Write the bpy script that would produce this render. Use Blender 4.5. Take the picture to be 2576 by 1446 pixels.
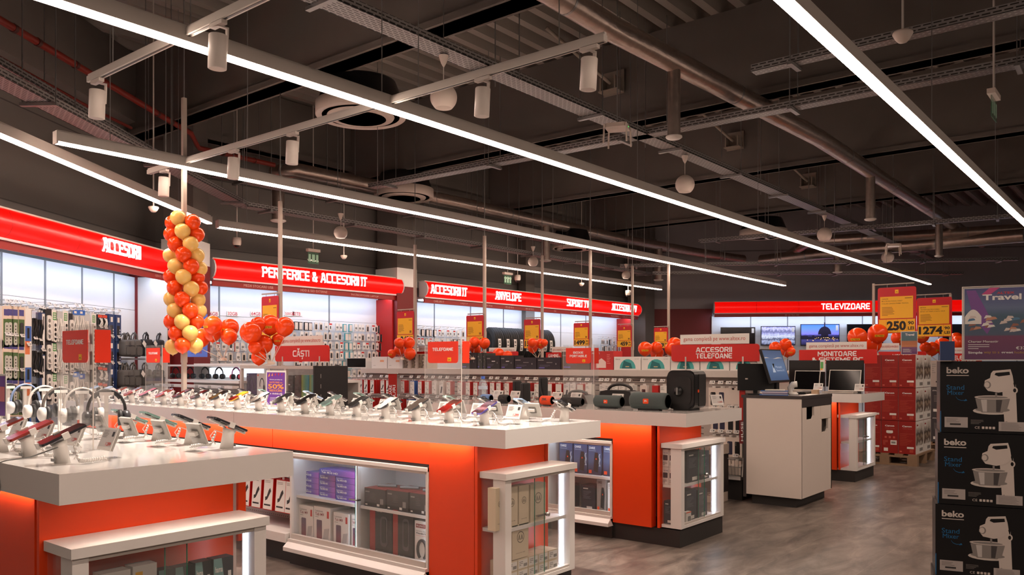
import bpy, math, random
from mathutils import Matrix, Vector
for _o in list(bpy.data.objects): bpy.data.objects.remove(_o)
SC = bpy.context.scene
COL = SC.collection
R = math.radians
random.seed(7)
# ---------------------------------------------------------------- camera
FPX, HOR, ZC, YAW = 2060.0, 912.0, 1.35, R(39.0)      # focal length and horizon in pixels of the 2576x1446 frame
cam = bpy.data.cameras.new('camera'); camo = bpy.data.objects.new('camera', cam); COL.objects.link(camo)
camo.location = (0, 0, ZC); camo.rotation_euler = (R(90), 0, YAW - R(90))
cam.sensor_fit = 'HORIZONTAL'; cam.sensor_width = 36.0; cam.lens = FPX / 2576 * 36.0
cam.shift_y = (HOR - 723.0) / 2576; cam.clip_start = 0.05; cam.clip_end = 200
SC.camera = camo
# ---------------------------------------------------------------- view and world
SC.view_settings.view_transform = 'Standard'; SC.view_settings.look = 'None'
SC.view_settings.exposure = 0.0; SC.view_settings.gamma = 1.0; SC.view_settings.use_curve_mapping = False
SC.cycles.use_denoising = True
SC.cycles.use_adaptive_sampling = True; SC.cycles.adaptive_threshold = 0.04
SC.cycles.max_bounces = 6; SC.cycles.diffuse_bounces = 2; SC.cycles.glossy_bounces = 2
SC.cycles.transmission_bounces = 6; SC.cycles.transparent_max_bounces = 16
SC.cycles.caustics_reflective = False; SC.cycles.caustics_refractive = False
SC.cycles.sample_clamp_indirect = 4.0
W = bpy.data.worlds.new('world'); SC.world = W; W.use_nodes = True
W.node_tree.nodes['Background'].inputs[0].default_value = (1.0, 0.86, 0.76, 1)
W.node_tree.nodes['Background'].inputs[1].default_value = 0.07
# light strengths (all of them lamps of the shop)
E_STRIP, E_COOL, E_CAB, E_TABLE, E_SPOT, E_SIGN, E_SCREEN = 42.0, 23.0, 9.0, 24.0, 240.0, 0.9, 0.95
# ---------------------------------------------------------------- projection of pixels of the photo onto planes of the shop
FX, FY = math.cos(YAW), math.sin(YAW); RX_, RY_ = math.sin(YAW), -math.cos(YAW)
def at_z(px, py, z):
    d = FPX*(ZC-z)/(py-HOR); s = (px-1288)/FPX*d
    return (FX*d+RX_*s, FY*d+RY_*s, z)
def at_d(px, py, d):
    s = (px-1288)/FPX*d
    return (FX*d+RX_*s, FY*d+RY_*s, ZC+(HOR-py)*d/FPX)
def on_plane(px, py, o, ang):      # vertical plane through o=(x,y) along direction ang: (distance along it, height)
    t = (px-1288)/FPX; dx, dy = FX+RX_*t, FY+RY_*t
    nx, ny = math.sin(ang), -math.cos(ang)
    d = (o[0]*nx+o[1]*ny)/(dx*nx+dy*ny)
    return ((dx*d-o[0])*math.cos(ang)+(dy*d-o[1])*math.sin(ang), ZC+(HOR-py)*d/FPX, d)
def face_x(x0, l, r, t, b):        # rectangle seen on a plane x=x0 facing -X: (centre y, width, z low, z high)
    yl = -on_plane(l, t, (x0, 0), -R(90))[0]; yr = -on_plane(r, t, (x0, 0), -R(90))[0]
    m = (l+r)/2
    return ((yl+yr)/2, yl-yr, on_plane(m, b, (x0, 0), -R(90))[1], on_plane(m, t, (x0, 0), -R(90))[1])
def face_y(y0, l, r, t, b):
    xl = on_plane(l, t, (0, y0), 0)[0]; xr = on_plane(r, t, (0, y0), 0)[0]; m = (l+r)/2
    return ((xl+xr)/2, xr-xl, on_plane(m, b, (0, y0), 0)[1], on_plane(m, t, (0, y0), 0)[1])
# ---------------------------------------------------------------- materials
def srgb(r, g, b):
    f = lambda c: (c/255/12.92 if c/255 <= 0.04045 else ((c/255+0.055)/1.055)**2.4)
    return (f(r), f(g), f(b), 1)
MT = {}
def mat(name, col, rough=0.5, metal=0.0, es=0.0, alpha=1.0, trans=0.0, noise=0.0, nscale=30.0, coat=0.0, spec=0.5, ec=None, bump=0.0):
    if name in MT: return MT[name]
    m = bpy.data.materials.new(name); m.use_nodes = True; nt = m.node_tree; b = nt.nodes['Principled BSDF']
    c = srgb(*col)
    b.inputs['Base Color'].default_value = c; b.inputs['Roughness'].default_value = rough; b.inputs['Metallic'].default_value = metal
    b.inputs['Specular IOR Level'].default_value = spec
    if coat: b.inputs['Coat Weight'].default_value = coat; b.inputs['Coat Roughness'].default_value = 0.06
    if es: b.inputs['Emission Color'].default_value = srgb(*(ec or col)); b.inputs['Emission Strength'].default_value = es
    if alpha < 1: b.inputs['Alpha'].default_value = alpha
    if trans: b.inputs['Transmission Weight'].default_value = trans
    if noise or bump:
        tc = nt.nodes.new('ShaderNodeTexCoord'); nz = nt.nodes.new('ShaderNodeTexNoise'); nz.inputs['Scale'].default_value = nscale
        nz.inputs['Detail'].default_value = 4
        nt.links.new(tc.outputs['Object'], nz.inputs['Vector'])
        if noise:
            mx = nt.nodes.new('ShaderNodeMix'); mx.data_type = 'RGBA'; nt.links.new(nz.outputs['Fac'], mx.inputs['Factor'])
            mx.inputs['A'].default_value = [x*(1-noise) for x in c[:3]]+[1]; mx.inputs['B'].default_value = [min(1, x*(1+noise)) for x in c[:3]]+[1]
            nt.links.new(mx.outputs['Result'], b.inputs['Base Color'])
        if bump:
            bp = nt.nodes.new('ShaderNodeBump'); bp.inputs['Strength'].default_value = bump; bp.inputs['Distance'].default_value = 0.01
            nt.links.new(nz.outputs['Fac'], bp.inputs['Height']); nt.links.new(bp.outputs['Normal'], b.inputs['Normal'])
    MT[name] = m; return m
def glass(name, col=(230, 240, 236), op=0.04, rough=0.02):     # thin sheet glass or clear plastic: mostly see-through, with its reflection
    if name in MT: return MT[name]
    m = bpy.data.materials.new(name); m.use_nodes = True; nt = m.node_tree; nt.nodes.clear()
    o = nt.nodes.new('ShaderNodeOutputMaterial'); t = nt.nodes.new('ShaderNodeBsdfTransparent'); g = nt.nodes.new('ShaderNodeBsdfGlossy')
    d = nt.nodes.new('ShaderNodeBsdfDiffuse'); f = nt.nodes.new('ShaderNodeLayerWeight'); a = nt.nodes.new('ShaderNodeMixShader'); b = nt.nodes.new('ShaderNodeMixShader')
    p = nt.nodes.new('ShaderNodeMath'); p.operation = 'POWER'; p.inputs[1].default_value = 4; q = nt.nodes.new('ShaderNodeMath'); q.operation = 'MULTIPLY_ADD'; q.inputs[1].default_value = .6; q.inputs[2].default_value = .025
    d.inputs[0].default_value = srgb(*col); g.inputs['Roughness'].default_value = rough; a.inputs[0].default_value = op
    nt.links.new(f.outputs['Facing'], p.inputs[0]); nt.links.new(p.outputs[0], q.inputs[0])
    nt.links.new(t.outputs[0], a.inputs[1]); nt.links.new(d.outputs[0], a.inputs[2])
    nt.links.new(q.outputs[0], b.inputs[0]); nt.links.new(a.outputs[0], b.inputs[1]); nt.links.new(g.outputs[0], b.inputs[2]); nt.links.new(b.outputs[0], o.inputs[0])
    MT[name] = m; return m
def ramp_mat(name, stops, axis='X', rough=0.5, es=0.0, noise=0.0, nscale=4.0, stretch=(1, 1, 1)):   # printed or shown picture: colours along one generated axis, stirred by noise
    if name in MT: return MT[name]
    m = bpy.data.materials.new(name); m.use_nodes = True; nt = m.node_tree; b = nt.nodes['Principled BSDF']
    tc = nt.nodes.new('ShaderNodeTexCoord'); sp = nt.nodes.new('ShaderNodeSeparateXYZ'); cr = nt.nodes.new('ShaderNodeValToRGB')
    nt.links.new(tc.outputs['Generated'], sp.inputs[0]); out = sp.outputs[axis]
    if noise:
        mp = nt.nodes.new('ShaderNodeMapping'); mp.inputs['Scale'].default_value = stretch
        nz = nt.nodes.new('ShaderNodeTexNoise'); nz.inputs['Scale'].default_value = nscale; nz.inputs['Detail'].default_value = 6
        ml = nt.nodes.new('ShaderNodeMath'); ml.operation = 'MULTIPLY_ADD'; ml.inputs[1].default_value = noise; ad = nt.nodes.new('ShaderNodeMath'); ad.operation = 'SUBTRACT'; ad.inputs[1].default_value = noise*0.5
        nt.links.new(tc.outputs['Generated'], mp.inputs[0]); nt.links.new(mp.outputs[0], nz.inputs['Vector']); nt.links.new(nz.outputs['Fac'], ml.inputs[0])
        nt.links.new(out, ad.inputs[0]); nt.links.new(ad.outputs[0], ml.inputs[2]); out = ml.outputs[0]
    nt.links.new(out, cr.inputs[0])
    el = cr.color_ramp.elements
    while len(el) < len(stops): el.new(0.5)
    for e, (p, c) in zip(el, stops): e.position = p; e.color = srgb(*c)
    nt.links.new(cr.outputs[0], b.inputs['Base Color']); b.inputs['Roughness'].default_value = rough
    if es: nt.links.new(cr.outputs[0], b.inputs['Emission Color']); b.inputs['Emission Strength'].default_value = es
    MT[name] = m; return m
# ---------------------------------------------------------------- mesh building
TXT = {}
def text_geo(s, bold):
    k = (s, bold)
    if k not in TXT:
        c = bpy.data.curves.new('t', 'FONT'); c.body = s; c.size = 1; c.resolution_u = 3; c.offset = bold; c.space_line = 0.9; c.align_x = 'CENTER'
        o = bpy.data.objects.new('t', c); COL.objects.link(o); bpy.context.view_layer.update()
        me = bpy.data.meshes.new_from_object(o.evaluated_get(bpy.context.evaluated_depsgraph_get()))
        vs = [(v.co.x, v.co.y) for v in me.vertices]; fs = [tuple(p.vertices) for p in me.polygons]
        bpy.data.objects.remove(o); bpy.data.curves.remove(c); bpy.data.meshes.remove(me)
        xs = [v[0] for v in vs] or [0, 1]; ys = [v[1] for v in vs] or [0, 1]
        x0, x1, y0, y1 = min(xs), max(xs), min(ys), max(ys)
        TXT[k] = ([((x-x0)/(x1-x0), (y-y0)/(y1-y0)) for x, y in vs], fs, (x1-x0)/(y1-y0))
    return TXT[k]
class MB:
    def __init__(s, T=None): s.v = []; s.f = []; s.mi = []; s.sm = []; s.mats = []; s.T = T or Matrix.Identity(4)
    def at(s, loc=(0, 0, 0), rz=0, rx=0, ry=0):
        s.T = Matrix.Translation(loc) @ Matrix.Rotation(rz, 4, 'Z') @ Matrix.Rotation(ry, 4, 'Y') @ Matrix.Rotation(rx, 4, 'X'); return s
    def add(s, vs, fs, m, smooth=False):
        if m not in s.mats: s.mats.append(m)
        k = s.mats.index(m); n = len(s.v); T = s.T
        s.v += [tuple(T @ Vector(v)) for v in vs]
        for f in fs: s.f.append(tuple(i+n for i in f)); s.mi.append(k); s.sm.append(smooth)
        return s
    def box(s, x0, x1, y0, y1, z0, z1, m, b=0.0):
        if b:
            return s.prism(rrect(x0, x1, z0, z1, b, 2), y0, y1, m)
        v = [(x, y, z) for z in (z0, z1) for y in (y0, y1) for x in (x0, x1)]
        return s.add(v, [(0, 2, 3, 1), (4, 5, 7, 6), (0, 1, 5, 4), (2, 6, 7, 3), (0, 4, 6, 2), (1, 3, 7, 5)], m)
    def quad(s, a, b, c, d, m): return s.add([a, b, c, d], [(0, 1, 2, 3)], m)
    def panel(s, x0, x1, z0, z1, y, m): return s.quad((x0, y, z0), (x1, y, z0), (x1, y, z1), (x0, y, z1), m)
    def prism(s, pts, y0, y1, m, smooth=False):     # outline in x,z extruded along y; y0 is the front
        n = len(pts)
        v = [(x, y0, z) for x, z in pts]+[(x, y1, z) for x, z in pts]
        s.add(v, [tuple(range(n)), tuple(range(2*n-1, n-1, -1))], m)
        return s.add(v, [(i, n+i, n+(i+1) % n, (i+1) % n) for i in range(n)], m, smooth)
    def slab(s, pts, z0, z1, m):                    # outline in x,y extruded along z
        n = len(pts); v = [(x, y, z0) for x, y in pts]+[(x, y, z1) for x, y in pts]
        return s.add(v, [tuple(range(n-1, -1, -1)), tuple(range(n, 2*n))]+[(i, (i+1) % n, n+(i+1) % n, n+i) for i in range(n)], m)
    def lathe(s, prof, m, n=20, c=(0, 0, 0), smooth=True, axis='Z'):
        v = []; P = lambda r, h, a: {'Z': (r*math.cos(a), r*math.sin(a), h), 'X': (h, r*math.cos(a), r*math.sin(a)), 'Y': (r*math.sin(a), h, r*math.cos(a))}[axis]
        for r, h in prof:
            for i in range(n):
                p = P(max(r, 1e-4), h, 2*math.pi*i/n); v.append((p[0]+c[0], p[1]+c[1], p[2]+c[2]))
        f = []
        for j in range(len(prof)-1):
            for i in range(n): f.append((j*n+i, j*n+(i+1) % n, (j+1)*n+(i+1) % n, (j+1)*n+i))
        s.add(v, f, m, smooth)
        if prof[0][0] > 2e-4: s.add(v[:n], [tuple(range(n-1, -1, -1))], m)
        if prof[-1][0] > 2e-4: s.add(v[-n:], [tuple(range(n))], m)
        return s
    def tube(s, pts, r, m, n=6, rr=None):
        P = [Vector(p) for p in pts]; v = []; up = Vector((0, 0, 1)); k = len(P); prev = None
        for i, p in enumerate(P):
            t = (P[min(i+1, k-1)]-P[max(i-1, 0)]).normalized()
            a = t.cross(up) if prev is None else prev-t*prev.dot(t)
            if a.length < 1e-3: a = t.cross(Vector((1, 0, 0)))
            a.normalize(); prev = a; b = t.cross(a); q = rr[i] if rr else r
            for j in range(n):
                w = 2*math.pi*j/n; v.append(p+a*(q*math.cos(w))+b*(q*math.sin(w)))
        f = [(i*n+j, i*n+(j+1) % n, (i+1)*n+(j+1) % n, (i+1)*n+j) for i in range(k-1) for j in range(n)]
        s.add(v, f, m, n > 4)
        return s.add(v[:n]+v[-n:], [tuple(range(n)), tuple(range(2*n-1, n-1, -1))], m)
    def ball(s, c, r, m, n=16, k=10, sz=1.0):
        return s.lathe([(r*math.sin(math.pi*i/k), -r*sz*math.cos(math.pi*i/k)) for i in range(k+1)], m, n, c)
    def text(s, t, x0, x1, z0, z1, y, m, bold=0.0, keep=False, flip=False):
        vs, fs, asp = text_geo(t, bold)
        if keep:
            w = (z1-z0)*asp
            if w > x1-x0: h = (x1-x0)/asp; zc = (z0+z1)/2; z0, z1 = zc-h/2, zc+h/2
            else: xc = (x0+x1)/2; x0, x1 = xc-w/2, xc+w/2
        return s.add([(x0+(x1-x0)*u, y, z0+(z1-z0)*w) for u, w in vs], fs, m)
    def vtext(s, t, x0, x1, z0, z1, y, m, bold=0.0):    # reads upward
        vs, fs, asp = text_geo(t, bold)
        return s.add([(x1-(x1-x0)*w, y, z0+(z1-z0)*u) for u, w in vs], fs, m)
    def text3(s, t, x0, x1, z0, z1, y, m, th, bold=0.0, curve=None):   # raised letters
        vs, fs, asp = text_geo(t, bold)
        g = curve or (lambda z: y)
        P = [(x0+(x1-x0)*u, g(z0+(z1-z0)*w), z0+(z1-z0)*w) for u, w in vs]
        s.add([(a, b-th, c) for a, b, c in P], fs, m)
        ed = {}
        for f in fs:
            for i in range(len(f)):
                e = (f[i], f[(i+1) % len(f)]); k = (min(e), max(e)); ed[k] = None if k in ed else e
        b = [e for e in ed.values() if e]
        return s.add([(a, q-th, c) for a, q, c in P]+P, [(e[1], e[0], e[0]+len(P), e[1]+len(P)) for e in b], m)
    def lines(s, x0, x1, z0, z1, n, y, m, seed=0, fill=0.55):          # small print: short bars
        r = random.Random(seed); h = (z1-z0)/n
        for i in range(n):
            a = z1-(i+1)*h+h*(1-fill)/2; s.panel(x0, x0+(x1-x0)*r.uniform(0.45, 1), a, a+h*fill, y, m)
        return s
    def mesh(s, name):
        me = bpy.data.meshes.new(name); me.from_pydata(s.v, [], s.f)
        for m in s.mats: me.materials.append(m)
        me.polygons.foreach_set('material_index', s.mi); me.polygons.foreach_set('use_smooth', s.sm); me.update(); return me
    def build(s, name, parent=None, loc=(0, 0, 0), rz=0.0):
        return link(name, s.mesh(name), parent, loc, rz)
_O = [(.2, 0), (.8, 0), (1, .2), (1, .8), (.8, 1), (.2, 1), (0, .8), (0, .2), (.2, 0)]; _S = [(0, 0), (.8, 0), (1, .14), (1, .38), (.8, .5), (.2, .5), (0, .62), (0, .86), (.2, 1), (1, 1)]; _A = [[(0, 0), (.34, .92), (.5, 1), (.66, .92), (1, 0)], [(.14, .28), (.86, .28)]]
_C = [(1, 0), (.2, 0), (0, .2), (0, .8), (.2, 1), (1, 1)]; _P = [(0, 0), (0, 1), (.8, 1), (1, .82), (1, .6), (.8, .44), (0, .44)]; _I = [[(0, 0), (0, 1)]]
BLK = {'O': [_O], 'A': _A, 'C': [_C], 'E': [_C, [(0, .5), (.85, .5)]], 'S': [_S], 'R': [_P, [(.5, .44), (1, 0)]], 'P': [_P], 'I': _I, 'F': [[(0, 0), (0, .8), (.2, 1), (1, 1)], [(0, .5), (.85, .5)]], 'T': [[(0, 1), (1, 1)], [(.5, 0), (.5, 1)]],
       'V': [[(0, 1), (.5, 0), (1, 1)]], 'L': [[(0, 1), (0, .2), (.2, 0), (1, 0)]], 'N': [[(0, 0), (0, 1), (1, 0), (1, 1)]], 'U': [[(0, 1), (0, .2), (.2, 0), (.8, 0), (1, .2), (1, 1)]], 'M': [[(0, 0), (0, 1), (.5, .35), (1, 1), (1, 0)]], 'Z': [[(0, 1), (1, 1), (0, 0), (1, 0)]],
       'B': [[(0, 0), (0, 1), (.8, 1), (.96, .86), (.96, .64), (.8, .52), (0, .52)], [(.8, .52), (1, .38), (1, .15), (.8, 0), (0, 0)]], 'X': [[(0, 0), (1, 1)], [(0, 1), (1, 0)]], 'G': [_C, [(1, 0), (1, .45), (.55, .45)]], 'D': [[(0, 0), (.75, 0), (1, .25), (1, .75), (.75, 1), (0, 1), (0, 0)]],
       'H': [[(0, 0), (0, 1)], [(1, 0), (1, 1)], [(0, .5), (1, .5)]], '/': [[(0, 0), (1, 1)]], '&': [[(1, 0), (.2, .72), (.25, .95), (.6, .97), (.65, .75), (.05, .3), (.15, .04), (.6, 0), (1, .42)]], 'Ș': [_S, [(.55, -.34), (.45, -.5)]], 'Ă': _A+[[(.25, 1.42), (.4, 1.28), (.6, 1.28), (.75, 1.42)]]}
def block(mb, s, x0, x1, z0, z1, y, m, th=.002, t=.19):       # square rounded sign capitals, raised by th towards the front
    adv = {'I': .20, ' ': .34, '/': .55, 'M': 1.0, 'A': .84, 'V': .84, '&': .86, 'T': .74, 'L': .66, 'F': .7, 'E': .72}; x = 0; runs = []
    for c in s:
        w = adv.get(c, .78)
        for p in BLK.get(c, []): runs.append([(x+t/2+(w-t)*u, t/2+(1-t)*v) for u, v in p])
        x += w+(.0 if c == ' ' else .10)
    k = (x1-x0)/(x-.10); h = z1-z0
    for p in runs:
        for i in range(len(p)-1):
            (a, b), (c, d) = p[i], p[i+1]; l = math.hypot(c-a, d-b) or 1; ux, uz = (c-a)/l, (d-b)/l; e0 = t/2 if i == 0 else t*.2; e1 = t/2 if i == len(p)-2 else t*.2
            q = [(a-ux*e0-uz*t/2, b-uz*e0+ux*t/2), (a-ux*e0+uz*t/2, b-uz*e0-ux*t/2), (c+ux*e1+uz*t/2, d+uz*e1-ux*t/2), (c+ux*e1-uz*t/2, d+uz*e1+ux*t/2)]
            v = [(x0+px*k, y-th-.00001*i, z0+pz*h) for px, pz in q]+[(x0+px*k, y, z0+pz*h) for px, pz in q]
            mb.add(v, [(0, 1, 2, 3), (0, 4, 5, 1), (1, 5, 6, 2), (2, 6, 7, 3), (3, 7, 4, 0)], m)
    return mb
def rrect(x0, x1, z0, z1, r, n=3, corners=(1, 1, 1, 1)):               # corners: low-left, low-right, top-right, top-left; counter-clockwise
    out = []
    for (cx, cz, a0), on in zip(((x0+r, z0+r, 180), (x1-r, z0+r, 270), (x1-r, z1-r, 0), (x0+r, z1-r, 90)), corners):
        if on: out += [(cx+r*math.cos(R(a0+90*i/n)), cz+r*math.sin(R(a0+90*i/n))) for i in range(n+1)]
        else: out.append({180: (x0, z0), 270: (x1, z0), 0: (x1, z1), 90: (x0, z1)}[a0])
    return out
def link(name, data, parent=None, loc=(0, 0, 0), rz=0.0):
    o = bpy.data.objects.new(name, data); COL.objects.link(o); o.location = loc; o.rotation_euler = (0, 0, rz)
    if parent: o.parent = parent
    return o
def tag(o, label=None, cat=None, group=None, kind=None):
    if label: o['label'] = label
    if cat: o['category'] = cat
    if group: o['group'] = group
    if kind: o['kind'] = kind
    return o
def thing(name, label, cat, loc=(0, 0, 0), rz=0.0, group=None): return tag(link(name, None, None, loc, rz), label, cat, group)
KIDS = {}
def dup(root, loc, rz, label=None, group=None):
    def kids(o): return [c for c in bpy.data.objects if c.parent is o]
    if root.name not in KIDS: KIDS[root.name] = [(c, kids(c)) for c in kids(root)]
    r = root.copy(); COL.objects.link(r); r.location = loc; r.rotation_euler = (0, 0, rz)
    if label: r['label'] = label
    if group: r['group'] = group
    for c, gs in KIDS[root.name]:
        d = c.copy(); COL.objects.link(d); d.parent = r
        for g in gs: e = g.copy(); COL.objects.link(e); e.parent = d
    return r
def struct(o): o['kind'] = 'structure'; return o
ORD = ['first', 'second', 'third', 'fourth', 'fifth', 'sixth', 'seventh', 'eighth', 'ninth', 'tenth', 'eleventh', 'twelfth', 'thirteenth', 'fourteenth', 'fifteenth', 'sixteenth', 'seventeenth', 'eighteenth', 'nineteenth', 'twentieth',
       'twenty-first', 'twenty-second', 'twenty-third', 'twenty-fourth', 'twenty-fifth', 'twenty-sixth', 'twenty-seventh', 'twenty-eighth', 'twenty-ninth', 'thirtieth']+[str(i)+'th' for i in range(31, 60)]
WEST = -R(90)          # front turned to -X: the long side of the tables
# shared materials
WHITE = mat('white_laminate', (236, 232, 228), 0.35); GLOSSW = mat('gloss_white_top', (240, 236, 232), 0.06, coat=0.3)
ORANGE = mat('orange_panel', (238, 70, 18), 0.38, noise=0.05, nscale=3); DARK = mat('dark_plinth', (48, 45, 44), 0.5); BLACK = mat('black_plastic', (16, 16, 17), 0.35)
GREYP = mat('grey_plastic', (128, 128, 126), 0.5); CHROME = mat('chrome', (200, 200, 200), 0.15, 1.0); STEEL = mat('galvanised_steel', (150, 148, 146), 0.4, 0.8, noise=0.15)
PAPER = mat('white_card', (236, 232, 226), 0.6); REDC = mat('red_card', (196, 24, 18), 0.5); INK = mat('dark_print', (45, 42, 42), 0.6); GREYINK = mat('grey_print', (140, 136, 132), 0.6)
YELLOW = mat('yellow_card', (250, 190, 24), 0.5); REDS = mat('red_sign', (206, 26, 14), 0.4); SIGNW = mat('white_letters', (250, 248, 246), 0.5)
GLASS = glass('cabinet_glass'); CLEAR = glass('clear_acrylic', (240, 240, 240), 0.03, 0.03); EDGEG = mat('glass_edge', (60, 140, 110), 0.2)
BALO = mat('orange_balloon', (252, 76, 18), 0.22, spec=0.4); BALC = mat('cream_balloon', (250, 200, 112), 0.25)
def altex(mb, x0, x1, z0, z1, y):      # the shop's small yellow square mark: a house-like angle
    mb.panel(x0, x1, z0, z1, y, YELLOW); w = x1-x0; h = z1-z0; m = mat('brown_mark', (120, 60, 10), 0.5)
    for sx in (0, 1):
        f = lambda u: x0+w*u if sx == 0 else x1-w*u
        mb.add([(f(.5), y-.0008, z0+h*.55), (f(.5), y-.0008, z0+h*.40), (f(.2), y-.0008, z0+h*.18), (f(.2), y-.0008, z0+h*.34)], [(0, 1, 2, 3) if sx else (3, 2, 1, 0)], m)
# ================================================================ the shell
def floor_mat():
    m = bpy.data.materials.new('floor_vinyl'); m.use_nodes = True; nt = m.node_tree; b = nt.nodes['Principled BSDF']; L = nt.links.new
    tc = nt.nodes.new('ShaderNodeTexCoord'); mp = nt.nodes.new('ShaderNodeMapping'); mp.inputs['Scale'].default_value = (0.9, 2.4, 1); mp.inputs['Rotation'].default_value = (0, 0, 0.5)
    n1 = nt.nodes.new('ShaderNodeTexNoise'); n1.inputs['Scale'].default_value = 2.6; n1.inputs['Detail'].default_value = 8; n1.inputs['Roughness'].default_value = 0.65; n1.inputs['Distortion'].default_value = 0.5
    cr = nt.nodes.new('ShaderNodeValToRGB'); e = cr.color_ramp.elements
    e[0].position = 0.36; e[0].color = srgb(76, 69, 65); e[1].position = 0.66; e[1].color = srgb(134, 123, 115); e.new(0.5).color = srgb(104, 95, 88)
    br = nt.nodes.new('ShaderNodeTexBrick'); br.inputs['Scale'].default_value = 1; br.inputs['Mortar Size'].default_value = 0.0022; br.inputs['Brick Width'].default_value = 1.1; br.inputs['Row Height'].default_value = 0.55
    br.inputs['Color1'].default_value = (0.93, 0.93, 0.93, 1); br.inputs['Color2'].default_value = (1.05, 1.02, 1, 1); br.inputs['Mortar'].default_value = (1.5, 1.45, 1.4, 1)
    mb = nt.nodes.new('ShaderNodeMapping'); mb.inputs['Location'].default_value = (0.3, 0.62, 0)
    mx = nt.nodes.new('ShaderNodeMix'); mx.data_type = 'RGBA'; mx.blend_type = 'MULTIPLY'; mx.inputs['Factor'].default_value = 1
    L(tc.outputs['Object'], mp.inputs[0]); L(mp.outputs[0], n1.inputs['Vector']); L(n1.outputs['Fac'], cr.inputs[0]); L(tc.outputs['Object'], mb.inputs[0]); L(mb.outputs[0], br.inputs['Vector'])
    L(cr.outputs[0], mx.inputs['A']); L(br.outputs['Color'], mx.inputs['B']); L(mx.outputs['Result'], b.inputs['Base Color'])
    b.inputs['Roughness'].default_value = 0.42; return m
CONC = mat('concrete', (104, 96, 90), 0.85, noise=0.22, nscale=1.6); DECK = mat('roof_deck', (150, 142, 134), 0.6, 0.0, noise=0.06, nscale=2)
def panel_mat(name, col, pitch=0.0, dk=0.9):     # sandwich panels with horizontal joints
    m = bpy.data.materials.new(name); m.use_nodes = True; nt = m.node_tree; b = nt.nodes['Principled BSDF']; L = nt.links.new
    tc = nt.nodes.new('ShaderNodeTexCoord'); sp = nt.nodes.new('ShaderNodeSeparateXYZ'); dv = nt.nodes.new('ShaderNodeMath'); dv.operation = 'FRACT'; ml = nt.nodes.new('ShaderNodeMath'); ml.operation = 'MULTIPLY'; ml.inputs[1].default_value = 1/pitch
    gt = nt.nodes.new('ShaderNodeMath'); gt.operation = 'GREATER_THAN'; gt.inputs[1].default_value = 0.985; mx = nt.nodes.new('ShaderNodeMix'); mx.data_type = 'RGBA'
    c = srgb(*col); mx.inputs['A'].default_value = c; mx.inputs['B'].default_value = [x*dk*0.5 for x in c[:3]]+[1]
    L(tc.outputs['Object'], sp.inputs[0]); L(sp.outputs['Z'], ml.inputs[0]); L(ml.outputs[0], dv.inputs[0]); L(dv.outputs[0], gt.inputs[0]); L(gt.outputs[0], mx.inputs['Factor']); L(mx.outputs['Result'], b.inputs['Base Color'])
    b.inputs['Roughness'].default_value = 0.6; return m
PANEL = panel_mat('wall_panel_grey', (112, 107, 102), 1.0); PANELW = panel_mat('wall_panel_white', (160, 154, 156), 2.1)
MAROON = mat('maroon_paint', (112, 14, 14), 0.55)
struct(MB().slab([(-6, -8), (30, -8), (30, 14), (-6, 14)], -0.05, 0, floor_mat()).build('floor'))
DECKZ, BEAMZ = 5.2, 4.2
mb = MB(); y = -6.0; prof = []
while y < 12.5: prof += [(y, 0), (y+.10, 0), (y+.145, .16), (y+.255, .16)]; y += .30
vs = []; fs = []
for i, (yy, zz) in enumerate(prof):
    vs += [(-4, yy, DECKZ+zz), (26, yy, DECKZ+zz)]
    if i: fs.append((2*i-2, 2*i-1, 2*i+1, 2*i))
mb.add(vs, fs, DECK); struct(mb.build('ceiling'))
# wall frames: origin on the line of the signs' lower boards, direction running to the right
LO = (2.852, 8.289); LA = math.atan2(9.957-8.289, 5.318-2.852); UO = (0.0, 10.2); TO = (18.96, 8.86); TA = math.atan2(3.75-8.86, 22.2-18.96)
def wall(name, o, ang, x0, x1, y, z0, z1, m, th=0.15):
    return struct(MB().box(x0, x1, 0, th, z0, z1, m).build(name, None, (o[0]-math.sin(ang)*y, o[1]+math.cos(ang)*y, 0), ang))
wall('wall_left', LO, LA, -6, 3.75, 0.52, 0, 5.4, PANEL)
wall('wall_back', UO, 0, 5.2, 18.0, 0.58, 0, 5.4, PANEL)
wall('wall_right', TO, TA, -2.35, 13.0, 0.55, 0, 5.4, PANELW)
tag(wall('trim_1', TO, TA, -2.2, -0.02, 0.50, 0, 2.72, MAROON, 0.05))
tag(wall('trim_2', UO, 0, 9.56, 10.18, 0.40, 0, 2.62, MAROON, 0.10))
tag(wall('trim_3', LO, LA, 3.0, 3.62, 0.40, 0, 2.62, MAROON, 0.10))
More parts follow.
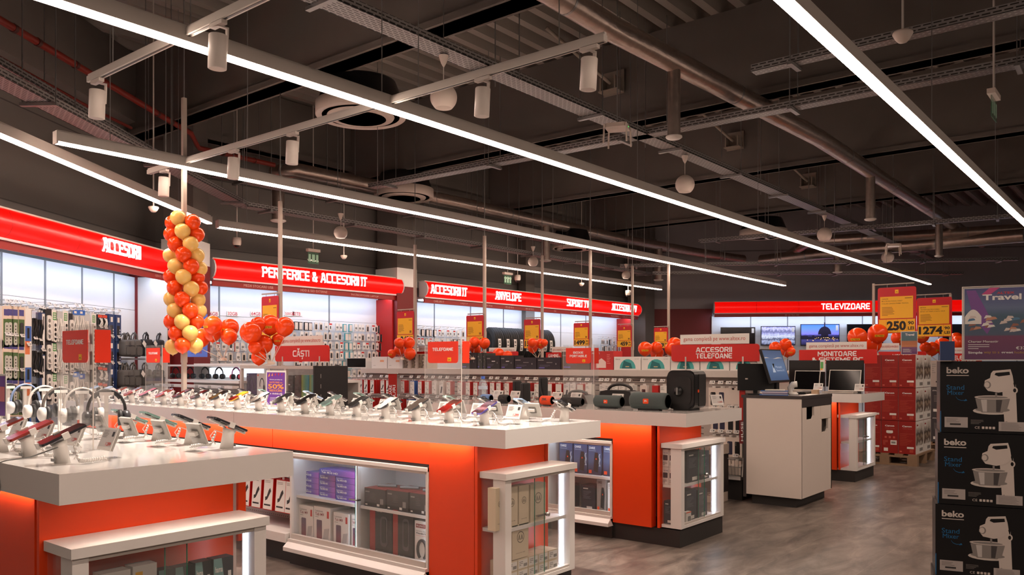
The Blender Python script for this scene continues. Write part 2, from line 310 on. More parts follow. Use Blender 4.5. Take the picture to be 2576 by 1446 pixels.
# concrete frame
def beam(x, y0, y1, z0, z1, w=0.2):
    return struct(MB().box(x-w/2, x+w/2, y0, y1, z0, z1, CONC).box(x-w/2-.03, x+w/2+.03, y0, y1, z0, z0+.06, CONC).build('ceiling_beam'))
for x in (1.7, 5.1, 8.55, 11.9): beam(x, -6, 10.3, BEAMZ, DECKZ)
beam(15.2, -2, 10.3, BEAMZ, DECKZ)
struct(MB().box(5.2, 18.2, 10.12, 10.3, 4.36, DECKZ, CONC).box(5.2, 18.2, 10.08, 10.33, 4.36, 4.44, CONC).build('ceiling_girder'))
struct(MB().box(-1.0, 3.62, 0.30, 0.48, 4.36, DECKZ, CONC).build('ceiling_girder', None, (LO[0], LO[1], 0), LA))
def column(x, y, rz, w, d, mz, label=None):
    t = struct(link('column', None, None, (x, y, 0), rz))
    MB().box(-w/2, w/2, -d/2, d/2, 0 if not mz else 2.95, DECKZ, CONC).build('shaft', t)
    if mz: MB().box(-w/2-.02, w/2+.02, -d/2-.02, d/2+.02, 2.64, 2.95, WHITE).build('plaster_casing', t); MB().box(-w/2-.022, w/2+.022, -d/2-.022, d/2+.022, 0, 2.64, MAROON).build('maroon_cladding', t)
    return t
column(9.70, 10.42, 0, 0.42, 0.5, True)
column(17.9, 10.35, 0, 0.45, 0.5, False)
column(5.70, 10.16, LA, 0.42, 0.4, True)
column(13.6, 10.62, 0, 0.3, 0.2, False)
# ================================================================ lighting of the shop
LED = mat('led_diffuser', (255, 240, 226), 0.4, es=E_STRIP, ec=(255, 226, 206)); ALU = mat('white_aluminium', (206, 198, 190), 0.4)
def hang(t, qs, z0, dy=0.0, r=.0025):       # thin wires or rods up to the roof deck, each a part, clear of the concrete beams
    a = t.rotation_euler[2]
    for q in qs:
        for bx in (1.7, 5.1, 8.55, 11.9, 15.2):
            wx = t.location[0]+math.cos(a)*q
            if abs(wx-bx) < .30: q += (.34 if wx > bx else -.34)/max(math.cos(a), .5) if abs(math.cos(a)) > .2 else 0
        MB().box(q-r, q+r, dy-r, dy+r, z0, DECKZ-t.location[2]-.012, STEEL).build('hanger_rod', t)
def linear_light(x0, y0, x1, y1, z, label, wires=True):
    L = math.hypot(x1-x0, y1-y0); a = math.atan2(y1-y0, x1-x0)
    t = thing('linear_light', label, 'ceiling light', (x0, y0, z), a, 'linear lights over the sales floor')
    MB().box(0, L, -.034, .034, .012, .085, ALU).box(0, L, -.022, .022, .085, .10, ALU).box(-.012, 0, -.036, .036, -.004, .09, ALU).box(L, L+.012, -.036, .036, -.004, .09, ALU).build('housing', t)
    n = max(2, int(L/1.5)); mb = MB()
    for i in range(n): mb.box(L*i/n, L*(i+1)/n, -.030, .030, -.002, .012, LED)
    mb.build('diffuser', t)
    k = max(2, int(L/2.4)); hang(t, [0.4+(L-.8)*i/(k-1) for i in range(k)], .10)
    return t
linear_light(-2.0, 1.39, 12.5, 1.39, 3.0, 'bright linear strip light at the upper right, nearest the camera')
linear_light(0.6, 4.0, 19.0, 4.03, 3.0, 'longest linear strip light, crossing the ceiling diagonally before the first round air unit')
linear_light(2.63, 6.54, 17.38, 6.53, 3.0, 'linear strip light that starts at left and runs above the price poster poles')
linear_light(5.52, 9.1, 16.56, 9.07, 3.0, 'lowest linear strip light, along the back wall above the red shelf signs')
linear_light(0.4, 5.23, 5.30, 8.925, 3.0, 'linear strip light over the left wall, ending behind the balloon column')
linear_light(-4.0, -1.16, 12.5, -1.16, 3.0, 'linear strip light of the aisle to the right, beyond the photo')
# track with spot lamps
SPOT = mat('spot_lens', (255, 250, 244), 0.3, es=22, ec=(255, 240, 228)); SPW = mat('spot_body_white', (214, 204, 196), 0.4)
def track(x, y0, y1, z, label):
    t = thing('lighting_track', label, 'lighting track', (x, y0, z), R(90), 'white lighting tracks'); L = y1-y0
    MB().box(0, L, -.018, .018, 0, .036, ALU).box(0, L, -.010, .010, .036, .05, ALU).build('rail', t)
    MB().box(.01, L-.01, -.006, .006, -.002, 0.0, BLACK).build('contact_slot', t)
    hang(t, (0.3, L*.36, L*.68, L-.3), .05); return t
def spot(px, py, x, z, label, tilt=0.06):
    y = -on_plane(px, py, (x, 0), -R(90))[0]
    t = thing('track_spotlight', label, 'spotlight', (x, y, z), 0, 'white cylinder spotlights')
    MB().box(-.016, .016, -.055, .055, -.022, -.002, SPW).build('track_adapter', t)
    b = MB().at((0, 0, -.06), rx=tilt).lathe([(.002, 0), (.043, 0), (.045, -.004), (.045, -.165), (.040, -.168)], SPW, 24, (0, 0, -.005)).build('lamp_body', t)
    MB().at((0, 0, -.06), rx=tilt).box(.044, .052, -.010, .010, -.075, .045, SPW).box(-.01, .052, -.010, .010, .036, .044, SPW).build('bracket_arm', t)
    MB().at((0, 0, -.06), rx=tilt).lathe([(.0005, -.166), (.034, -.166)], SPOT, 20).build('lens', t)
    l = bpy.data.lights.new('spot_lamp', 'SPOT'); l.energy = E_SPOT*(1.6 if x < 3 else 1.0); l.spot_size = R(70); l.spot_blend = 0.6; l.color = (1, 0.87, 0.76); l.shadow_soft_size = 0.03
    o = link('spot_lamp', l, t, (0, 0, -.24)); o.rotation_euler = (tilt, .30 if x < 3 else 0, 0); return t
track(2.24, 1.5, 5.10, 3.04, 'nearer white lighting track, crossing the upper left corner with two spotlights')
track(3.66, 2.33, 7.16, 3.04, 'farther white lighting track, with five spotlights under the first round air unit')
for k, (px, py, x, s) in enumerate([(245, 225, 2.24, 'left spotlight on the nearer track'), (549, 75, 2.24, 'right spotlight on the nearer track, in front of the long strip light'),
        (413, 440, 3.66, 'leftmost spotlight on the farther track, lowest in the photo'), (588, 385, 3.66, 'second spotlight from the left on the farther track'), (736, 345, 3.66, 'middle spotlight on the farther track, left of the round air unit'),
        (1215, 208, 3.66, 'spotlight on the farther track beside the hanging ball speaker'), (1483, 132, 3.66, 'spotlight at the right end of the farther track')]):
    spot(px, py, x, 3.04, 'white cylinder '+s)
# ================================================================ services under the roof
def roof(x): return BEAMZ-.005 if min(abs(x-b) for b in (1.7, 5.1, 8.55, 11.9, 15.2)) < .16 else DECKZ-.02
def tray_mat():
    m = bpy.data.materials.new('perforated_tray'); m.use_nodes = True; nt = m.node_tree; b = nt.nodes['Principled BSDF']; L = nt.links.new
    tc = nt.nodes.new('ShaderNodeTexCoord'); br = nt.nodes.new('ShaderNodeTexBrick'); br.inputs['Scale'].default_value = 1; br.inputs['Brick Width'].default_value = .07; br.inputs['Row Height'].default_value = .026
    br.inputs['Mortar Size'].default_value = .0085; br.inputs['Mortar'].default_value = srgb(150, 146, 144); br.inputs['Color1'].default_value = br.inputs['Color2'].default_value = srgb(52, 48, 46)
    mp = nt.nodes.new('ShaderNodeMapping'); mp.inputs['Rotation'].default_value = (0, 0, 0)
    cb = nt.nodes.new('ShaderNodeCombineXYZ'); sp = nt.nodes.new('ShaderNodeSeparateXYZ'); ad = nt.nodes.new('ShaderNodeMath')
    L(tc.outputs['Object'], sp.inputs[0]); L(sp.outputs['Y'], ad.inputs[0]); L(sp.outputs['Z'], ad.inputs[1]); L(sp.outputs['X'], cb.inputs[0]); L(ad.outputs[0], cb.inputs[1]); L(cb.outputs[0], br.inputs['Vector'])
    L(br.outputs['Color'], b.inputs['Base Color']); b.inputs['Roughness'].default_value = .45; b.inputs['Metallic'].default_value = .35; return m
TRAY = tray_mat()
def cable_tray(x0, y0, x1, y1, z, label, w=.2, h=.06, rods=None, side=1):
    L = math.hypot(x1-x0, y1-y0); a = math.atan2(y1-y0, x1-x0)
    t = thing('cable_tray', label, 'cable tray', (x0, y0, z), a, 'perforated cable trays under the roof')
    MB().box(0, L, -w/2, w/2, 0, .004, TRAY).box(0, L, -w/2, -w/2+.004, 0, h, TRAY).box(0, L, w/2-.004, w/2, 0, h, TRAY).build('tray_channel', t)
    n = rods or max(2, int(L/1.5)); qs = [.35+(L-.7)*i/(n-1) for i in range(n)]
    for q in qs: MB().box(q-.02, q+.02, -w/2-.05, w/2+.05, -.03, -.004, STEEL).build('cross_bar', t)
    hang(t, qs, -.03, w/2+.035, .004); hang(t, qs, -.03, -w/2-.035, .004)
    return t
cable_tray(3.15, 4.5, 22.0, 4.5, 3.8, 'perforated cable tray running diagonally above the long strip light to the far right', rods=12)
cable_tray(7.72, 8.78, 7.95, -1.2, 3.8, 'perforated cable tray crossing behind the silver duct drop, sloping up to the right', w=.16)
cable_tray(6.74, 2.8, 6.74, -1.6, 3.82, 'short perforated cable tray at upper right behind the bright strip light', w=.12)
_a = LA
def left_par(x, y, L): return (x, y, x+L*math.cos(_a), y+L*math.sin(_a))
_p = at_z(0, 205, 3.4); _q = at_z(610, 520, 3.4)
cable_tray(_p[0]-1.5, _p[1]-1.1, _q[0], _q[1], 3.4, 'lower of the two cable trays along the left wall')
_p = at_z(0, 165, 3.6); _r = at_z(370, 385, 3.6)
cable_tray(_p[0]-1.5, _p[1]-1.1, _r[0]+.9, _r[1]+.75, 3.6, 'upper cable tray along the left wall, above the other one')
cable_tray(_q[0], _q[1], 17.0, 9.62, 3.4, 'lowest cable tray, along the back wall just above its strip light', rods=8)
_s = at_z(712, 478, 3.62); cable_tray(_s[0]-1.0, _s[1], 16.5, _s[1]+.1, 3.62, 'upper cable tray along the back wall, behind the second round air unit', w=.16, rods=8)
_g = lambda px, py, z: at_z(px, py, z)[:2]
cable_tray(*_g(2420, 690, 3.3), *_g(1640, 690, 3.3), 3.3, 'distant cable tray along the television wall, lower one', w=.16, rods=6)
cable_tray(*_g(2560, 655, 3.42), *_g(1560, 672, 3.42), 3.42, 'distant cable tray along the television wall, upper one', w=.16, rods=6)
cable_tray(*_g(1760, 610, 3.6), *_g(2576, 545, 3.6), 3.6, 'distant cable tray crossing in front of the far white wall', w=.14, rods=6)
# ducts
FOIL = mat('foil_duct', (176, 160, 150), 0.32, 0.9, noise=0.22, nscale=16, bump=0.5)
def duct_branch(t, x, y, z, zb, r):
    MB().lathe([(r, z), (r, zb+.02)], FOIL, 18, (x, y, 0)).build('drop_pipe', t)
    MB().lathe([(r*1.25, zb+.02), (r*1.28, zb+.008), (r*1.0, zb-.004), (r*.45, zb-.012), (.001, zb-.012)], ALU, 20, (x, y, 0)).build('air_outlet', t)
def duct(label, pts, r, drops, rs=9):
    t = thing('air_duct', label, 'air duct', pts[0]); o = Vector(pts[0]); P = [Vector(p)-o for p in pts]
    MB().tube(P, r, FOIL, 20).build('main_pipe', t)
    for i in range(len(P)-1):
        n = max(1, int((P[i+1]-P[i]).length/2.2))
        for k in range(n):
            c = P[i].lerp(P[i+1], (k+.5)/n); d = (P[i+1]-P[i]).normalized()*.012
            MB().tube([c-d, c+d], r*1.03, STEEL, 18).build('band_clamp', t)
    for px, py, zb, rd in drops:
        # under the pipe at that pixel column
        best = min(((P[i].lerp(P[i+1], f/40)) for i in range(len(P)-1) for f in range(41)), key=lambda c: abs(proj(c+o)[0]-px))
        duct_branch(t, best.x, best.y, best.z, zb-o.z, rd)
    return t
def proj(p):
    d = p[0]*FX+p[1]*FY; s = p[0]*RX_+p[1]*RY_; d = max(d, .05); return (1288+FPX*s/d, HOR+FPX*(ZC-p[2])/d)
duct('long silver foil air duct running down from the top centre to the far right', [at_z(1290, -80, 4.05), at_z(1540, 73, 4.05), at_z(2057, 345, 4.05), at_z(2470, 612, 4.05)], .10, [(1700, 160, 3.36, .058), (2185, 430, 3.36, .062), (2362, 530, 3.3, .062)])
duct('silver foil air duct along the back wall below the concrete girder', [at_z(690, 435, 3.98), at_z(740, 428, 3.98), at_z(1150, 510, 3.98), at_z(1580, 605, 3.98), at_z(1760, 636, 3.98), at_z(1870, 652, 3.9)], .105, [(700, 430, 3.3, .085), (1374, 560, 3.25, .085), (1658, 620, 3.2, .085)])
duct('far silver foil air duct parallel to the television wall', [at_z(1915, 655, 3.75), at_z(2160, 628, 3.75), at_z(2576, 592, 3.75)], .13, [(2104, 640, 3.3, .08)])
duct('second far silver foil air duct, above the other near the television wall', [at_z(1985, 640, 3.9), at_z(2040, 605, 3.9), at_z(2300, 592, 3.9), at_z(2576, 575, 3.9)], .10, [])
# red pipe
REDP = mat('red_pipe', (122, 32, 18), 0.45)
t = thing('sprinkler_pipe', 'red sprinkler pipe sloping along the upper left wall', 'pipe', (0, 0, 0)); P = [at_z(-120, -20, 4.1), at_z(0, 50, 4.1), at_z(480, 335, 4.1), at_z(500, 372, 4.0), at_z(690, 415, 4.0)]
MB().tube(P, .032, REDP, 12).build('pipe', t)
for px, py in ((35, 71), (95, 106), (190, 163), (395, 285), (430, 306), (560, 385), (640, 404)):
    c = Vector(at_z(px, py, 4.1 if px < 480 else 4.0)); MB().tube([c-Vector((.015, .01, 0)), c+Vector((.015, .01, 0))], .038, mat('pipe_coupling', (70, 34, 28), .5), 12).build('coupling', t)
t = thing('sprinkler_pipe', 'thin red pipe below the sprinkler pipe at the upper left edge', 'pipe', (0, 0, 0))
MB().tube([at_z(-60, 110, 3.8), at_z(0, 145, 3.8), at_z(210, 262, 3.8), at_z(330, 322, 3.8)], .016, REDP, 8).build('pipe', t)
# round air-conditioning units
CAS = mat('cassette_white', (214, 198, 186), 0.45)
def grille_mat():
    m = bpy.data.materials.new('cassette_grille'); m.use_nodes = True; nt = m.node_tree; b = nt.nodes['Principled BSDF']; L = nt.links.new
    tc = nt.nodes.new('ShaderNodeTexCoord'); br = nt.nodes.new('ShaderNodeTexBrick'); br.offset = 0; br.inputs['Scale'].default_value = 1; br.inputs['Brick Width'].default_value = .045; br.inputs['Row Height'].default_value = .014
    br.inputs['Mortar Size'].default_value = .004; br.inputs['Mortar'].default_value = srgb(214, 198, 186); br.inputs['Color1'].default_value = br.inputs['Color2'].default_value = srgb(168, 152, 140)
    L(tc.outputs['Object'], br.inputs['Vector']); L(br.outputs['Color'], b.inputs['Base Color']); return m
GRL = grille_mat()
def cassette(px, py, z, r, label):
    x, y, _ = at_z(px, py, z)
    t = thing('round_air_conditioner', label, 'air conditioner', (x, y, z), 0, 'round air-conditioning units')
    MB().lathe([(r*.96, .13), (r*.94, .16), (r*.80, .34), (r*.78, .36), (.01, .36)], BLACK, 40).build('body', t)
    MB().lathe([(r*.86, .012), (r*.97, 0), (r, .01), (r, .135), (r*.95, .14)], CAS, 48).build('outer_ring', t)
    MB().lathe([(r*.86, .012), (r*.84, .10), (r*.70, .10)], BLACK, 40).build('air_slot', t)
    MB().lathe([(r*.74, .06), (r*.76, .02), (r*.72, -.006), (r*.62, -.012), (.001, -.012)], CAS, 40).build('centre_plate', t)
    MB().lathe([(r*.56, -.0135), (.001, -.0135)], GRL, 32).build('intake_grille', t)
    for i in range(4): MB().box(-.004, .004, -.004, .004, .36, 4.15-z if abs(x-5.1) < .6 or abs(x-15.2) < .6 else DECKZ-z-.02, STEEL).build('hanger_rod', t, (r*.7*math.cos(i*1.571+.5), r*.7*math.sin(i*1.571+.5), 0))
    return t
cassette(908, 296, 3.85, .455, 'large round white air-conditioning unit near the top centre')
cassette(1016, 498, 3.85, .45, 'second round air-conditioning unit, behind the strip light left of centre')
cassette(1438, 627, 3.58, .40, 'smallest round air-conditioning unit, above the tyre shelf sign')
cassette(1920, 596, 3.85, .46, 'round air-conditioning unit at right in front of the pale wall')
# ball loudspeakers hanging from the trays
BALL = mat('device_white', (224, 208, 196), 0.35)
def ball(px, py, pc, z, label, rpx):
    x, y, _ = at_z(px, pc, z); d = x*FX+y*FY; r = rpx*d/FPX; zb = ZC+(HOR-py)*d/FPX
    t = thing('hanging_ball_speaker', label, 'hanging speaker', (x, y, zb), 0, 'white ball-shaped speakers hung from the cable trays')
    MB().lathe([(r*.62, -r*.80), (r*.70, -r*.72)]+[(r*math.sin(R(a)), -r*math.cos(R(a))) for a in range(50, 181, 10)], BALL, 28).build('ball_body', t)
    MB().lathe([(.001, -r*.86), (r*.40, -r*.85), (r*.62, -r*.80)], CAS, 24).build('speaker_grille', t)
    MB().tube([(0, 0, r), (0, 0, z-zb-.08)], .004, ALU, 6).build('cord', t)
    MB().lathe([(.005, -.09), (.022, -.06), (.038, -.01), (.04, 0)], BALL, 16, (0, 0, z-zb)).build('ceiling_cap', t)
    MB().tube([(0, 0, z-zb), (0, 0, roof(x)-zb)], .003, STEEL, 6).build('hanger_rod', t)
for px, py, pc, z, rp, lb in [(1116, 245, 140, 3.79, 34, 'nearest ball speaker, beside the large round air unit'), (1723, 464, 392, 3.79, 24, 'ball speaker below the cable tray, right of centre'), (2074, 590, 542, 3.79, 18, 'ball speaker right of the far round air unit'),
        (2233, 647, 612, 3.79, 15, 'ball speaker below the far silver ducts'), (2361, 697, 668, 3.79, 12, 'farthest ball speaker at the end of the diagonal cable tray'), (857, 585, 537, 3.4, 17, 'ball speaker above the left red shelf sign'),
        (1341, 658, 620, 3.4, 13, 'ball speaker above the tyre shelf, left of the thin poles'), (1575, 692, 664, 3.4, 11, 'ball speaker at the right end of the back wall')]:
    ball(px, py, pc, z, 'white '+lb, rp)
# small devices on drop rods
DOME = mat('camera_dome', (40, 34, 34), 0.15)
def drop(name, px, py, d, ztop, label, cat, parts):
    x, y, z = at_d(px, py, d); t = thing(name, label, cat, (x, y, z)); ztop = roof(x)
    MB().tube([(0, 0, .02), (0, 0, ztop-z)], .008, ALU, 6).build('drop_rod', t); parts(t); return t
def cam_parts(k=1.0):
    def f(t):
        MB().lathe([(.02*k, .06*k), (.055*k, .055*k), (.06*k, .01*k), (.058*k, -.03*k), (.045*k, -.05*k)], BALL, 18).build('housing', t)
        MB().lathe([(.045*k, -.05*k), (.035*k, -.075*k), (.001, -.085*k)], DOME, 16).build('dome', t)
    return f
for px, py, d, lb in [(596, 608, 11.2, 'white dome camera above the left end of the back wall signs'), (1302, 699, 15.5, 'white dome camera above the tyre shelf sign'), (1580, 737, 17.5, 'small dome camera near the right end of the back wall')]:
    drop('dome_camera', px, py, d, 3.38, lb, 'security camera', cam_parts())
def det_parts(k=1.0):
    return lambda t: MB().lathe([(.03*k, .03*k), (.066*k, .022*k), (.07*k, .008*k), (.05*k, -.03*k), (.03*k, -.052*k), (.001, -.058*k)], BALL, 22).build('detector_head', t)
drop('smoke_detector', 386, 524, 8.6, 3.38, 'white smoke detector hanging above the left wall sign', 'smoke detector', det_parts(.75))
drop('smoke_detector', 865, 645, 12.0, 3.38, 'small white smoke detector above the middle of the left back-wall sign', 'smoke detector', det_parts(.7))
drop('smoke_detector', 1463, 714, 16.5, 3.38, 'tiny white smoke detector above the right part of the back-wall sign', 'smoke detector', det_parts(.8))
drop('motion_sensor', 2271, 88, 5.6, 5.0, 'white bowl sensor on a tube at the upper right', 'sensor', det_parts(.95))
EXITG = glass('exit_glass', (90, 150, 120), .25)
def exit_parts(w):
    def f(t):
        MB().box(-w/2, w/2, -.03, .03, -.02, .02, BALL).build('lamp_bar', t)
        mb = MB().box(-w*.45, w*.45, -.004, .004, -.20, -.03, EXITG); g = mat('exit_pictogram', (150, 186, 160), .5)
        mb.panel(-w*.40, -w*.22, -.17, -.06, -.006, g).panel(-w*.12, w*.12, -.17, -.06, -.006, g).panel(w*.22, w*.40, -.17, -.06, -.006, g); mb.build('glass_sign', t)
    return f
drop('exit_sign', 788, 630, 12.2, 3.38, 'hanging green glass exit sign over the left back-wall sign', 'exit sign', exit_parts(.22))
drop('exit_sign', 1277, 688, 15.2, 3.38, 'hanging green glass exit sign left of the ball speaker over the tyres', 'exit sign', exit_parts(.24))
t = drop('exit_sign', 2500, 238, 6.6, 4.9, 'dark green glass exit sign at the upper right edge', 'exit sign', exit_parts(.26))
def ap(px, py, d, label):
    x, y, z = at_d(px, py, d); t = thing('wireless_access_point', label, 'access point', (x, y, z), R(20))
    MB().slab(rrect(-.10, .10, -.10, .10, .03, 3), 0, .035, BALL).build('body', t)
    for sx in (-1, 1):
        for sy in (-1, 1): MB().tube([(sx*.098, sy*.098, .03), (sx*.104, sy*.104, -.14)], .008, BALL, 8).build('antenna', t)
    MB().box(-.012, .012, -.1015, -.098, .01, .018, mat('green_indicator', (60, 220, 90), .4, es=1.5)).build('status_light', t)
    MB().tube([(0, 0, .035), (0, 0, roof(x)-z)], .006, STEEL, 6).build('bracket_rod', t)
ap(1553, 325, 7.35, 'white access point with four rod antennas right of centre under the roof')
ap(2247, 620, 13.0, 'distant white access point near the far ball speakers')
# brackets on the concrete beams
for px, py, d, lb in [(1545, 210, 9.0, 'pale steel bracket on the concrete beam by the silver duct'), (1850, 355, 12.0, 'pale steel bracket on the second beam below the duct'), (2035, 455, 14.0, 'pale steel bracket on the third concrete beam')]:
    x, y, z = at_d(px, py, d); t = thing('beam_bracket', lb, 'bracket', (x, y, z), WEST, 'steel brackets on the beams')
    bm = min((5.1, 8.55, 11.9, 15.2), key=lambda b: abs(b-x)); k = (bm-.135)/x if abs(bm-x) < 2 else 1
    t.location = (x*k, y*k, ZC+(z-ZC)*k); t.scale = (k, k, k)
    BR = mat('bracket_paint', (150, 138, 126), .6)
    MB().box(-.13, .13, -.01, .0, -.13, .13, BR).build('back_plate', t); MB().box(-.1, -.085, -.14, -.01, -.1, .04, BR).box(.085, .1, -.14, -.01, -.1, .04, BR).box(-.12, .12, -.14, -.01, -.115, -.1, BR).build('shelf', t)
    MB().tube([(0, -.08, -.02), (-.3, -.85, .42)], .02, BR, 8).build('strut', t)
# ================================================================ display tables
def AB(loc): return MB(Matrix.Translation(-Vector(loc)))      # build in shop coordinates for a thing whose base is at loc
def yx(px, x0): return -on_plane(px, 900, (x0, 0), -R(90))[0]    # y where pixel column px meets plane x=x0
def xy(px, y0): return on_plane(px, 900, (0, y0), 0)[0]
LEDW = mat('cabinet_led', (236, 244, 255), .4, es=E_CAB, ec=(226, 238, 255)); LEDT = mat('table_led', (255, 236, 220), .4, es=E_TABLE, ec=(255, 232, 214))
def table(label, x0, x1, y0, y1, H, bx0, bx1, post=None, seams=()):
    loc = ((x0+x1)/2, (y0+y1)/2, 0); t = thing('display_table', label, 'display table', loc, 0, 'white topped orange display tables')
    AB(loc).box(x0, x1, y0, y1, H-.098, H, GLOSSW).build('tabletop', t)
    for s in seams: AB(loc).box(x0-.0006, x1, s-.001, s+.001, H-.097, H+.0005, GREYINK).build('top_seam', t)
    AB(loc).box(bx0+.40, bx1-.03, y0+.28, y1-.12, .12, H-.098, WHITE).build('core', t)
    AB(loc).box(bx0, bx1, y0+.10, y1-.10, 0, .125, DARK).build('plinth', t)
    AB(loc).box(bx0-.02, bx1-.06, y0+.255, y0+.275, .13, H-.098, ORANGE).build('end_panel', t)
    AB(loc).box(x0+.02, x0+.05, y0+.3, y1-.2, H-.0985, H-.0975, LEDT).build('led_strip', t)
    AB(loc).box(bx0+.02, bx1-.1, y0+.03, y0+.05, H-.0985, H-.0975, LEDT).build('led_strip', t)
    return t, loc
T1, l1 = table('white topped orange phone table nearest the camera at lower left', 1.10, 1.975, 2.715, 8.1, 1.0, 1.16, 1.93)
T2, l2 = table('long white topped orange phone table in the middle of the photo', 3.28, 4.185, 2.70, 8.02, 1.0, 3.37, 4.02, seams=(yx(588, 3.28), yx(205, 3.28)))
T3, l3 = table('white topped orange table with the portable speakers', 5.30, 6.26, 2.70, 5.35, .988, 5.40, 6.12)
T4, l4 = table('white topped table with the open laptops behind the sales counter', 9.52, 10.45, 2.71, 5.6, 1.0, 9.62, 10.36)
def side_panels(T, l, bx, H, ya, yb, yc, zt):      # orange post on the long side and the orange board over the cabinets
    AB(l).box(bx-.02, bx+.05, ya+.024, yb, .125, H-.098, ORANGE).build('orange_post', T)
    n = max(1, int((yc-yb)/1.3)); w = (yc-yb)/n
    for i in range(n): AB(l).box(bx-.012, bx+.02, yb+i*w+.003, yb+(i+1)*w-.003, zt, H-.098, ORANGE).build('orange_board', T)
    AB(l).box(bx-.005, bx+.02, yb, yc, zt-.02, zt, BLACK).build('shadow_gap', T)
side_panels(T2, l2, 3.37, 1.0, 2.955, 3.325, 7.9, .765); side_panels(T3, l3, 5.40, .988, 3.0, 3.36, 5.2, .765); side_panels(T1, l1, 1.16, 1.0, 2.985, 3.40, 7.9, .765); side_panels(T4, l4, 9.62, 1.0, 2.98, 3.3, 5.5, .765)
AB(l2).box(4.0, 4.03, 2.98, 7.9, .125, .902, ORANGE).build('back_panel', T2); AB(l1).box(1.90, 1.935, 2.98, 8.0, .62, .902, ORANGE).build('back_panel', T1)
# glass end cabinets
def glass_cabinet(label, x0, x1, y0, y1, z0, z1, back, shelfz, dark=False):
    loc = ((x0+x1)/2, (y0+y1)/2, 0); t = thing('glass_cabinet', label, 'display cabinet', loc, 0, 'glass cabinets at the ends of the display tables'); B = lambda: AB(loc)
    B().box(x0-.008, x1+.008, y0-.012, y1, z1-.034, z1, WHITE).build('top_board', t)
    B().box(x0, x1, y0, y1, z0, z0+.022, WHITE).build('bottom_board', t)
    B().box(x0, x0+.052, y0, y0+.085, z0+.022, z1-.034, WHITE).build('corner_post', t); B().box(x1-.052, x1, y0, y0+.085, z0+.022, z1-.034, WHITE).build('corner_post', t)
    B().box(x1-.058, x1-.052, y0+.05, y0+.07, z0+.03, z1-.04, LEDW).build('led_strip', t)
    B().box(x0+.01, x1-.012, y0+.03, y1-.005, shelfz-.02, shelfz, WHITE).build('shelf', t)
    m = (x0+x1)/2-.01
    for a, b, y in ((x0+.052, m+.05, y0+.010), (m-.03, x1-.066, y0+.020)):
        d = B().box(a, b, y, y+.004, z0+.03, z1-.04, GLASS).build('sliding_door', t)
        B().box(b-.002 if a < m-.1 else a, b if a < m-.1 else a+.002, y-.0005, y+.0045, z0+.03, z1-.04, EDGEG).build('glass_edge', d)
    B().box(x0+.052, x1-.052, y0+.004, y0+.03, z0+.022, z0+.036, ALU).build('door_rail', t); B().box(x0+.052, x1-.052, y0+.004, y0+.03, z1-.052, z1-.034, ALU).build('door_rail', t)
    zl = (z0+z1)/2+.05
    B().box(m-.035, m+.055, y0-.004, y0+.008, zl-.005, zl+.005, CHROME).build('lock_bar', t); MB().lathe([(.001, -.014), (.012, -.012), (.012, .004)], CHROME, 14, (m+.055-loc[0], y0-.004-loc[1], zl), axis='Y').build('lock_cylinder', t)
    B().box(x0+.002, x0+.006, y0+.085, y1-.004, z0+.022, z1-.034, GLASS).build('side_glass', t); B().box(x1-.006, x1-.002, y0+.085, y1-.004, z0+.022, z1-.034, GLASS).build('side_glass', t)
    return t
glass_cabinet('glass cabinet with small boxes at the near end of the lower-left table', 1.16, 1.885, 2.765, 2.965, .126, .750, 0, .42)
glass_cabinet('glass cabinet holding cream phone boxes at the end of the middle table', 3.37, 4.02, 2.775, 2.95, .126, .756, 0, .45)
glass_cabinet('glass cabinet holding dark blue boxes at the end of the speaker table', 5.40, 6.12, 2.79, 2.95, .136, .756, 0, .45)
glass_cabinet('nearly empty glass cabinet at the end of the laptop table', 9.62, 10.36, 2.79, 3.0, .126, .756, 0, .45)
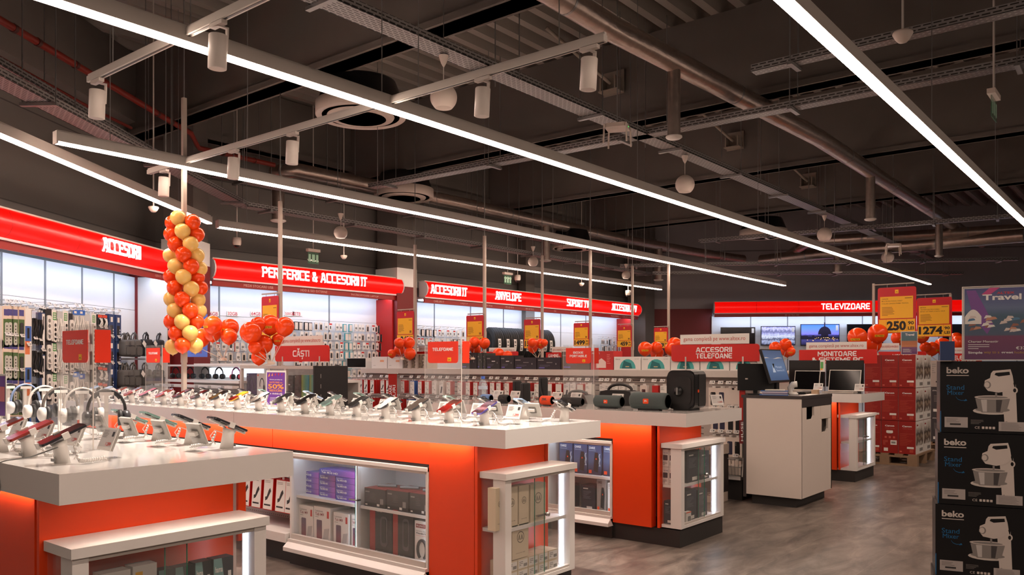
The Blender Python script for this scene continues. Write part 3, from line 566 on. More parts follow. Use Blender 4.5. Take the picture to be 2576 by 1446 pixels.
# lit cabinets on the long sides (front to -X)
def lit_cabinet(label, x, ya, yb, z0, z1, bays=2, depth=.36):
    loc = (x, (ya+yb)/2, 0); t = thing('lit_cabinet', label, 'display cabinet', loc, 0, 'lit cabinets under the display tables'); B = lambda: AB(loc)
    B().box(x+depth-.01, x+depth, ya, yb, z0, z1, WHITE).build('back_board', t)
    B().box(x, x+depth, ya, ya+.018, z0, z1, WHITE).build('side_board', t); B().box(x, x+depth, yb-.018, yb, z0, z1, WHITE).build('side_board', t)
    B().box(x-.01, x+depth, ya, yb, z1-.02, z1, WHITE).build('top_board', t); B().box(x-.02, x+depth, ya, yb, z0-.02, z0, WHITE).build('bottom_board', t)
    w = (yb-ya)/bays; zs = z0+(z1-z0)*.50
    for i in range(bays):
        a, b = ya+i*w, ya+(i+1)*w
        B().box(x+.04, x+depth-.01, a+.018, b-.018, zs-.018, zs, WHITE).build('shelf', t)
        if i: B().box(x+.03, x+depth-.01, a-.008, a+.008, z0, z1-.02, WHITE).build('divider', t)
        B().box(x+.03, x+.045, a+(.009 if i else .019), a+(.016 if i else .026), z0+.02, z1-.03, LEDW).build('led_strip', t)
        d = B().box(x+.006+.01*i, x+.010+.01*i, a+(-.05 if i else .02), b-.01, z0+.03, z1-.03, GLASS).build('sliding_door', t)
        B().box(x+.0055+.01*i, x+.0105+.01*i, b-.012, b-.0095, z0+.03, z1-.03, EDGEG).build('glass_edge', d)
    B().box(x+.04, x+.055, ya+.03, yb-.03, z1-.027, z1-.0205, LEDW).build('led_strip', t)
    B().box(x-.004, x+.022, ya+.018, yb-.018, z0, z0+.032, ALU).build('door_rail', t); B().box(x-.004, x+.022, ya+.018, yb-.018, z1-.036, z1-.02, ALU).build('door_rail', t)
    B().prism([(0, 0)]*0 or [(ya, z0-.02), (yb, z0-.02), (yb, z0-.075), (ya, z0-.075)], 0, 0, WHITE) if 0 else None
    B().add([(x-.02, ya, z0-.02), (x-.02, yb, z0-.02), (x-.055, yb, z0-.05), (x-.055, ya, z0-.05), (x-.055, ya, z0-.075), (x-.055, yb, z0-.075), (x+.02, ya, z0-.075), (x+.02, yb, z0-.075)], [(1, 0, 3, 2), (3, 4, 5, 2), (4, 6, 7, 5), (0, 6, 4, 3), (1, 2, 5, 7)], WHITE).build('base_lip', t)
    B().box(x+.0, x+.06, ya, yb, 0, z0-.075, DARK).build('plinth', t)
    if bays > 1:
        q = ya+w; B().box(x-.012, x+.02, q-.05, q+.03, zs+.035, zs+.045, CHROME).build('lock_bar', t)
    return t
YA2, YB2 = 3.33, yx(737, 3.37)
lit_cabinet('lit white cabinet full of tablet boxes under the middle phone table', 3.345, YA2, YB2, .17, .745)
lit_cabinet('lit white cabinet with blue speaker boxes under the speaker table', 5.375, 3.365, yx(1380, 5.40), .17, .745, 1)
# open peg-wall under the middle table and under the nearest table
PEG = mat('pegboard', (206, 196, 188), .5)
def pegmat():
    m = bpy.data.materials.new('perforated_back'); m.use_nodes = True; nt = m.node_tree; b = nt.nodes['Principled BSDF']; L = nt.links.new
    tc = nt.nodes.new('ShaderNodeTexCoord'); sp = nt.nodes.new('ShaderNodeSeparateXYZ'); cb = nt.nodes.new('ShaderNodeCombineXYZ'); ad = nt.nodes.new('ShaderNodeMath')
    br = nt.nodes.new('ShaderNodeTexBrick'); br.offset = .5; br.inputs['Scale'].default_value = 1; br.inputs['Brick Width'].default_value = .025; br.inputs['Row Height'].default_value = .025; br.inputs['Mortar Size'].default_value = .0095
    br.inputs['Mortar'].default_value = srgb(190, 172, 164); br.inputs['Color1'].default_value = br.inputs['Color2'].default_value = srgb(70, 58, 54)
    L(tc.outputs['Object'], sp.inputs[0]); L(sp.outputs['X'], ad.inputs[0]); L(sp.outputs['Y'], ad.inputs[1]); L(ad.outputs[0], cb.inputs[0]); L(sp.outputs['Z'], cb.inputs[1]); L(cb.outputs[0], br.inputs['Vector']); L(br.outputs['Color'], b.inputs['Base Color']); return m
PEGH = pegmat()
def peg_bay(label, x, ya, yb, z0, z1, xb):
    loc = (x, (ya+yb)/2, 0); t = thing('pegboard_bay', label, 'shop shelf', loc); B = lambda: AB(loc)
    B().box(xb, xb+.02, ya, yb, z0, z1, PEGH).build('perforated_back', t); B().box(x-.02, xb, ya, yb, z0-.03, z0, WHITE).build('base_shelf', t); B().box(x-.045, x-.02, ya, yb, z0-.06, z0, WHITE).build('base_lip', t)
    B().box(x+.02, x+.06, ya, yb, 0, z0-.03, DARK).build('plinth', t)
    return t
peg_bay('open perforated bay with red and white holder boxes under the middle table', 3.36, YB2+.01, 6.2, .20, .745, 3.66)
peg_bay('open perforated bay under the nearest table at the left edge', 1.17, 3.42, 5.6, .20, .745, 1.48)
# ================================================================ wall shelves and their red lit signs
def lit_red(name, es):
    m = bpy.data.materials.new(name); m.use_nodes = True; nt = m.node_tree; b = nt.nodes['Principled BSDF']
    b.inputs['Base Color'].default_value = srgb(200, 10, 6); b.inputs['Roughness'].default_value = .3
    b.inputs['Emission Color'].default_value = srgb(236, 8, 4); b.inputs['Emission Strength'].default_value = es; return m
REDLIT = lit_red('lit_red_face', E_SIGN); MARB = mat('maroon_board', (150, 20, 12), .45); LETLIT = mat('lit_letters', (255, 250, 250), .4, es=1.1)
LEDC = mat('cool_led', (226, 236, 255), .4, es=E_COOL, ec=(214, 230, 255)); SHELFW = mat('shelf_back_white', (226, 230, 234), .5); SEAM = mat('panel_seam', (120, 124, 128), .6); CAPM = mat('sign_end_cap', (226, 214, 216), .3)
def frame_pt(o, a, x, y): return (o[0]+math.cos(a)*x-math.sin(a)*y, o[1]+math.sin(a)*x+math.cos(a)*y)
def fpx(o, a, y): return frame_pt(o, a, 0, y)
def wall_sign(label, o, a, x0, x1, texts, subs, zb=2.40):
    p = frame_pt(o, a, x0, 0); L = x1-x0; t = thing('lit_shelf_sign', label, 'sign', (p[0], p[1], zb), a, 'red lit signs over the wall shelves')
    prof = [(-.02, .10), (-.075, .135), (-.105, .19), (-.112, .235), (-.105, .28), (-.075, .335), (-.02, .37)]
    f = lambda z: next(prof[i][0]+(prof[i+1][0]-prof[i][0])*(z-prof[i][1])/(prof[i+1][1]-prof[i][1]) for i in range(6) if prof[i][1] <= z <= prof[i+1][1]+1e-6)
    mb = MB(); vs = [(x, y, z) for x in (0, L) for y, z in prof]; mb.add(vs, [(i, 7+i, 8+i, 1+i) for i in range(6)], REDLIT, True); mb.build('red_face', t)
    for x in (-.02, L):
        vs = [(x+q, y-.004, z) for q in (0, .02) for y, z in prof+[(.1, .37), (.1, .10)]]; n = 9
        MB().add(vs, [tuple(range(n-1, -1, -1)), tuple(range(n, 2*n))]+[(i, (i+1) % n, n+(i+1) % n, n+i) for i in range(n)], CAPM).build('end_cap', t)
    for q in [L*(i+1)/max(1, round(L/1.0)) for i in range(round(L/1.0)-1)]:
        mb = MB(); vs = [(x, y-.001, z) for x in (q-.003, q+.003) for y, z in prof]; mb.add(vs, [(i, 7+i, 8+i, 1+i) for i in range(6)], mat('sign_joint', (120, 6, 4), .5)); mb.build('joint', t)
    MB().box(0, L, -.02, .2, .365, .385, ALU).build('top_rail', t); MB().box(0, L, -.035, .2, .078, .10, CAPM).build('ledge', t)
    MB().box(0, L, -.012, .01, 0, .078, MARB).build('lower_board', t); MB().box(0, L, .10, .12, .38, .10, WHITE).build('back', t)
    MB().box(.02, L-.02, .10, .15, .040, .062, LEDC).build('led_strip', t); MB().box(0, L, .01, .2, .062, .078, WHITE).build('light_cover', t)
    oo = frame_pt(o, a, 0, -.10)
    for s, l, r, lo, hi in texts:
        xa, xb = on_plane(l, 700, oo, a)[0]-x0, on_plane(r, 700, oo, a)[0]-x0
        mb = MB(); block(mb, s, xa, xb, lo, hi, -.075, LETLIT, .042); mb.build('lettering', t)
    for s, l, r in subs:
        xa, xb = on_plane(l, 740, o, a)[0]-x0, on_plane(r, 740, o, a)[0]-x0
        MB().text(s, xa, xb, .022, .056, -.0135, mat('dim_letters', (214, 170, 160), .5), .0).build('small_lettering', t)
    return t
def wall_shelf(label, o, a, x0, x1, seams, yb=.43, zt=2.44, base=True):
    p = frame_pt(o, a, x0, yb); L = x1-x0; t = thing('wall_shelf', label, 'wall shelf', (p[0], p[1], 0), a, 'white wall shelves under the red signs')
    for s0, s1 in zip([0]+seams, seams+[L]):
        for z0, z1 in ((.12, .9), (.9, 1.62), (1.62, 2.02), (2.02, zt)): MB().box(s0+.003, s1-.003, 0, .02, z0+.002, z1-.002, SHELFW).build('back_panel', t)
    for s in [0.0]+seams+[L]: MB().box(s-.012, s+.012, -.006, .03, .05, zt, SEAM if 0 < s < L else WHITE).build('upright', t)
    if base: MB().box(0, L, -.4, 0, .10, .14, WHITE).build('base_shelf', t); MB().box(0, L, -.36, 0, 0, .10, DARK).build('plinth', t)
    return t
def wx(px, o, a, y=0.0): return on_plane(px, 800, frame_pt(o, a, 0, y), a)[0]
L0, L1 = -3.0, wx(424, LO, LA)
wall_sign('red lit sign on the left wall reading ACCESORII', LO, LA, L0, L1, [('ACCESORII', 257, 352, .17, .325)], [('GENȚI LAPTOP', 388, 424)], 2.385)
SL = wall_shelf('white shelf of power strips, cables and bags on the left wall', LO, LA, L0, L1, [wx(q, LO, LA, .43)-L0 for q in (3, 113, 206, 286, 356)])
SL['label'] = 'white wall shelf hung with extension leads, cables and grey bags at left'
U0, U1, U2, U3 = wx(533, UO, 0), wx(1004, UO, 0), wx(1066, UO, 0), wx(1604, UO, 0)
wall_sign('red lit sign reading PERIFERICE & ACCESORII IT on the back wall', UO, 0, U0, U1, [('PERIFERICE &', 659, 797, .17, .32), ('ACCESORII IT', 806, 922, .17, .32)], [('MEDII STOCARE USB', 612, 686), ('HDD & SSD EXTERNE', 755, 822), ('ÎNCĂRCĂTOARE LAPTOP', 882, 951)])
SU = wall_shelf('white wall shelf full of small blister packs, left part of the back wall', UO, 0, U0-.25, U1-.1, [.62+.98*i for i in range(3)])
wall_sign('long red lit sign reading ACCESORII IT, ANVELOPE, SUPORT TV on the back wall', UO, 0, U2, U3, [('ACCESORII IT', 1083, 1174, .16, .32), ('ANVELOPE', 1246, 1310, .16, .32), ('SUPORT TV', 1426, 1481, .16, .32), ('ACCESORII A/V', 1539, 1601, .16, .32)],
          [('CABLURI IT', 1090, 1116), ('CĂȘTI IT', 1157, 1176), ('205 55 R16', 1213, 1237), ('195 65 R15', 1270, 1291), ('185 65 R15', 1321, 1341), ('FIX', 1393, 1398), ('REGLABIL', 1435, 1450), ('MOBIL', 1486, 1494), ('TELECOMENZI', 1535, 1555), ('CABLURI & ADAPTOARE', 1565, 1597)])
SV = wall_shelf('white wall shelf with the car tyres, right part of the back wall', UO, 0, U2-.2, U3-.1, [.9+1.0*i for i in range(6)])
MB().box(L1-L0-.02, L1-L0+.0, -.42, .02, 0, 2.44, WHITE).build('side_panel', SL)
MB().box(U1-U0-.13+.25, U1-U0-.10+.25, -.40, .02, 0, 2.42, mat('red_side_panel', (176, 22, 16), .45)).build('side_panel', SU); MB().box(U3-U2-.07, U3-U2-.04, -.40, .02, 0, 2.42, MT['red_side_panel']).build('side_panel', SV)
X0, X1 = wx(1797, TO, TA), 9.0
wall_sign('red lit sign reading TELEVIZOARE on the far right wall', TO, TA, X0, X1, [('TELEVIZOARE', 2066, 2188, .16, .31)], [('4K ULTRA HD', 1974, 2010)], 2.48)
ST = wall_shelf('white panelled wall behind the televisions', TO, TA, X0, X1, [.9*i+.95 for i in range(9)], .43, 2.52)
# televisions
def screen_city():
    return ramp_mat('tv_city', [(0, (28, 26, 60)), (.22, (60, 60, 120)), (.34, (24, 24, 60)), (.46, (40, 40, 96)), (.55, (120, 120, 220)), (.8, (90, 130, 230)), (1, (60, 110, 220))], 'Z', .3, E_SCREEN, .10, 7, (2, 1, 6))
def screen_fall():
    return ramp_mat('tv_falls', [(0, (44, 50, 84)), (.18, (150, 160, 190)), (.3, (56, 60, 92)), (.45, (196, 204, 224)), (.62, (130, 132, 176)), (.75, (92, 96, 140)), (.88, (178, 178, 206)), (1, (110, 112, 160))], 'Z', .3, E_SCREEN, .42, 5, (3, 1, 1.5))
OFF = mat('screen_off', (14, 13, 16), .12)
def tv(l, r, tpy, bpy_, scr, label, extra=None):
    oo = frame_pt(TO, TA, 0, .33); x0, x1 = on_plane(l, 850, oo, TA)[0], on_plane(r, 850, oo, TA)[0]; m = (l+r)/2
    z1 = on_plane(m, tpy, oo, TA)[1]; z0 = z1-(x1-x0)*.575
    p = frame_pt(TO, TA, (x0+x1)/2, .33); w = (x1-x0)/2; t = thing('television', label, 'television', (p[0], p[1], z0), TA, 'televisions on the far wall'); H = z1-z0
    MB().box(-w, w, .0, .03, 0, H, BLACK).build('frame', t); MB().box(-w+.015, w-.015, -.004, 0, .02, H-.015, scr).build('screen', t); MB().box(-.25, .25, .03, .098, H*.3, H*.7, DARK).build('wall_mount', t)
    if extra: extra(t, w, H)
    MB().box(w-.09, w-.03, -.008, -.004, H*.70, H-.03, PAPER).build('energy_label', t)
    return t
SIL = mat('city_silhouette', (26, 22, 54), .4, es=.25); CLIGHT = mat('city_lights', (255, 200, 120), .4, es=1.2)
def city(t, w, H):
    mb = MB().panel(-w+.015, w-.015, H*.30, H*.40, -.0045, SIL); rn = random.Random(3); x = -w+.015
    while x < w-.2:
        b = rn.uniform(.05, .14); mb.panel(x, x+b, H*.30, H*rn.uniform(.40, .5), -.0046, SIL); x += b
    mb.panel(w*.05, w*.42, H*.4, H*.52, -.0046, SIL); cx = w*.235
    mb.add([(cx+.16*math.cos(R(q)), -.0047, H*.52+.2*math.sin(R(q))) for q in range(0, 181, 20)], [tuple(range(10))], SIL).panel(cx-.015, cx+.015, H*.52+.18, H*.52+.30, -.0047, SIL)
    for i in range(26): x = rn.uniform(-w+.04, w-.04); z = H*rn.uniform(.22, .37); mb.panel(x, x+.018, z, z+.014, -.0050, CLIGHT)
    mb.build('picture_detail', t)
tv(1813, 1900, 823, 875, OFF, 'switched off black television, leftmost on the far wall'); tv(1914, 2001, 820, 868, screen_fall(), 'television showing a waterfall picture')
tv(2014, 2112, 815, 868, screen_city(), 'television showing a blue evening city with a dome', city); tv(2131, 2222, 815, 870, OFF, 'black television half hidden behind the big price poster')
tv(2372, 2448, 815, 870, OFF, 'black television at the right between the price posters')
# tyres on the back wall
TYRE = mat('tyre_rubber', (22, 22, 23), .7, bump=.25, nscale=60)
def tyre_mesh():
    r, w = .325, .21; mb = MB()
    mb.lathe([(.20, -w*.36), (.215, -w*.5), (.27, -w*.54), (.305, -w*.5), (.322, -w*.40), (r, -w*.2), (r, w*.2), (.322, w*.40), (.305, w*.5), (.27, w*.54), (.215, w*.5), (.20, w*.36), (.20, -w*.36)], TYRE, 40, axis='X')
    return mb.mesh('tyre_body')
TM = tyre_mesh(); TG = MB()
for q in (-.07, -.025, .025, .07): TG.lathe([(.3262, q-.006), (.3262, q+.006)], mat('tyre_groove', (8, 8, 8), .8), 40, axis='X')
TGM = TG.mesh('tread_groove'); TL = MB()
for i in range(9):
    aa = R(-24+i*4.5); bb = R(-24+(i+1)*4.5); f = lambda q, x: (x, -.3285*math.cos(q), .3285*math.sin(q)); TL.quad(f(aa, -.03), f(aa, .03), f(bb, .03), f(bb, -.03), PAPER)
    if i in (1, 2, 4, 6, 7): TL.quad(*[(v[0]*.6, v[1]-.0008, v[2]) for v in (f(aa, -.03), f(aa, .03), f(aa+.05, .03), f(aa+.05, -.03))], INK)
TLM = TL.mesh('paper_label')
for i, px in enumerate((1233, 1254, 1272, 1288, 1304, 1320, 1334, 1348, 1362)):
    x = xy(px, 10.42); t = thing('car_tyre', 'black car tyre, '+ORD[i]+' from the left in the row on the back wall', 'tyre', (x, 10.36, 1.715), R(-24), 'car tyres standing in a row')
    link('tread', TM, t); link('tread_groove', TGM, t); link('paper_label', TLM, t, (0, 0, 0))
MB().box(xy(1222, 10.36)-U2+.2-.3, xy(1375, 10.4)-U2+.2+.3, -.45, .0, 1.345, 1.385, mat('tyre_rack', (60, 60, 62), .5)).build('tyre_rack', SV)
# posters on the columns
PUR = mat('purple_print', (96, 34, 140), .5)
def wall_poster(name, label, o, a, l, r, y, z0, z1, fn):
    oo = frame_pt(o, a, 0, y); x0, x1 = on_plane(l, 800, oo, a)[0], on_plane(r, 800, oo, a)[0]; p = frame_pt(o, a, (x0+x1)/2, y); w = (x1-x0)/2
    t = MB(); fn(t, w, z1-z0); return tag(t.build(name, None, (p[0], p[1], z0), a), label, 'poster')
def _pp(mb, w, h):
    mb.box(-w, w, 0, .012, 0, h, PUR); mb.panel(-w*.55, w*.55, h*.86, h*.95, -.001, YELLOW).text('ALTEX', -w*.45, w*.45, h*.88, h*.93, -.002, INK, .02)
    mb.panel(-w*.9, w*.9, h*.50, h*.80, -.001, mat('pale_blue_print', (190, 200, 236), .5)).lines(-w*.7, w*.7, h*.55, h*.77, 4, -.002, PUR, 5)
    mb.panel(-w*.9, w*.9, h*.05, h*.45, -.001, mat('violet_print', (150, 60, 170), .5))
wall_poster('poster', 'purple poster on the column between the two back wall signs', UO, 0, 1002, 1041, .12, 1.55, 2.34, _pp)
def _pr(mb, w, h):
    mb.box(-w, w, 0, .012, 0, h, MAROON); mb.add([(-w*.2, -.001, h*.75), (w*.9, -.001, h*.75), (w*.9, -.001, h*.95), (w*.2, -.001, h*.95)], [(0, 1, 2, 3)], YELLOW); mb.text('ă', w*.1, w*.8, h*.42, h*.52, -.001, SIGNW).text('e', w*.1, w*.8, h*.30, h*.38, -.001, SIGNW); mb.panel(-w*.3, w*.9, h*.12, h*.22, -.001, REDC).text('ro', w*.1, w*.8, h*.14, h*.20, -.002, YELLOW)
wall_poster('poster', 'dark red poster on the column behind the balloon column', UO, 0, 497, 523, .02, 1.45, 2.55, _pr)
def _pb(mb, w, h):
    mb.box(-w, w, 0, .012, 0, h, mat('poster_blue', (96, 130, 232), .5)); P = []
    for rr in (.62, .34): P += [(w*.95+w*1.1*rr*1.5*math.cos(R(q)), h*.55+w*1.1*rr*1.5*math.sin(R(q))) for q in range(90, 271, 18)]
    n = 11; mb.add([(min(x, w), -.001, min(max(z, 0), h)) for x, z in P], [(i, i+1, n+i+1, n+i) for i in range(n-1)], PUR)
    for i, c in enumerate(((20, 70, 220), (20, 110, 200), (140, 90, 150))): mb.panel(-w*.55+i*w*.34, -w*.26+i*w*.34, h*.08, h*.26, -.001, mat('poster_sq%d' % i, c, .5))
wall_poster('poster', 'blue poster with a purple ring behind the headphone shelf', UO, 0, 470, 522, -.9, 1.42, 1.95, _pb)
# ================================================================ phones, price tags, headphones and speakers on the tables
PHB = mat('phone_edge', (60, 60, 64), .25, .4); SCRK = mat('phone_screen_black', (12, 11, 13), .12, spec=.22); STAND = mat('stand_white', (238, 234, 228), .3); CORD = mat('white_cord', (240, 236, 232), .4)
SCREENS = [SCRK, SCRK, ramp_mat('phone_screen_red', [(0, (90, 8, 8)), (.5, (120, 20, 14)), (.72, (60, 44, 38)), (1, (40, 30, 28))], 'Y', .12), mat('phone_screen_brown', (72, 62, 56), .1), ramp_mat('phone_screen_yellow', [(0, (60, 14, 10)), (.45, (110, 16, 14)), (.6, (160, 130, 20)), (1, (200, 170, 40))], 'Y', .12),
           ramp_mat('phone_screen_waves', [(0, (70, 50, 60)), (.2, (34, 30, 34)), (.4, (140, 110, 120)), (.55, (40, 36, 44)), (.8, (110, 90, 100)), (1, (40, 36, 40))], 'Y', .12, 0, .5, 6, (6, 1, 1)), mat('phone_screen_crimson', (128, 14, 20), .12), mat('phone_screen_blue', (150, 176, 206), .2), mat('phone_screen_teal', (70, 92, 88), .2)]
def phone_mesh(i, edge=None):
    mb = MB(); e = edge or PHB; P = rrect(-.037, .037, -.081, .081, .010, 3)
    mb.slab(P, -.004, .004, e); Q = rrect(-.0345, .0345, -.0785, .0785, .008, 3); mb.slab(Q, .0038, .0044, SCREENS[i]); return mb.mesh('phone_body')
PM = [phone_mesh(i, mat('phone_edge_%d' % i, c, .25, .4) if (c := {2: (150, 60, 50), 4: (200, 150, 60), 5: (90, 80, 150), 7: (170, 196, 224), 8: (140, 176, 166)}.get(i)) else None) for i in range(9)]
mb = MB(); mb.slab(rrect(-.030, -.008, .048, .074, .008, 3), -.0062, -.004, SCRK)
for q in (.054, .062, .070): mb.lathe([(.001, -.0072), (.004, -.0072), (.004, -.006)], PHB, 10, (-.019, q, 0))
CAMM = mb.mesh('camera_block')
# stand: origin on the table top, front to local -Y; the phone rises towards +Y
TILT = R(23); PC = Vector((0, 0, .098))
def stand_proto():
    t = thing('phone_stand', 'x', 'phone stand', (0, 0, -5))
    mb = MB(); n = 20; P = [(.027*math.cos(2*math.pi*i/n), .022*math.sin(2*math.pi*i/n)) for i in range(n)]
    v = [(x*1.12, y*1.15+.004, 0) for x, y in P]+[(x, y-.004, .055) for x, y in P]+[(x*.96, y*.9-.010+y*.3, .075+y*.45) for x, y in P]
    mb.add(v, [tuple(range(n-1, -1, -1)), tuple(range(2*n, 3*n))]+[(k*n+i, k*n+(i+1) % n, (k+1)*n+(i+1) % n, (k+1)*n+i) for k in (0, 1) for i in range(n)], STAND, True)
    mb.build('stand_post', t); MB().box(-.016, .016, -.0285, -.026, .006, .016, GREYP).build('maker_plate', t)
    mb = MB().at(PC, rx=TILT); mb.box(-.026, .026, -.02, .03, -.016, -.0045, CLEAR)
    for sx in (-1, 1): mb.box(sx*.036-.004, sx*.036+.004, -.012, .012, -.013, .009, STAND).box(min(sx*.02,sx*.036), max(sx*.02,sx*.036), -.012, .012, -.013, -.009, STAND)
    mb.box(-.008, .008, -.089, -.080, -.012, .010, STAND).box(-.006, .006, -.082, -.01, -.012, -.006, STAND).box(-.008, .008, .080, .086, -.012, .008, CLEAR).box(-.006, .006, .01, .082, -.012, -.006, STAND); mb.build('security_clamp', t)
    mb = MB(); pts = []; m = 90
    for i in range(m+1):
        u = i/m; q = R(200)*u; c = (.055+.06*math.sin(u*3.14)*.6+.02*u, .02+.10*u-.03*math.sin(u*3.14), .012+.05*max(0, (.25-u))/.25)
        pts.append((c[0]+.0055*math.cos(i*1.25), c[1], c[2]+.0055*math.sin(i*1.25)))
    mb.tube(pts, .0028, CORD, 5); mb.build('coiled_cord', t)
    mb = MB(); mb.tube([(.0, .01, .06), (.02, .045, .075), (.045, .05, .05), (.055, .03, .03), (.056, .02, .014)], .0022, CORD, 5); mb.build('cable', t); return t
def tag_proto():
    t = thing('price_tag_display', 'x', 'price tag', (0, 0, -5))
    T = lambda: MB().at((0, 0, .072), rx=R(-22))
    T().box(-.052, .052, .002, .011, -.042, .042, mat('tag_case_grey', (150, 146, 140), .5)).box(-.052, .052, .0, .002, -.042, .042, STAND).build('tag_case', t)
    mb = T().box(-.046, .046, -.0006, .0, -.030, .036, mat('eink_screen', (206, 202, 198), .4)); mb.lines(-.040, .020, .004, .032, 5, -.0014, GREYINK, 4, .35); mb.panel(.026, .042, .010, .028, -.0014, INK)
    mb.text('1.299', .002, .042, -.026, -.012, -.0014, mat('eink_red', (190, 60, 50), .5), .02); mb.build('eink_screen', t)
    T().box(-.026, .026, .011, .024, -.018, .020, CLEAR).box(-.022, .022, .011, .026, -.004, .012, STAND).build('rear_bracket', t)
    MB().box(-.008, .008, .012, .018, .0, .075, CLEAR).box(-.03, .03, -.005, .04, 0, .003, CLEAR).build('acrylic_foot', t); return t
ST0, TG0 = stand_proto(), tag_proto(); USED = {'s': 0, 't': 0}
def place(proto, key, loc, rz, label, group):
    if not USED[key]: USED[key] = 1; KIDS.pop(proto.name, None); proto.location = loc; proto.rotation_euler = (0, 0, rz); proto['label'] = label; proto['group'] = group; return proto
    return dup(proto, loc, rz, label, group)
PN = ['black', 'black', 'red', 'brown', 'yellow', 'wave-patterned', 'crimson', 'pale blue', 'teal']
def phone(loc, rz, i, label, group):
    c = Vector((loc[0], loc[1], loc[2]))+Matrix.Rotation(rz, 3, 'Z') @ PC
    t = thing('smartphone', label, 'phone', c, rz, group); t.rotation_euler = (Matrix.Rotation(rz, 3, 'Z') @ Matrix.Rotation(TILT, 3, 'X')).to_euler()
    link('phone_body', PM[i], t); link('camera_block', CAMM, t); return t
def phone_row(H, x, ys, rz, where, idx, xt, start_end, tags=True, dy=0.0, skip=()):
    for k, y in enumerate(ys):
        i = idx[k % len(idx)]; o = ORD[k] if k < len(ORD) else str(k+1)
        if k not in skip:
            place(ST0, 's', (x, y, H), rz, 'white security stand, %s from %s, %s' % (o, start_end, where), 'security stands, '+where)
            phone((x, y, H), rz, i, '%s-screened phone on the %s stand from %s, %s' % (PN[i], o, start_end, where), 'phones, '+where)
        if tags: place(TG0, 't', (xt, y+dy, H), rz, 'electronic price tag, %s from %s, %s' % (o, start_end, where), 'price tags, '+where)
EAST = R(90)
y2 = [3.009+(7.90-3.009)*i/18 for i in range(19)]
phone_row(1.0, 3.47, y2, WEST, 'middle table, front row', [5, 2, 3, 0, 0, 8, 0, 0, 3, 4, 1, 0, 1, 2, 6, 2, 2, 7, 7], 3.62, 'the near end', dy=-.09)
y2b = [2.83+.30*i for i in range(15)]
phone_row(1.0, 3.99, y2b, EAST, 'middle table, back row', [0, 7, 0, 8, 0, 0, 8, 0, 7, 0, 8, 0, 0, 0, 0], 3.86, 'the near end', dy=.13)
y1 = [3.031+.279*i for i in range(9)]
phone_row(1.0, 1.235, y1, WEST, 'nearest table, front row', [1, 2, 2, 0, 6, 0, 0, 0, 0], 1.395, 'the near end')
phone_row(1.0, 1.875, [3.02, 3.30, 3.58, 3.85], EAST, 'nearest table, back row', [0, 0, 8, 8], 1.745, 'the near end')
# grey cable hanging over the near corner
MB().at((1.2, 3.0, 1.0)).tube([(-.04, .06, .06), (-.09, .16, .015), (-.105, .24, .006), (-.112, .27, -.02), (-.11, .272, -.08), (-.112, .285, -.14)], .0028, GREYP, 6)
tag(MB().tube([(.0, .0, .055), (-.05, .10, .018), (-.09, .19, .004), (-.106, .215, -.004), (-.108, .22, -.04), (-.106, .205, -.085), (-.108, .222, -.14)], .0026, GREYP, 6).build('charging_cable', None, (1.205, 2.985, 1.004)), 'thin grey cable hanging over the edge of the nearest table', 'cable')
# headphones
PAD = mat('ear_pad_black', (20, 20, 22), .6)
def headphone(loc, rz, cols, label, group, s=1.0, stand=None, tilt=0.0):
    t = thing('headphones', label, 'headphones', loc, rz, group); A_ = mat('headband_%d_%d_%d' % cols[0], cols[0], .35); B_ = mat('earcup_%d_%d_%d' % cols[1], cols[1], .35)
    P = [(.078*s*math.cos(R(a)), 0, s*(.075+.095*math.sin(R(a)))) for a in range(-8, 189, 12)]
    MB().tube(P, .007*s, A_, 8).build('headband', t); MB().tube([(x*.93, 0, z-.006*s) for x, y, z in P[4:-4]], .008*s, PAD, 8).build('band_padding', t)
    for sx in (-1, 1):
        c = MB().lathe([(.001, .0), (.030*s, .0), (.036*s, .012*s), (.034*s, .026*s), (.02*s, .034*s), (.001, .035*s)], B_, 20, (0, 0, 0), axis='X'); 
        if sx < 0: c.v = [(-x, y, z) for x, y, z in c.v]; c.f = [f[::-1] for f in c.f]
        c.build('ear_cup', t, (sx*.066*s, 0, .042*s)); MB().lathe([(.014*s, -.002), (.037*s, 0), (.037*s, .016*s), (.014*s, .018*s)], PAD, 18, axis='X').build('ear_pad', t, (sx*.056*s-.008*s, 0, .042*s))
    if stand: MB().box(-.008, .008, .0, .016, -stand, .155*s, STAND).box(-.03, .03, -.01, .03, .145*s, .16*s, STAND).lathe([(.04, -stand), (.04, -stand+.006), (.012, -stand+.014)], STAND, 16).build('headphone_stand', t)
    return t
for k, (px, py, c) in enumerate([(268, 1104, ((34, 34, 36), (40, 40, 44))), (206, 1094, ((196, 190, 184), (220, 214, 208))), (152, 1089, ((90, 84, 80), (200, 196, 192))), (112, 1079, ((206, 200, 194), (226, 220, 214))), (64, 1066, ((120, 140, 176), (206, 204, 204))), (22, 1064, ((30, 28, 28), (38, 34, 34)))]):
    x, y, z = at_z(px, py, 1.0); headphone((x, y, 1.055), R(-20+k*6), c, ['black', 'white', 'grey and white', 'plain white', 'pale blue banded', 'black'][k]+' headphones on the nearest table, '+ORD[k]+' from the right', 'headphones on the nearest table', 1.0, .055)
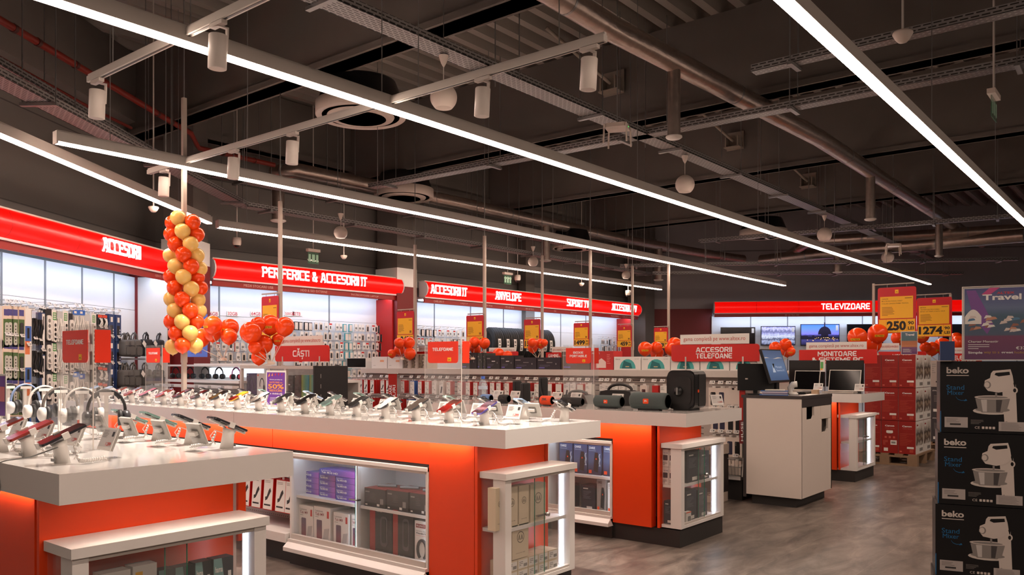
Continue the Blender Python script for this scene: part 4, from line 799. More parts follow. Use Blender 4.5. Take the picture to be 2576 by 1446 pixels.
# small sign holders on the tables
def acrylic_sign(label, x, l, r, tpy, zt, red_l, red_r, red_t, red_b, lines_, H, arrow=True):
    yc, w, z0, z1 = face_x(x, l, r, tpy, tpy); t = thing('acrylic_sign_holder', label, 'sign', (x, yc, H), WEST, 'clear acrylic signs on the tables'); zt = z1-H; w2 = w/2; dp = .075
    mb = MB().box(-w2, w2, 0, .003, 0, zt, CLEAR).box(-w2, w2, dp-.003, dp, 0, zt, CLEAR); mb.box(-w2, -w2+.003, .003, dp-.003, 0, zt, CLEAR).box(w2-.003, w2, .003, dp-.003, 0, zt, CLEAR); mb.build('acrylic_case', t)
    MB().box(w2-.0035, w2+.0005, -.0005, .003, 0, zt, mat('acrylic_edge', (226, 216, 208), .2)).build('bright_edge', t); MB().box(-w2-.0005, -w2+.001, -.0005, .001, 0, zt, MT['acrylic_edge']).build('bright_edge', t)
    ya, wa, za, zb = face_x(x, red_l, red_r, red_t, red_b); za, zb = min(za, zb)-H, max(za, zb)-H; xa, xb = -wa/2-(ya-yc), wa/2-(ya-yc)
    mb = MB().prism(rrect(xa, xb, za, zb, .02, 4, (1, 1, 0, 0)), -.003, -.001, mat('red_insert', (236, 50, 16), .45)); hh = zb-za; ww = xb-xa
    n = len(lines_)
    for i, s in enumerate(lines_): c = zb-hh*(.36 if n == 1 else .30+.22*i); block(mb, s, xa+ww*(.16 if len(s) > 5 else .30), xb-ww*(.16 if len(s) > 5 else .30), c-hh*.075, c+hh*.075, -.0032, SIGNW, .001)
    altex(mb, xb-ww*.34, xb-ww*.22, za+hh*.08, za+hh*.26, -.0034); mb.build('red_insert', t)
    MB().box(w2+.001, w2+.003, .006, dp-.006, za, zb, MT['red_insert']).build('red_side_insert', t); return t
acrylic_sign('tall clear holder with red TELEFOANE card on the nearest table, at left', 1.50, 152, 234, 818, 0, 159, 222, 831, 912, ['TELEFOANE'], 1.0)
acrylic_sign('clear holder with small red TELEFOANE card at the far end of the middle table', 3.72, 366, 408, 868, 0, 369, 403, 875, 912, ['TELEFOANE'], 1.0)
acrylic_sign('clear holder with red TELEFOANE card at the near end of the middle table', 3.72, 1069, 1161, 848, 0, 1077, 1153, 859, 913, ['TELEFOANE'], 1.0)
acrylic_sign('clear holder with red BOXE PORTABILE card on the speaker table', 5.72, 1417, 1494, 867, 0, 1424, 1487, 875, 914, ['BOXE', 'PORTABILE'], .988)
# purple offer card
def offer_card(label, x, l, r, tpy, bpy_, H, sm=False):
    yc, w, z0, z1 = face_x(x, l, r, tpy, bpy_); t = thing('offer_card', label, 'sign', (x, yc, max(z0, H)), WEST); h = z1-max(z0, H); w2 = w/2
    MB().box(-w2, w2, 0, .003, 0, h, PAPER).build('card_frame', t)
    mb = MB().panel(-w2*.92, w2*.92, h*.02, h*.95, -.0008, PUR); OR = mat('offer_orange', (250, 160, 40), .5)
    if not sm:
        for i in range(5): mb.add([(-w2*.8+i*w2*.34, -.0014, h*.93-abs(i-3)*.01), (-w2*.66+i*w2*.34, -.0014, h*.93), (-w2*.62+i*w2*.30, -.0014, h*.84)], [(0, 2, 1)], OR if i < 2 else REDC)
        for s, a, b, m, k in (('Orice produs în', .72, .76, SIGNW, .5), ('RATE FIXE cu', .64, .685, OR, .5), ('50%', .48, .615, OR, .62), ('REDUCERE', .40, .46, OR, .5), ('la dobândă', .32, .37, SIGNW, .5)): mb.text(s, -w2*k*1.3, w2*k*1.3, h*a, h*b, -.0014, m, .02)
        mb.lines(-w2*.6, w2*.6, h*.10, h*.24, 4, -.0014, SIGNW, 3, .25)
    else: mb.panel(-w2*.9, w2*.9, h*.35, h*.7, -.0014, mat('offer_pink', (220, 120, 130), .5)); mb.lines(-w2*.6, w2*.6, h*.1, h*.3, 3, -.0014, SIGNW, 3, .35)
    mb.build('print', t); return t
offer_card('purple and white offer card reading 50% on the middle table', 3.74, 670, 719, 932, 1020, 1.0)
offer_card('purple offer card cut off by the left edge of the photo', 1.35, -30, 15, 940, 1046, 1.0, True)
# portable speakers on the second table
FAB = mat('speaker_cloth_green', (72, 84, 84), .8, bump=.3, nscale=300); FABK = mat('speaker_cloth_black', (30, 29, 30), .75, bump=.3, nscale=300); BADGE = mat('orange_badge', (250, 84, 30), .4); H3 = .988
def tube_speaker(label, x, l, r, tpy, bpy_, cloth, badge, logo_col=None):
    yc, w, z0, z1 = face_x(x, l, r, tpy, bpy_); rad = (z1-H3-.004)/2; t = thing('portable_speaker', label, 'speaker', (x+rad, yc, H3), WEST, 'portable speakers on the table'); q = w/2*.90; z = rad+.006
    MB().lathe([(rad*.80, -q), (rad*.93, -q*.96), (rad*.98, -q*.85), (rad, -q*.4), (rad, q*.4), (rad*.98, q*.85), (rad*.93, q*.96), (rad*.80, q)], cloth, 32, (0, 0, z), axis='X').build('cloth_body', t)
    for sx in (-1, 1):
        e = MB().lathe([(rad*.80, q), (rad*.74, q*1.0+.004), (rad*.70, q-.012), (rad*.66, q-.012)], BLACK, 28, (0, 0, z), axis='X').lathe([(rad*.66, q-.012), (rad*.5, q-.004), (.001, q-.001)], GREYP if badge else DARK, 24, (0, 0, z), axis='X')
        if sx < 0: e.v = [(-a, b, c) for a, b, c in e.v]; e.f = [f[::-1] for f in e.f]
        e.build('bass_radiator', t)
    mb = MB()
    if badge: s = rad*.36; mb.box(-s, s, -rad*.985-.002, -rad*.9, z+.0-s*.8, z+s*.8, BADGE, s*.25).text('JBL', -s*.6, s*.6, z-s*.3, z+s*.4, -rad*.985-.003, SIGNW, .02)
    else: s = rad*.8; mb.text3('JBL', -s*.9, s*.9, z-s*.15, z+s*.62, -rad*.80, mat('speaker_logo', logo_col or (70, 66, 64), .4), rad*.22, .01)
    mb.build('badge', t); MB().box(-q*.6, q*.6, -rad*.35, rad*.35, 0, .012, BLACK).build('foot_strip', t); return t
tube_speaker('large dark green cylinder speaker at the near end of the speaker table', 5.44, 1575, 1675, 988, 1029, FAB, True); tube_speaker('medium dark green cylinder speaker, between the black and the large one', 5.48, 1487, 1560, 995, 1025, FAB, True)
tube_speaker('small black cylinder speaker on the speaker table', 5.52, 1404, 1462, 1000, 1023, FABK, False); tube_speaker('tiny blue speaker near the water bottle', 5.56, 1205, 1230, 992, 1008, mat('speaker_blue', (96, 130, 180), .6), False, (150, 180, 220)); tube_speaker('tiny black speaker beside the tall black ones', 5.56, 1250, 1274, 993, 1009, FABK, False, (130, 130, 130)); tube_speaker('small orange speaker in the middle of the speaker table', 5.50, 1354, 1384, 996, 1013, mat('speaker_orange', (236, 76, 26), .6), False, (255, 190, 150))
def upright_speaker(label, x, l, r, tpy, strap=False):
    yc, w, z0, z1 = face_x(x, l, r, tpy, tpy); rad = w/2; h = z1-H3; t = thing('portable_speaker', label, 'speaker', (x+rad, yc, H3), WEST, 'portable speakers on the table')
    MB().lathe([(rad*.8, 0), (rad, .012), (rad, h-.012), (rad*.86, h), (rad*.8, h-.006), (.001, h-.006)], FABK, 24).build('cloth_body', t)
    MB().box(-rad*.25, rad*.25, -rad-.004, -rad*.9, h*.05, h*.95, BLACK).build('control_strip', t)
    if strap: MB().tube([(0, -rad-.004, h*.8), (rad*.3, -rad-.012, h*.5), (rad*.9, -rad-.008, h*.15), (rad*.7, -rad-.004, .03)], .006, DARK, 6).build('carry_strap', t)
    return t
upright_speaker('upright black speaker, left one of the standing pair', 5.80, 1285, 1303, 958); upright_speaker('upright black speaker, front one of the standing pair', 5.56, 1304, 1324, 963); upright_speaker('tall black upright speaker with a grey strap behind the orange one', 5.82, 1350, 1369, 949, True)
for px, lab in ((1252, 'left of the tall speakers'), (1295, 'between the upright speakers'), (1332, 'between the upright speakers and the orange one'), (1400, 'right of the orange speaker'), (1448, 'behind the small black speaker'), (1552, 'behind the medium green speaker'), (1688, 'beside the big black party speaker')):
    x = 5.66 if px < 1650 else 5.62; place(TG0, 't', (x, -on_plane(px, 1000, (x, 0), WEST)[0], H3), WEST, 'white price tag on the speaker table, '+lab, 'price tags, speaker table')
place(TG0, 't', (5.98, 2.78, H3), R(-30), 'white price tag at the right corner of the speaker table', 'price tags, speaker table')
# boombox
def boombox(label, x, l, r, tpy, bpy_):
    yc, w, z0, z1 = face_x(x, l, r, tpy, bpy_); t = thing('boombox', label, 'speaker', (x, yc, H3), WEST); h = z1-H3; w2 = w/2
    MB().prism([(-w2, 0), (w2, 0), (w2*.78, h*.66), (w2*.5, h*.72), (-w2*.5, h*.72), (-w2*.78, h*.66)], 0, .16, FABK).build('body', t)
    for sx in (-1, 1): MB().prism([(sx*w2*.98, 0), (sx*w2*1.04, 0), (sx*w2*.82, h*.68), (sx*w2*.76, h*.68)][::sx], .0, .165, GREYP).build('side_trim', t)
    MB().tube([(w2*.62*math.cos(R(a)), .08, h*.66+h*.34*math.sin(R(a))**.8) for a in range(0, 181, 15)], .013, DARK, 8).build('handle', t); return t
boombox('black boombox with a carry handle behind the green speakers', 5.92, 1500, 1596, 967, 1014)
boombox('low dark grey boombox behind the small black speaker', 6.0, 1405, 1478, 984, 1010)
# party speaker: a rounded cube
x = 5.60; yc, w, z0, z1 = face_x(x, 1678, 1744, 928, 1028); t = thing('party_speaker', 'big black cube-shaped party speaker on the speaker table', 'speaker', (x+.0, yc, H3), R(-84)); h = z1-H3-.01; w2 = w/2
MB().prism(rrect(-w2, w2, .01, h, .045, 5), .02, .26, BLACK).build('body', t); MB().prism(rrect(-w2*.98, w2*.98, .02, h-.01, .05, 5), .0, .02, BLACK).build('front_rim', t)
MB().prism(rrect(-w2*.80, w2*.80, .05, h-.05, .03, 4), -.006, .002, mat('grille_black', (26, 25, 25), .6)).build('front_grille', t)
MB().lathe([(.001, -.035), (.02, -.034), (.034, -.024), (.036, -.006)], BLACK, 24, (-.01, 0, h*.48), axis='Y').box(-.016, -.004, -.04, -.03, h*.48-.025, h*.48+.025, GREYP).build('dial', t)
MB().box(w2+.0, w2+.004, .08, .10, h*.45, h*.52, BADGE).build('badge', t); MB().box(-w2*.6, w2*.6, .03, .24, -.008, .012, DARK).build('feet', t)
MB().box(w2-.002, w2+.003, .10, .24, h*.1, h*.9, MT['grille_black']).build('side_grille', t)
# water bottle
x = 5.85; yc, w, z0, z1 = face_x(x, 1206, 1224, 946, 1002); t = thing('water_bottle', 'clear plastic water bottle with a blue cap on the speaker table', 'bottle', (x, yc, H3)); r = w/2; h = z1-H3
PET = glass('bottle_plastic', (196, 214, 228), .28, .05); MB().lathe([(r*.8, 0), (r, .01), (r, h*.40), (r*.93, h*.43), (r, h*.46), (r, h*.62), (r*.8, h*.74), (r*.4, h*.86), (r*.36, h*.90)], PET, 20).build('bottle_body', t)
MB().lathe([(r*.42, h*.89), (r*.42, h), (.001, h)], mat('blue_cap', (40, 90, 190), .4), 16).build('cap', t); MB().lathe([(r*1.01, h*.47), (r*1.01, h*.60)], mat('bottle_label', (200, 214, 230), .5), 20).build('paper_label', t)
# ================================================================ packs that hang or stand: one mesh per kind, copied
PACK = {}
def pack(kind, w, h, d, body, fn=None, hang=True):      # hung packs: origin at the top edge, front at local y=0
    if kind not in PACK:
        mb = MB(); z0, z1 = (-h, 0) if hang else (0, h); mb.box(-w/2, w/2, 0, d, z0, z1, body)
        if hang: mb.box(-.012, .012, d*.3, d*.3+.001, 0, .018, PAPER)
        if fn: fn(mb, w, h, z0)
        PACK[kind] = mb.mesh(kind)
    return PACK[kind]
def put(name, me, label, cat, group, loc, rz, rx=0.0):
    o = link(name, me, None, loc, rz)
    if rx: o.rotation_euler = (rx, 0, rz)
    return tag(o, label, cat, group)
CM = lambda n, *c: mat(n, c, .5)
def p_holder(mb, w, h, z):      # white front, dark gadget, caption
    mb.panel(-w*.46, w*.46, z+h*.02, z+h*.98, -.0008, PAPER); mb.add([(w*.05, -.0012, z+h*.62), (w*.2, -.0012, z+h*.7), (w*.3, -.0012, z+h*.6), (-w*.05, -.0012, z+h*.33), (-w*.26, -.0012, z+h*.28), (-w*.28, -.0012, z+h*.4), (-w*.12, -.0012, z+h*.42)], [(6, 5, 4, 3, 2, 1, 0)], INK)
    mb.panel(-w*.36, w*.30, z+h*.13, z+h*.18, -.0012, INK).lines(-w*.36, w*.2, z+h*.84, z+h*.93, 2, -.0012, GREYINK, 2, .3)
def p_cable(mb, w, h, z):
    mb.panel(-w*.47, w*.47, z+h*.02, z+h*.96, -.0008, PAPER); P = [(-w*.3+w*.6*u, -.0012, z+h*(.52-.25*u)+h*.05*math.sin(u*9)) for u in [i/8 for i in range(9)]]
    mb.add([(x, y, q-.003) for x, y, q in P]+[(x, y, q+.003) for x, y, q in P], [(i, i+1, 10+i, 9+i) for i in range(8)], INK); mb.lines(-w*.38, w*.25, z+h*.72, z+h*.90, 3, -.0012, GREYINK, 7, .35); mb.panel(-w*.4, w*.1, z+h*.05, z+h*.10, -.0012, GREYINK)
def p_case(c):
    def f(mb, w, h, z):
        mb.panel(-w*.47, w*.47, z+h*.02, z+h*.98, -.0008, CM('case_card', 226, 212, 200)); mb.prism(rrect(-w*.27, w*.27, z+h*.12, z+h*.78, w*.09, 3), -.0016, -.0008, c); 
        for k in range(3): mb.panel(-w*.2, -w*.12, z+h*(.70-.06*k), z+h*(.735-.06*k), -.002, GREYINK)
    return f
def p_bank(mb, w, h, z):
    mb.panel(-w*.46, w*.46, z+h*.02, z+h*.98, -.0008, PAPER); mb.add([(-w*.25, -.0012, z+h*.15), (w*.1, -.0012, z+h*.15), (w*.3, -.0012, z+h*.62), (-w*.02, -.0012, z+h*.62)], [(0, 1, 2, 3)], CM('bank_dark', 44, 40, 54)); mb.lines(-w*.38, w*.3, z+h*.74, z+h*.92, 3, -.0012, GREYINK, 8, .35)
def p_plain(mb, w, h, z): mb.panel(-w*.4, w*.4, z+h*.08, z+h*.92, -.0008, CM('clear_case', 226, 214, 204)).lines(-w*.3, w*.2, z+h*.1, z+h*.2, 2, -.0012, GREYINK, 2, .3)
def p_light(mb, w, h, z): mb.panel(-w*.46, w*.46, z+h*.02, z+h*.98, -.0008, PAPER).prism(rrect(-w*.3, w*.3, z+h*.3, z+h*.6, w*.1, 2), -.0016, -.0008, GREYP).lines(-w*.36, w*.2, z+h*.1, z+h*.2, 2, -.0012, INK, 3, .4)
KIND = {
 'holder_box': ('red and white holder box', .085, .19, .045, REDC, p_holder), 'cable_pack': ('red-spined white cable pack', .075, .17, .022, REDC, p_cable),
 'plain_cable_pack': ('white cable pack', .08, .175, .02, PAPER, p_cable), 'blue_cable_pack': ('white and blue cable pack', .085, .19, .03, CM('card_blue', 40, 90, 170), p_cable),
 'charger_box': ('red-sided white charger box', .09, .22, .04, REDC, p_light), 'power_bank_box': ('white power bank box', .075, .18, .03, PAPER, p_bank),
 'phone_case_pack': ('dark blue phone case pack', .10, .20, .02, CM('case_card', 226, 212, 200), p_case(CM('case_navy', 40, 40, 66))), 'black_case_pack': ('black phone case pack', .10, .20, .02, CM('case_card', 226, 212, 200), p_case(BLACK)),
 'clear_case_pack': ('clear phone case pack', .10, .20, .02, CM('case_card', 226, 212, 200), p_plain), 'red_case_pack': ('plain red case pack', .075, .17, .02, REDC, None), 'brown_case_pack': ('white wine-red phone pack', .085, .19, .02, PAPER, p_case(CM('case_wine', 70, 20, 30))),
 'blister_pack': ('small white blister pack', .065, .115, .012, CM('blister_white', 214, 212, 210), p_light), 'dark_blister_pack': ('small black-and-white blister pack', .065, .12, .012, CM('blister_white', 214, 212, 210), p_case(INK)), 'teal_pack': ('small teal pack', .07, .13, .02, CM('card_teal', 60, 160, 170), p_plain),
 'red_top_pack': ('small red-topped white pack', .06, .11, .012, PAPER, lambda mb, w, h, z: mb.panel(-w*.48, w*.48, z+h*.78, z+h*.99, -.0008, REDC).panel(-w*.2, w*.15, z+h*.2, z+h*.6, -.0008, INK)), 'black_pack': ('small black pack', .07, .13, .03, BLACK, p_plain), 'orange_pack': ('small orange pack', .07, .13, .02, CM('card_orange', 226, 84, 40), p_light),
}
def hangs(kind, label, group, loc, rz, depth=1, step=None):
    d, w, h, th, body, fn = KIND[kind]; me = pack(kind, w, h, th, body, fn)
    s = step or th+.006; nx, ny = -math.sin(rz), math.cos(rz)
    for k in range(depth):
        put(kind, me, d+', '+label+('' if depth == 1 else ', front' if k == 0 else ', '+('second', 'third', 'fourth')[min(k-1, 2)]+' behind'), 'retail pack', group, (loc[0]+nx*s*k, loc[1]+ny*s*k, loc[2]), rz)
HOOKM = None
def hook_mesh():
    mb = MB(); mb.tube([(0, .30, .0), (0, .0, .004), (0, -.012, .012)], .0028, STEEL, 5); mb.tube([(0, .30, .04), (0, -.01, .045)], .002, STEEL, 5)
    mb.at((0, -.014, .032), rx=R(-30)); mb.box(-.027, .027, 0, .006, -.018, .018, STAND).panel(-.022, .022, -.013, .014, -.0006, mat('tag_screen', (176, 172, 168), .5)).panel(.008, .02, -.004, .008, -.001, INK); return mb.mesh('display_hook')
HOOKM = hook_mesh()
def hook(parent, loc): return link('display_hook', HOOKM, parent, loc, 0)
# ---------------------------------------------------------------- gondola with phone accessories (front at x = 7.8)
GX = 8.06
def gondola(label, x, ya, yb, zt, zp=None):
    loc = (x, (ya+yb)/2, 0); t = thing('gondola_shelf', label, 'shop shelf', loc, WEST, 'free-standing shop shelves'); L = (yb-ya)/2
    MB().box(-L, L, 0, .03, .14, zt-.04, mat('slat_back', (190, 178, 170), .55)).build('back_board', t); MB().box(-L, L, -.10, .62, zt-.035, zt, WHITE).build('top_board', t)
    MB().box(-L, L, -.44, .62, .20, .24, WHITE).build('base_shelf', t); MB().box(-L, L, -.40, .6, 0, .20, DARK).build('plinth', t); MB().box(-L, L, -.105, -.10, zt-.07, zt, ALU).build('front_rail', t)
    for i in range(int(2*L/1.0)+1): q = min(L, -L+i*1.0); MB().box(q-.015, q+.015, -.006, .0, .2, zt-.04, STEEL).build('upright', t)
    for z in [.35+.055*i for i in range(int((zt-.45)/.055))]:
        pass
    return t
GZ = 1.268
G = gondola('long white accessory gondola in front of the back wall, under the ACCESORII TELEFOANE sign', GX, 3.30, 9.3, GZ)
gy0 = (3.30+9.3)/2
SLOT = mat('slot_dark', (84, 74, 70), .7)
for j, z in enumerate([.34+.062*i for i in range(15)]):
    mb = MB()
    for i in range(24): q = -3.0+.25*i; mb.panel(q+.03, q+.15, z, z+.010, -.0012, SLOT)
    tag(mb.build('slot_row', G), kind='stuff')
def g_y(px, x=GX-.30): return -on_plane(px, 930, (x, 0), WEST)[0]
def g_z(px, py, x=GX-.30): return on_plane(px, py, (x, 0), WEST)[1]
GR = [ # (row, pixel x, kind, depth)
 [(888, 'holder_box', 3), (907, 'holder_box', 2), (920, 'holder_box', 2), (936, 'holder_box', 3), (962, 'holder_box', 2), (976, 'holder_box', 2), (1013, 'cable_pack', 3), (1037, 'blue_cable_pack', 2), (1056, 'cable_pack', 3), (1074, 'cable_pack', 3), (1092, 'plain_cable_pack', 2), (1110, 'power_bank_box', 2), (1128, 'cable_pack', 3), (1156, 'cable_pack', 3), (1177, 'cable_pack', 3), (1196, 'cable_pack', 3), (1217, 'cable_pack', 3),
  (1238, 'cable_pack', 2), (1254, 'cable_pack', 2), (1275, 'cable_pack', 4), (1306, 'plain_cable_pack', 2), (1328, 'cable_pack', 3), (1350, 'cable_pack', 3), (1381, 'charger_box', 3), (1405, 'charger_box', 2), (1425, 'power_bank_box', 2), (1441, 'plain_cable_pack', 2), (1459, 'charger_box', 3), (1480, 'plain_cable_pack', 3), (1515, 'power_bank_box', 3), (1529, 'power_bank_box', 2), (1547, 'power_bank_box', 2), (1564, 'power_bank_box', 2), (1584, 'power_bank_box', 3), (1619, 'brown_case_pack', 2), (1648, 'red_case_pack', 2), (1669, 'plain_cable_pack', 2),
  (1794, 'black_case_pack', 2), (1815, 'phone_case_pack', 3), (1835, 'clear_case_pack', 3), (1853, 'clear_case_pack', 3)],
 [(890, 'holder_box', 2), (908, 'holder_box', 2), (933, 'holder_box', 3), (967, 'holder_box', 2), (1004, 'holder_box', 2), (1028, 'blue_cable_pack', 3), (1054, 'cable_pack', 3), (1078, 'plain_cable_pack', 2), (1103, 'power_bank_box', 2), (1126, 'cable_pack', 4), (1157, 'cable_pack', 3), (1177, 'cable_pack', 3), (1196, 'cable_pack', 2), (1218, 'cable_pack', 3), (1243, 'plain_cable_pack', 2), (1273, 'cable_pack', 2), (1310, 'cable_pack', 2), (1345, 'cable_pack', 2), (1375, 'charger_box', 2), (1400, 'charger_box', 2), (1430, 'plain_cable_pack', 1), (1470, 'charger_box', 2),
  (1800, 'phone_case_pack', 2), (1817, 'phone_case_pack', 2), (1838, 'black_case_pack', 2), (1857, 'black_case_pack', 2)],
 [(1795, 'black_case_pack', 2), (1815, 'clear_case_pack', 2), (1836, 'phone_case_pack', 2), (1855, 'black_case_pack', 2)], [(1826, 'clear_case_pack', 2), (1853, 'black_case_pack', 2)]]
for r, row in enumerate(GR):
    for k, (px, kind, dep) in enumerate(row):
        zt = [1.125, .868, .60, .385][r] if px < 1700 else [1.115, .87, .625, .39][r]
        y = g_y(px); hangs(kind, 'gondola '+('top', 'second', 'third', 'bottom')[r]+' row, '+ORD[k]+' from left', 'packs hanging on the accessory gondola', (GX-.30, y, zt-.02), WEST, dep)
        hook(G, (gy0-y, -.31, zt+.004))
# row two is cut by the tables; boxes that stand on the gondola
def carton(name, label, cat, group, loc, w, d, h, rz, body, fn=None):
    t = MB().box(-w/2, w/2, 0, d, 0, h, body)
    if fn: fn(t, w, h)
    return tag(t.build(name, None, loc, rz), label, cat, group)
TEAL = CM('print_teal', 70, 170, 166); TEALD = CM('print_teal_dark', 24, 104, 106)
def b_deco(mb, w, h):
    mb.add([(w*.02+w*.30*math.cos(R(q)), -.0008, h*.10+h*.72*max(0, math.sin(R(q)))) for q in range(0, 181, 20)], [tuple(range(10))], TEAL); mb.add([(-w*.2, -.0014, h*.1), (w*.2, -.0014, h*.1), (w*.14, -.0014, h*.5), (-w*.02, -.0014, h*.62), (-w*.12, -.0014, h*.72)], [(0, 1, 2, 3, 4)], TEALD)
    mb.text('deco', -w*.44, -w*.26, h*.76, h*.88, -.0014, GREYINK).text('tp-link', w*.28, w*.44, h*.78, h*.86, -.0014, GREYINK); mb.panel(-w*.06, w*.08, h*.22, h*.28, -.002, CM('label_sand', 220, 190, 140))
def b_red(mb, w, h):
    mb.prism([(-w*.25, h*.1), (w*.18, h*.1), (w*.18, h*.42), (-.02*w, h*.62), (-w*.25, h*.42)], -.0012, 0, CM('print_pale', 240, 214, 206)); mb.lines(w*.22, w*.46, h*.3, h*.85, 6, -.001, CM('print_pink', 226, 130, 120), 4, .4); mb.text('MERCUSYS', -w*.45, -w*.1, h*.84, h*.93, -.001, SIGNW)
def b_dark(c):
    def f(mb, w, h): mb.panel(-w*.46, -w*.22, h*.74, h*.82, -.001, GREYINK).panel(-w*.1, w*.15, h*.55, h*.60, -.001, c).lines(-w*.40, w*.1, h*.2, h*.4, 3, -.001, CM('print_dim', 90, 84, 100), 6, .35).panel(-w*.42, -w*.18, h*.10, h*.17, -.001, CM('print_violet', 110, 100, 190)).panel(w*.28, w*.32, h*.4, h*.52, -.001, GREYINK)
    return f
def b_white(mb, w, h): mb.panel(w*.05, w*.3, h*.55, h*.72, -.001, CM('print_peach', 236, 170, 130)).lines(-w*.4, -w*.1, h*.2, h*.3, 1, -.001, GREYINK, 1, .2)
def b_photo(mb, w, h): mb.panel(-w*.46, w*.46, h*.04, h*.96, -.001, ramp_mat('box_photo', [(0, (60, 50, 40)), (.3, (130, 116, 96)), (.5, (70, 60, 50)), (.7, (200, 190, 176)), (1, (170, 160, 150))], 'X', .5, 0, .9, 5))
DB, TB = CM('carton_black', 44, 40, 42), CM('carton_dark_violet', 40, 34, 42)
def on_top(name, label, px0, px1, py, body, fn, zb=GZ, x=GX-.06, d=.2):
    ya, yb = g_y(px0, x), g_y(px1, x); z1 = g_z((px0+px1)/2, py, x)
    return carton(name, label, 'box', 'boxes on top of the accessory gondola', (x, (ya+yb)/2, zb), ya-yb-.006, d, max(.05, z1-zb), WEST, body, fn)
on_top('tablet_display', 'black framed screen lying at the left end of the gondola top', 872, 921, 900, PAPER, lambda mb, w, h: mb.panel(-w*.48, w*.48, h*.1, h*.95, -.001, SCRK))
for i, (a, b) in enumerate(((935, 974), (975, 1013))): on_top('router_box', 'white router box with orange print, %s on the gondola top' % ('left one' if i == 0 else 'right one'), a, b, 897, PAPER, b_white)
for i, (a, b) in enumerate(((1014, 1034), (1035, 1051), (1052, 1075))): on_top('camera_box', 'box with a photo print on the gondola, %s of three left of the TELEFOANE card' % ORD[i], a, b, 890, CM('carton_beige', 190, 176, 160), b_photo)
for i, (a, b, py, c) in enumerate(((1160, 1200, 887, DB), (1201, 1214, 888, CM('carton_grey', 60, 62, 58)), (1215, 1222, 888, CM('carton_grey', 60, 62, 58)), (1223, 1258, 894, DB), (1259, 1293, 894, DB), (1294, 1350, 899, TB), (1351, 1411, 899, TB), (1412, 1484, 884, CM('carton_brown', 84, 70, 56)))):
    on_top('gaming_box', 'dark accessory box on the gondola top, %s from the left in the dark row' % ORD[i], a, b, py, c, b_dark((REDS, GREYINK, GREYINK, SIGNW, SIGNW, GREYINK, GREYINK, YELLOW)[i]))
on_top('router_box', 'red router box with a white house print beside the BOXE PORTABILE card', 1486, 1543, 883, CM('carton_red', 196, 44, 42), b_red)
for i, (a, b) in enumerate(((1544, 1612), (1613, 1686), (1687, 1760), (1761, 1835), (1836, 1905))): on_top('router_box', 'white router box with a teal picture, %s from the left on the gondola top' % ORD[i], a, b, 897, PAPER, b_deco)
# red flag signs on the gondola front
def flag(label, x, l, r, tpy, z0, txt, tz0, tz1, split=None):
    yc, w, a, b = face_x(x, l, r, tpy, tpy); t = thing('flag_sign', label, 'sign', (x, yc, z0), WEST, 'red flag signs'); h = a-z0; w2 = w/2
    MB().box(-w2, w2, 0, .012, 0, h, mat('flag_red', (176, 28, 10), .45)).build('flag_board', t); MB().box(-w2, w2, -.002, 0, 0, h*(.36 if split else 0.0)+.001, MAROON).build('lower_field', t)
    for s, xa, xb in txt: MB().vtext(s, w2*xa, w2*xb, tz0*h, tz1*h, -.004, SIGNW, .01).build('lettering', t)
    MB().box(-w2-.01, w2+.03, -.01, .006, h, h+.012, ALU).build('clip_rail', t); MB().tube([(w2*.8, .01, h-.02), (w2*.8, .30, h-.02)], .005, STEEL, 6).build('arm', t)
flag('red vertical flag sign on the gondola with letters TOARE and URI', 7.62, 977, 997, 940, .80, [('TOARE', -.75, -.05), ('LURI', .15, .85)], .12, .62)
flag('red vertical flag sign reading HUSE at the right end of the gondola', 7.62, 1860, 1874, 954, .56, [('HUSE', -.35, .45)], .04, .34, True)
# wire basket on the base shelf
def basket(px, z, label, kind='wire_basket'):
    y = g_y(px, 7.72); t = thing(kind, label, 'basket', (7.70, y, z), WEST); W_, D_, H_ = .16, .24, .17
    mb = MB()
    for i in range(9): q = -W_+i*W_*2/8; mb.tube([(q*.8, -D_*.4, 0), (q, -D_*.62, H_)], .002, STEEL, 4).tube([(q*.8, D_*.5, 0), (q, D_*.6, H_)], .002, STEEL, 4)
    for i in range(9):
        q = -D_*.4+i*D_*.9/8
        for sx in (-1, 1): mb.tube([(sx*W_*.8, q, 0), (sx*W_, q, H_)], .002, STEEL, 4)
    for zz, k in ((0, .8), (H_*.5, .9), (H_, 1.0)): mb.tube([(-W_*k, -D_*(.4+.22*zz/H_), zz), (W_*k, -D_*(.4+.22*zz/H_), zz), (W_*k, D_*(.5+.1*zz/H_), zz), (-W_*k, D_*(.5+.1*zz/H_), zz), (-W_*k, -D_*(.4+.22*zz/H_), zz)], .003, STEEL, 5)
    mb.build('wire_cage', t); MB().box(-W_*.75, W_*.75, -D_*.36, D_*.45, .004, .09, CM('basket_packs', 220, 208, 196)).build('pack_heap', t); MB().tube([(W_, -D_*.62, 0), (W_*1.1, -D_*.5, H_*2.2)], .006, ALU, 6).build('handle', t); return t
basket(1846, .245, 'chrome wire basket on the bottom shelf of the gondola beside the white counter')
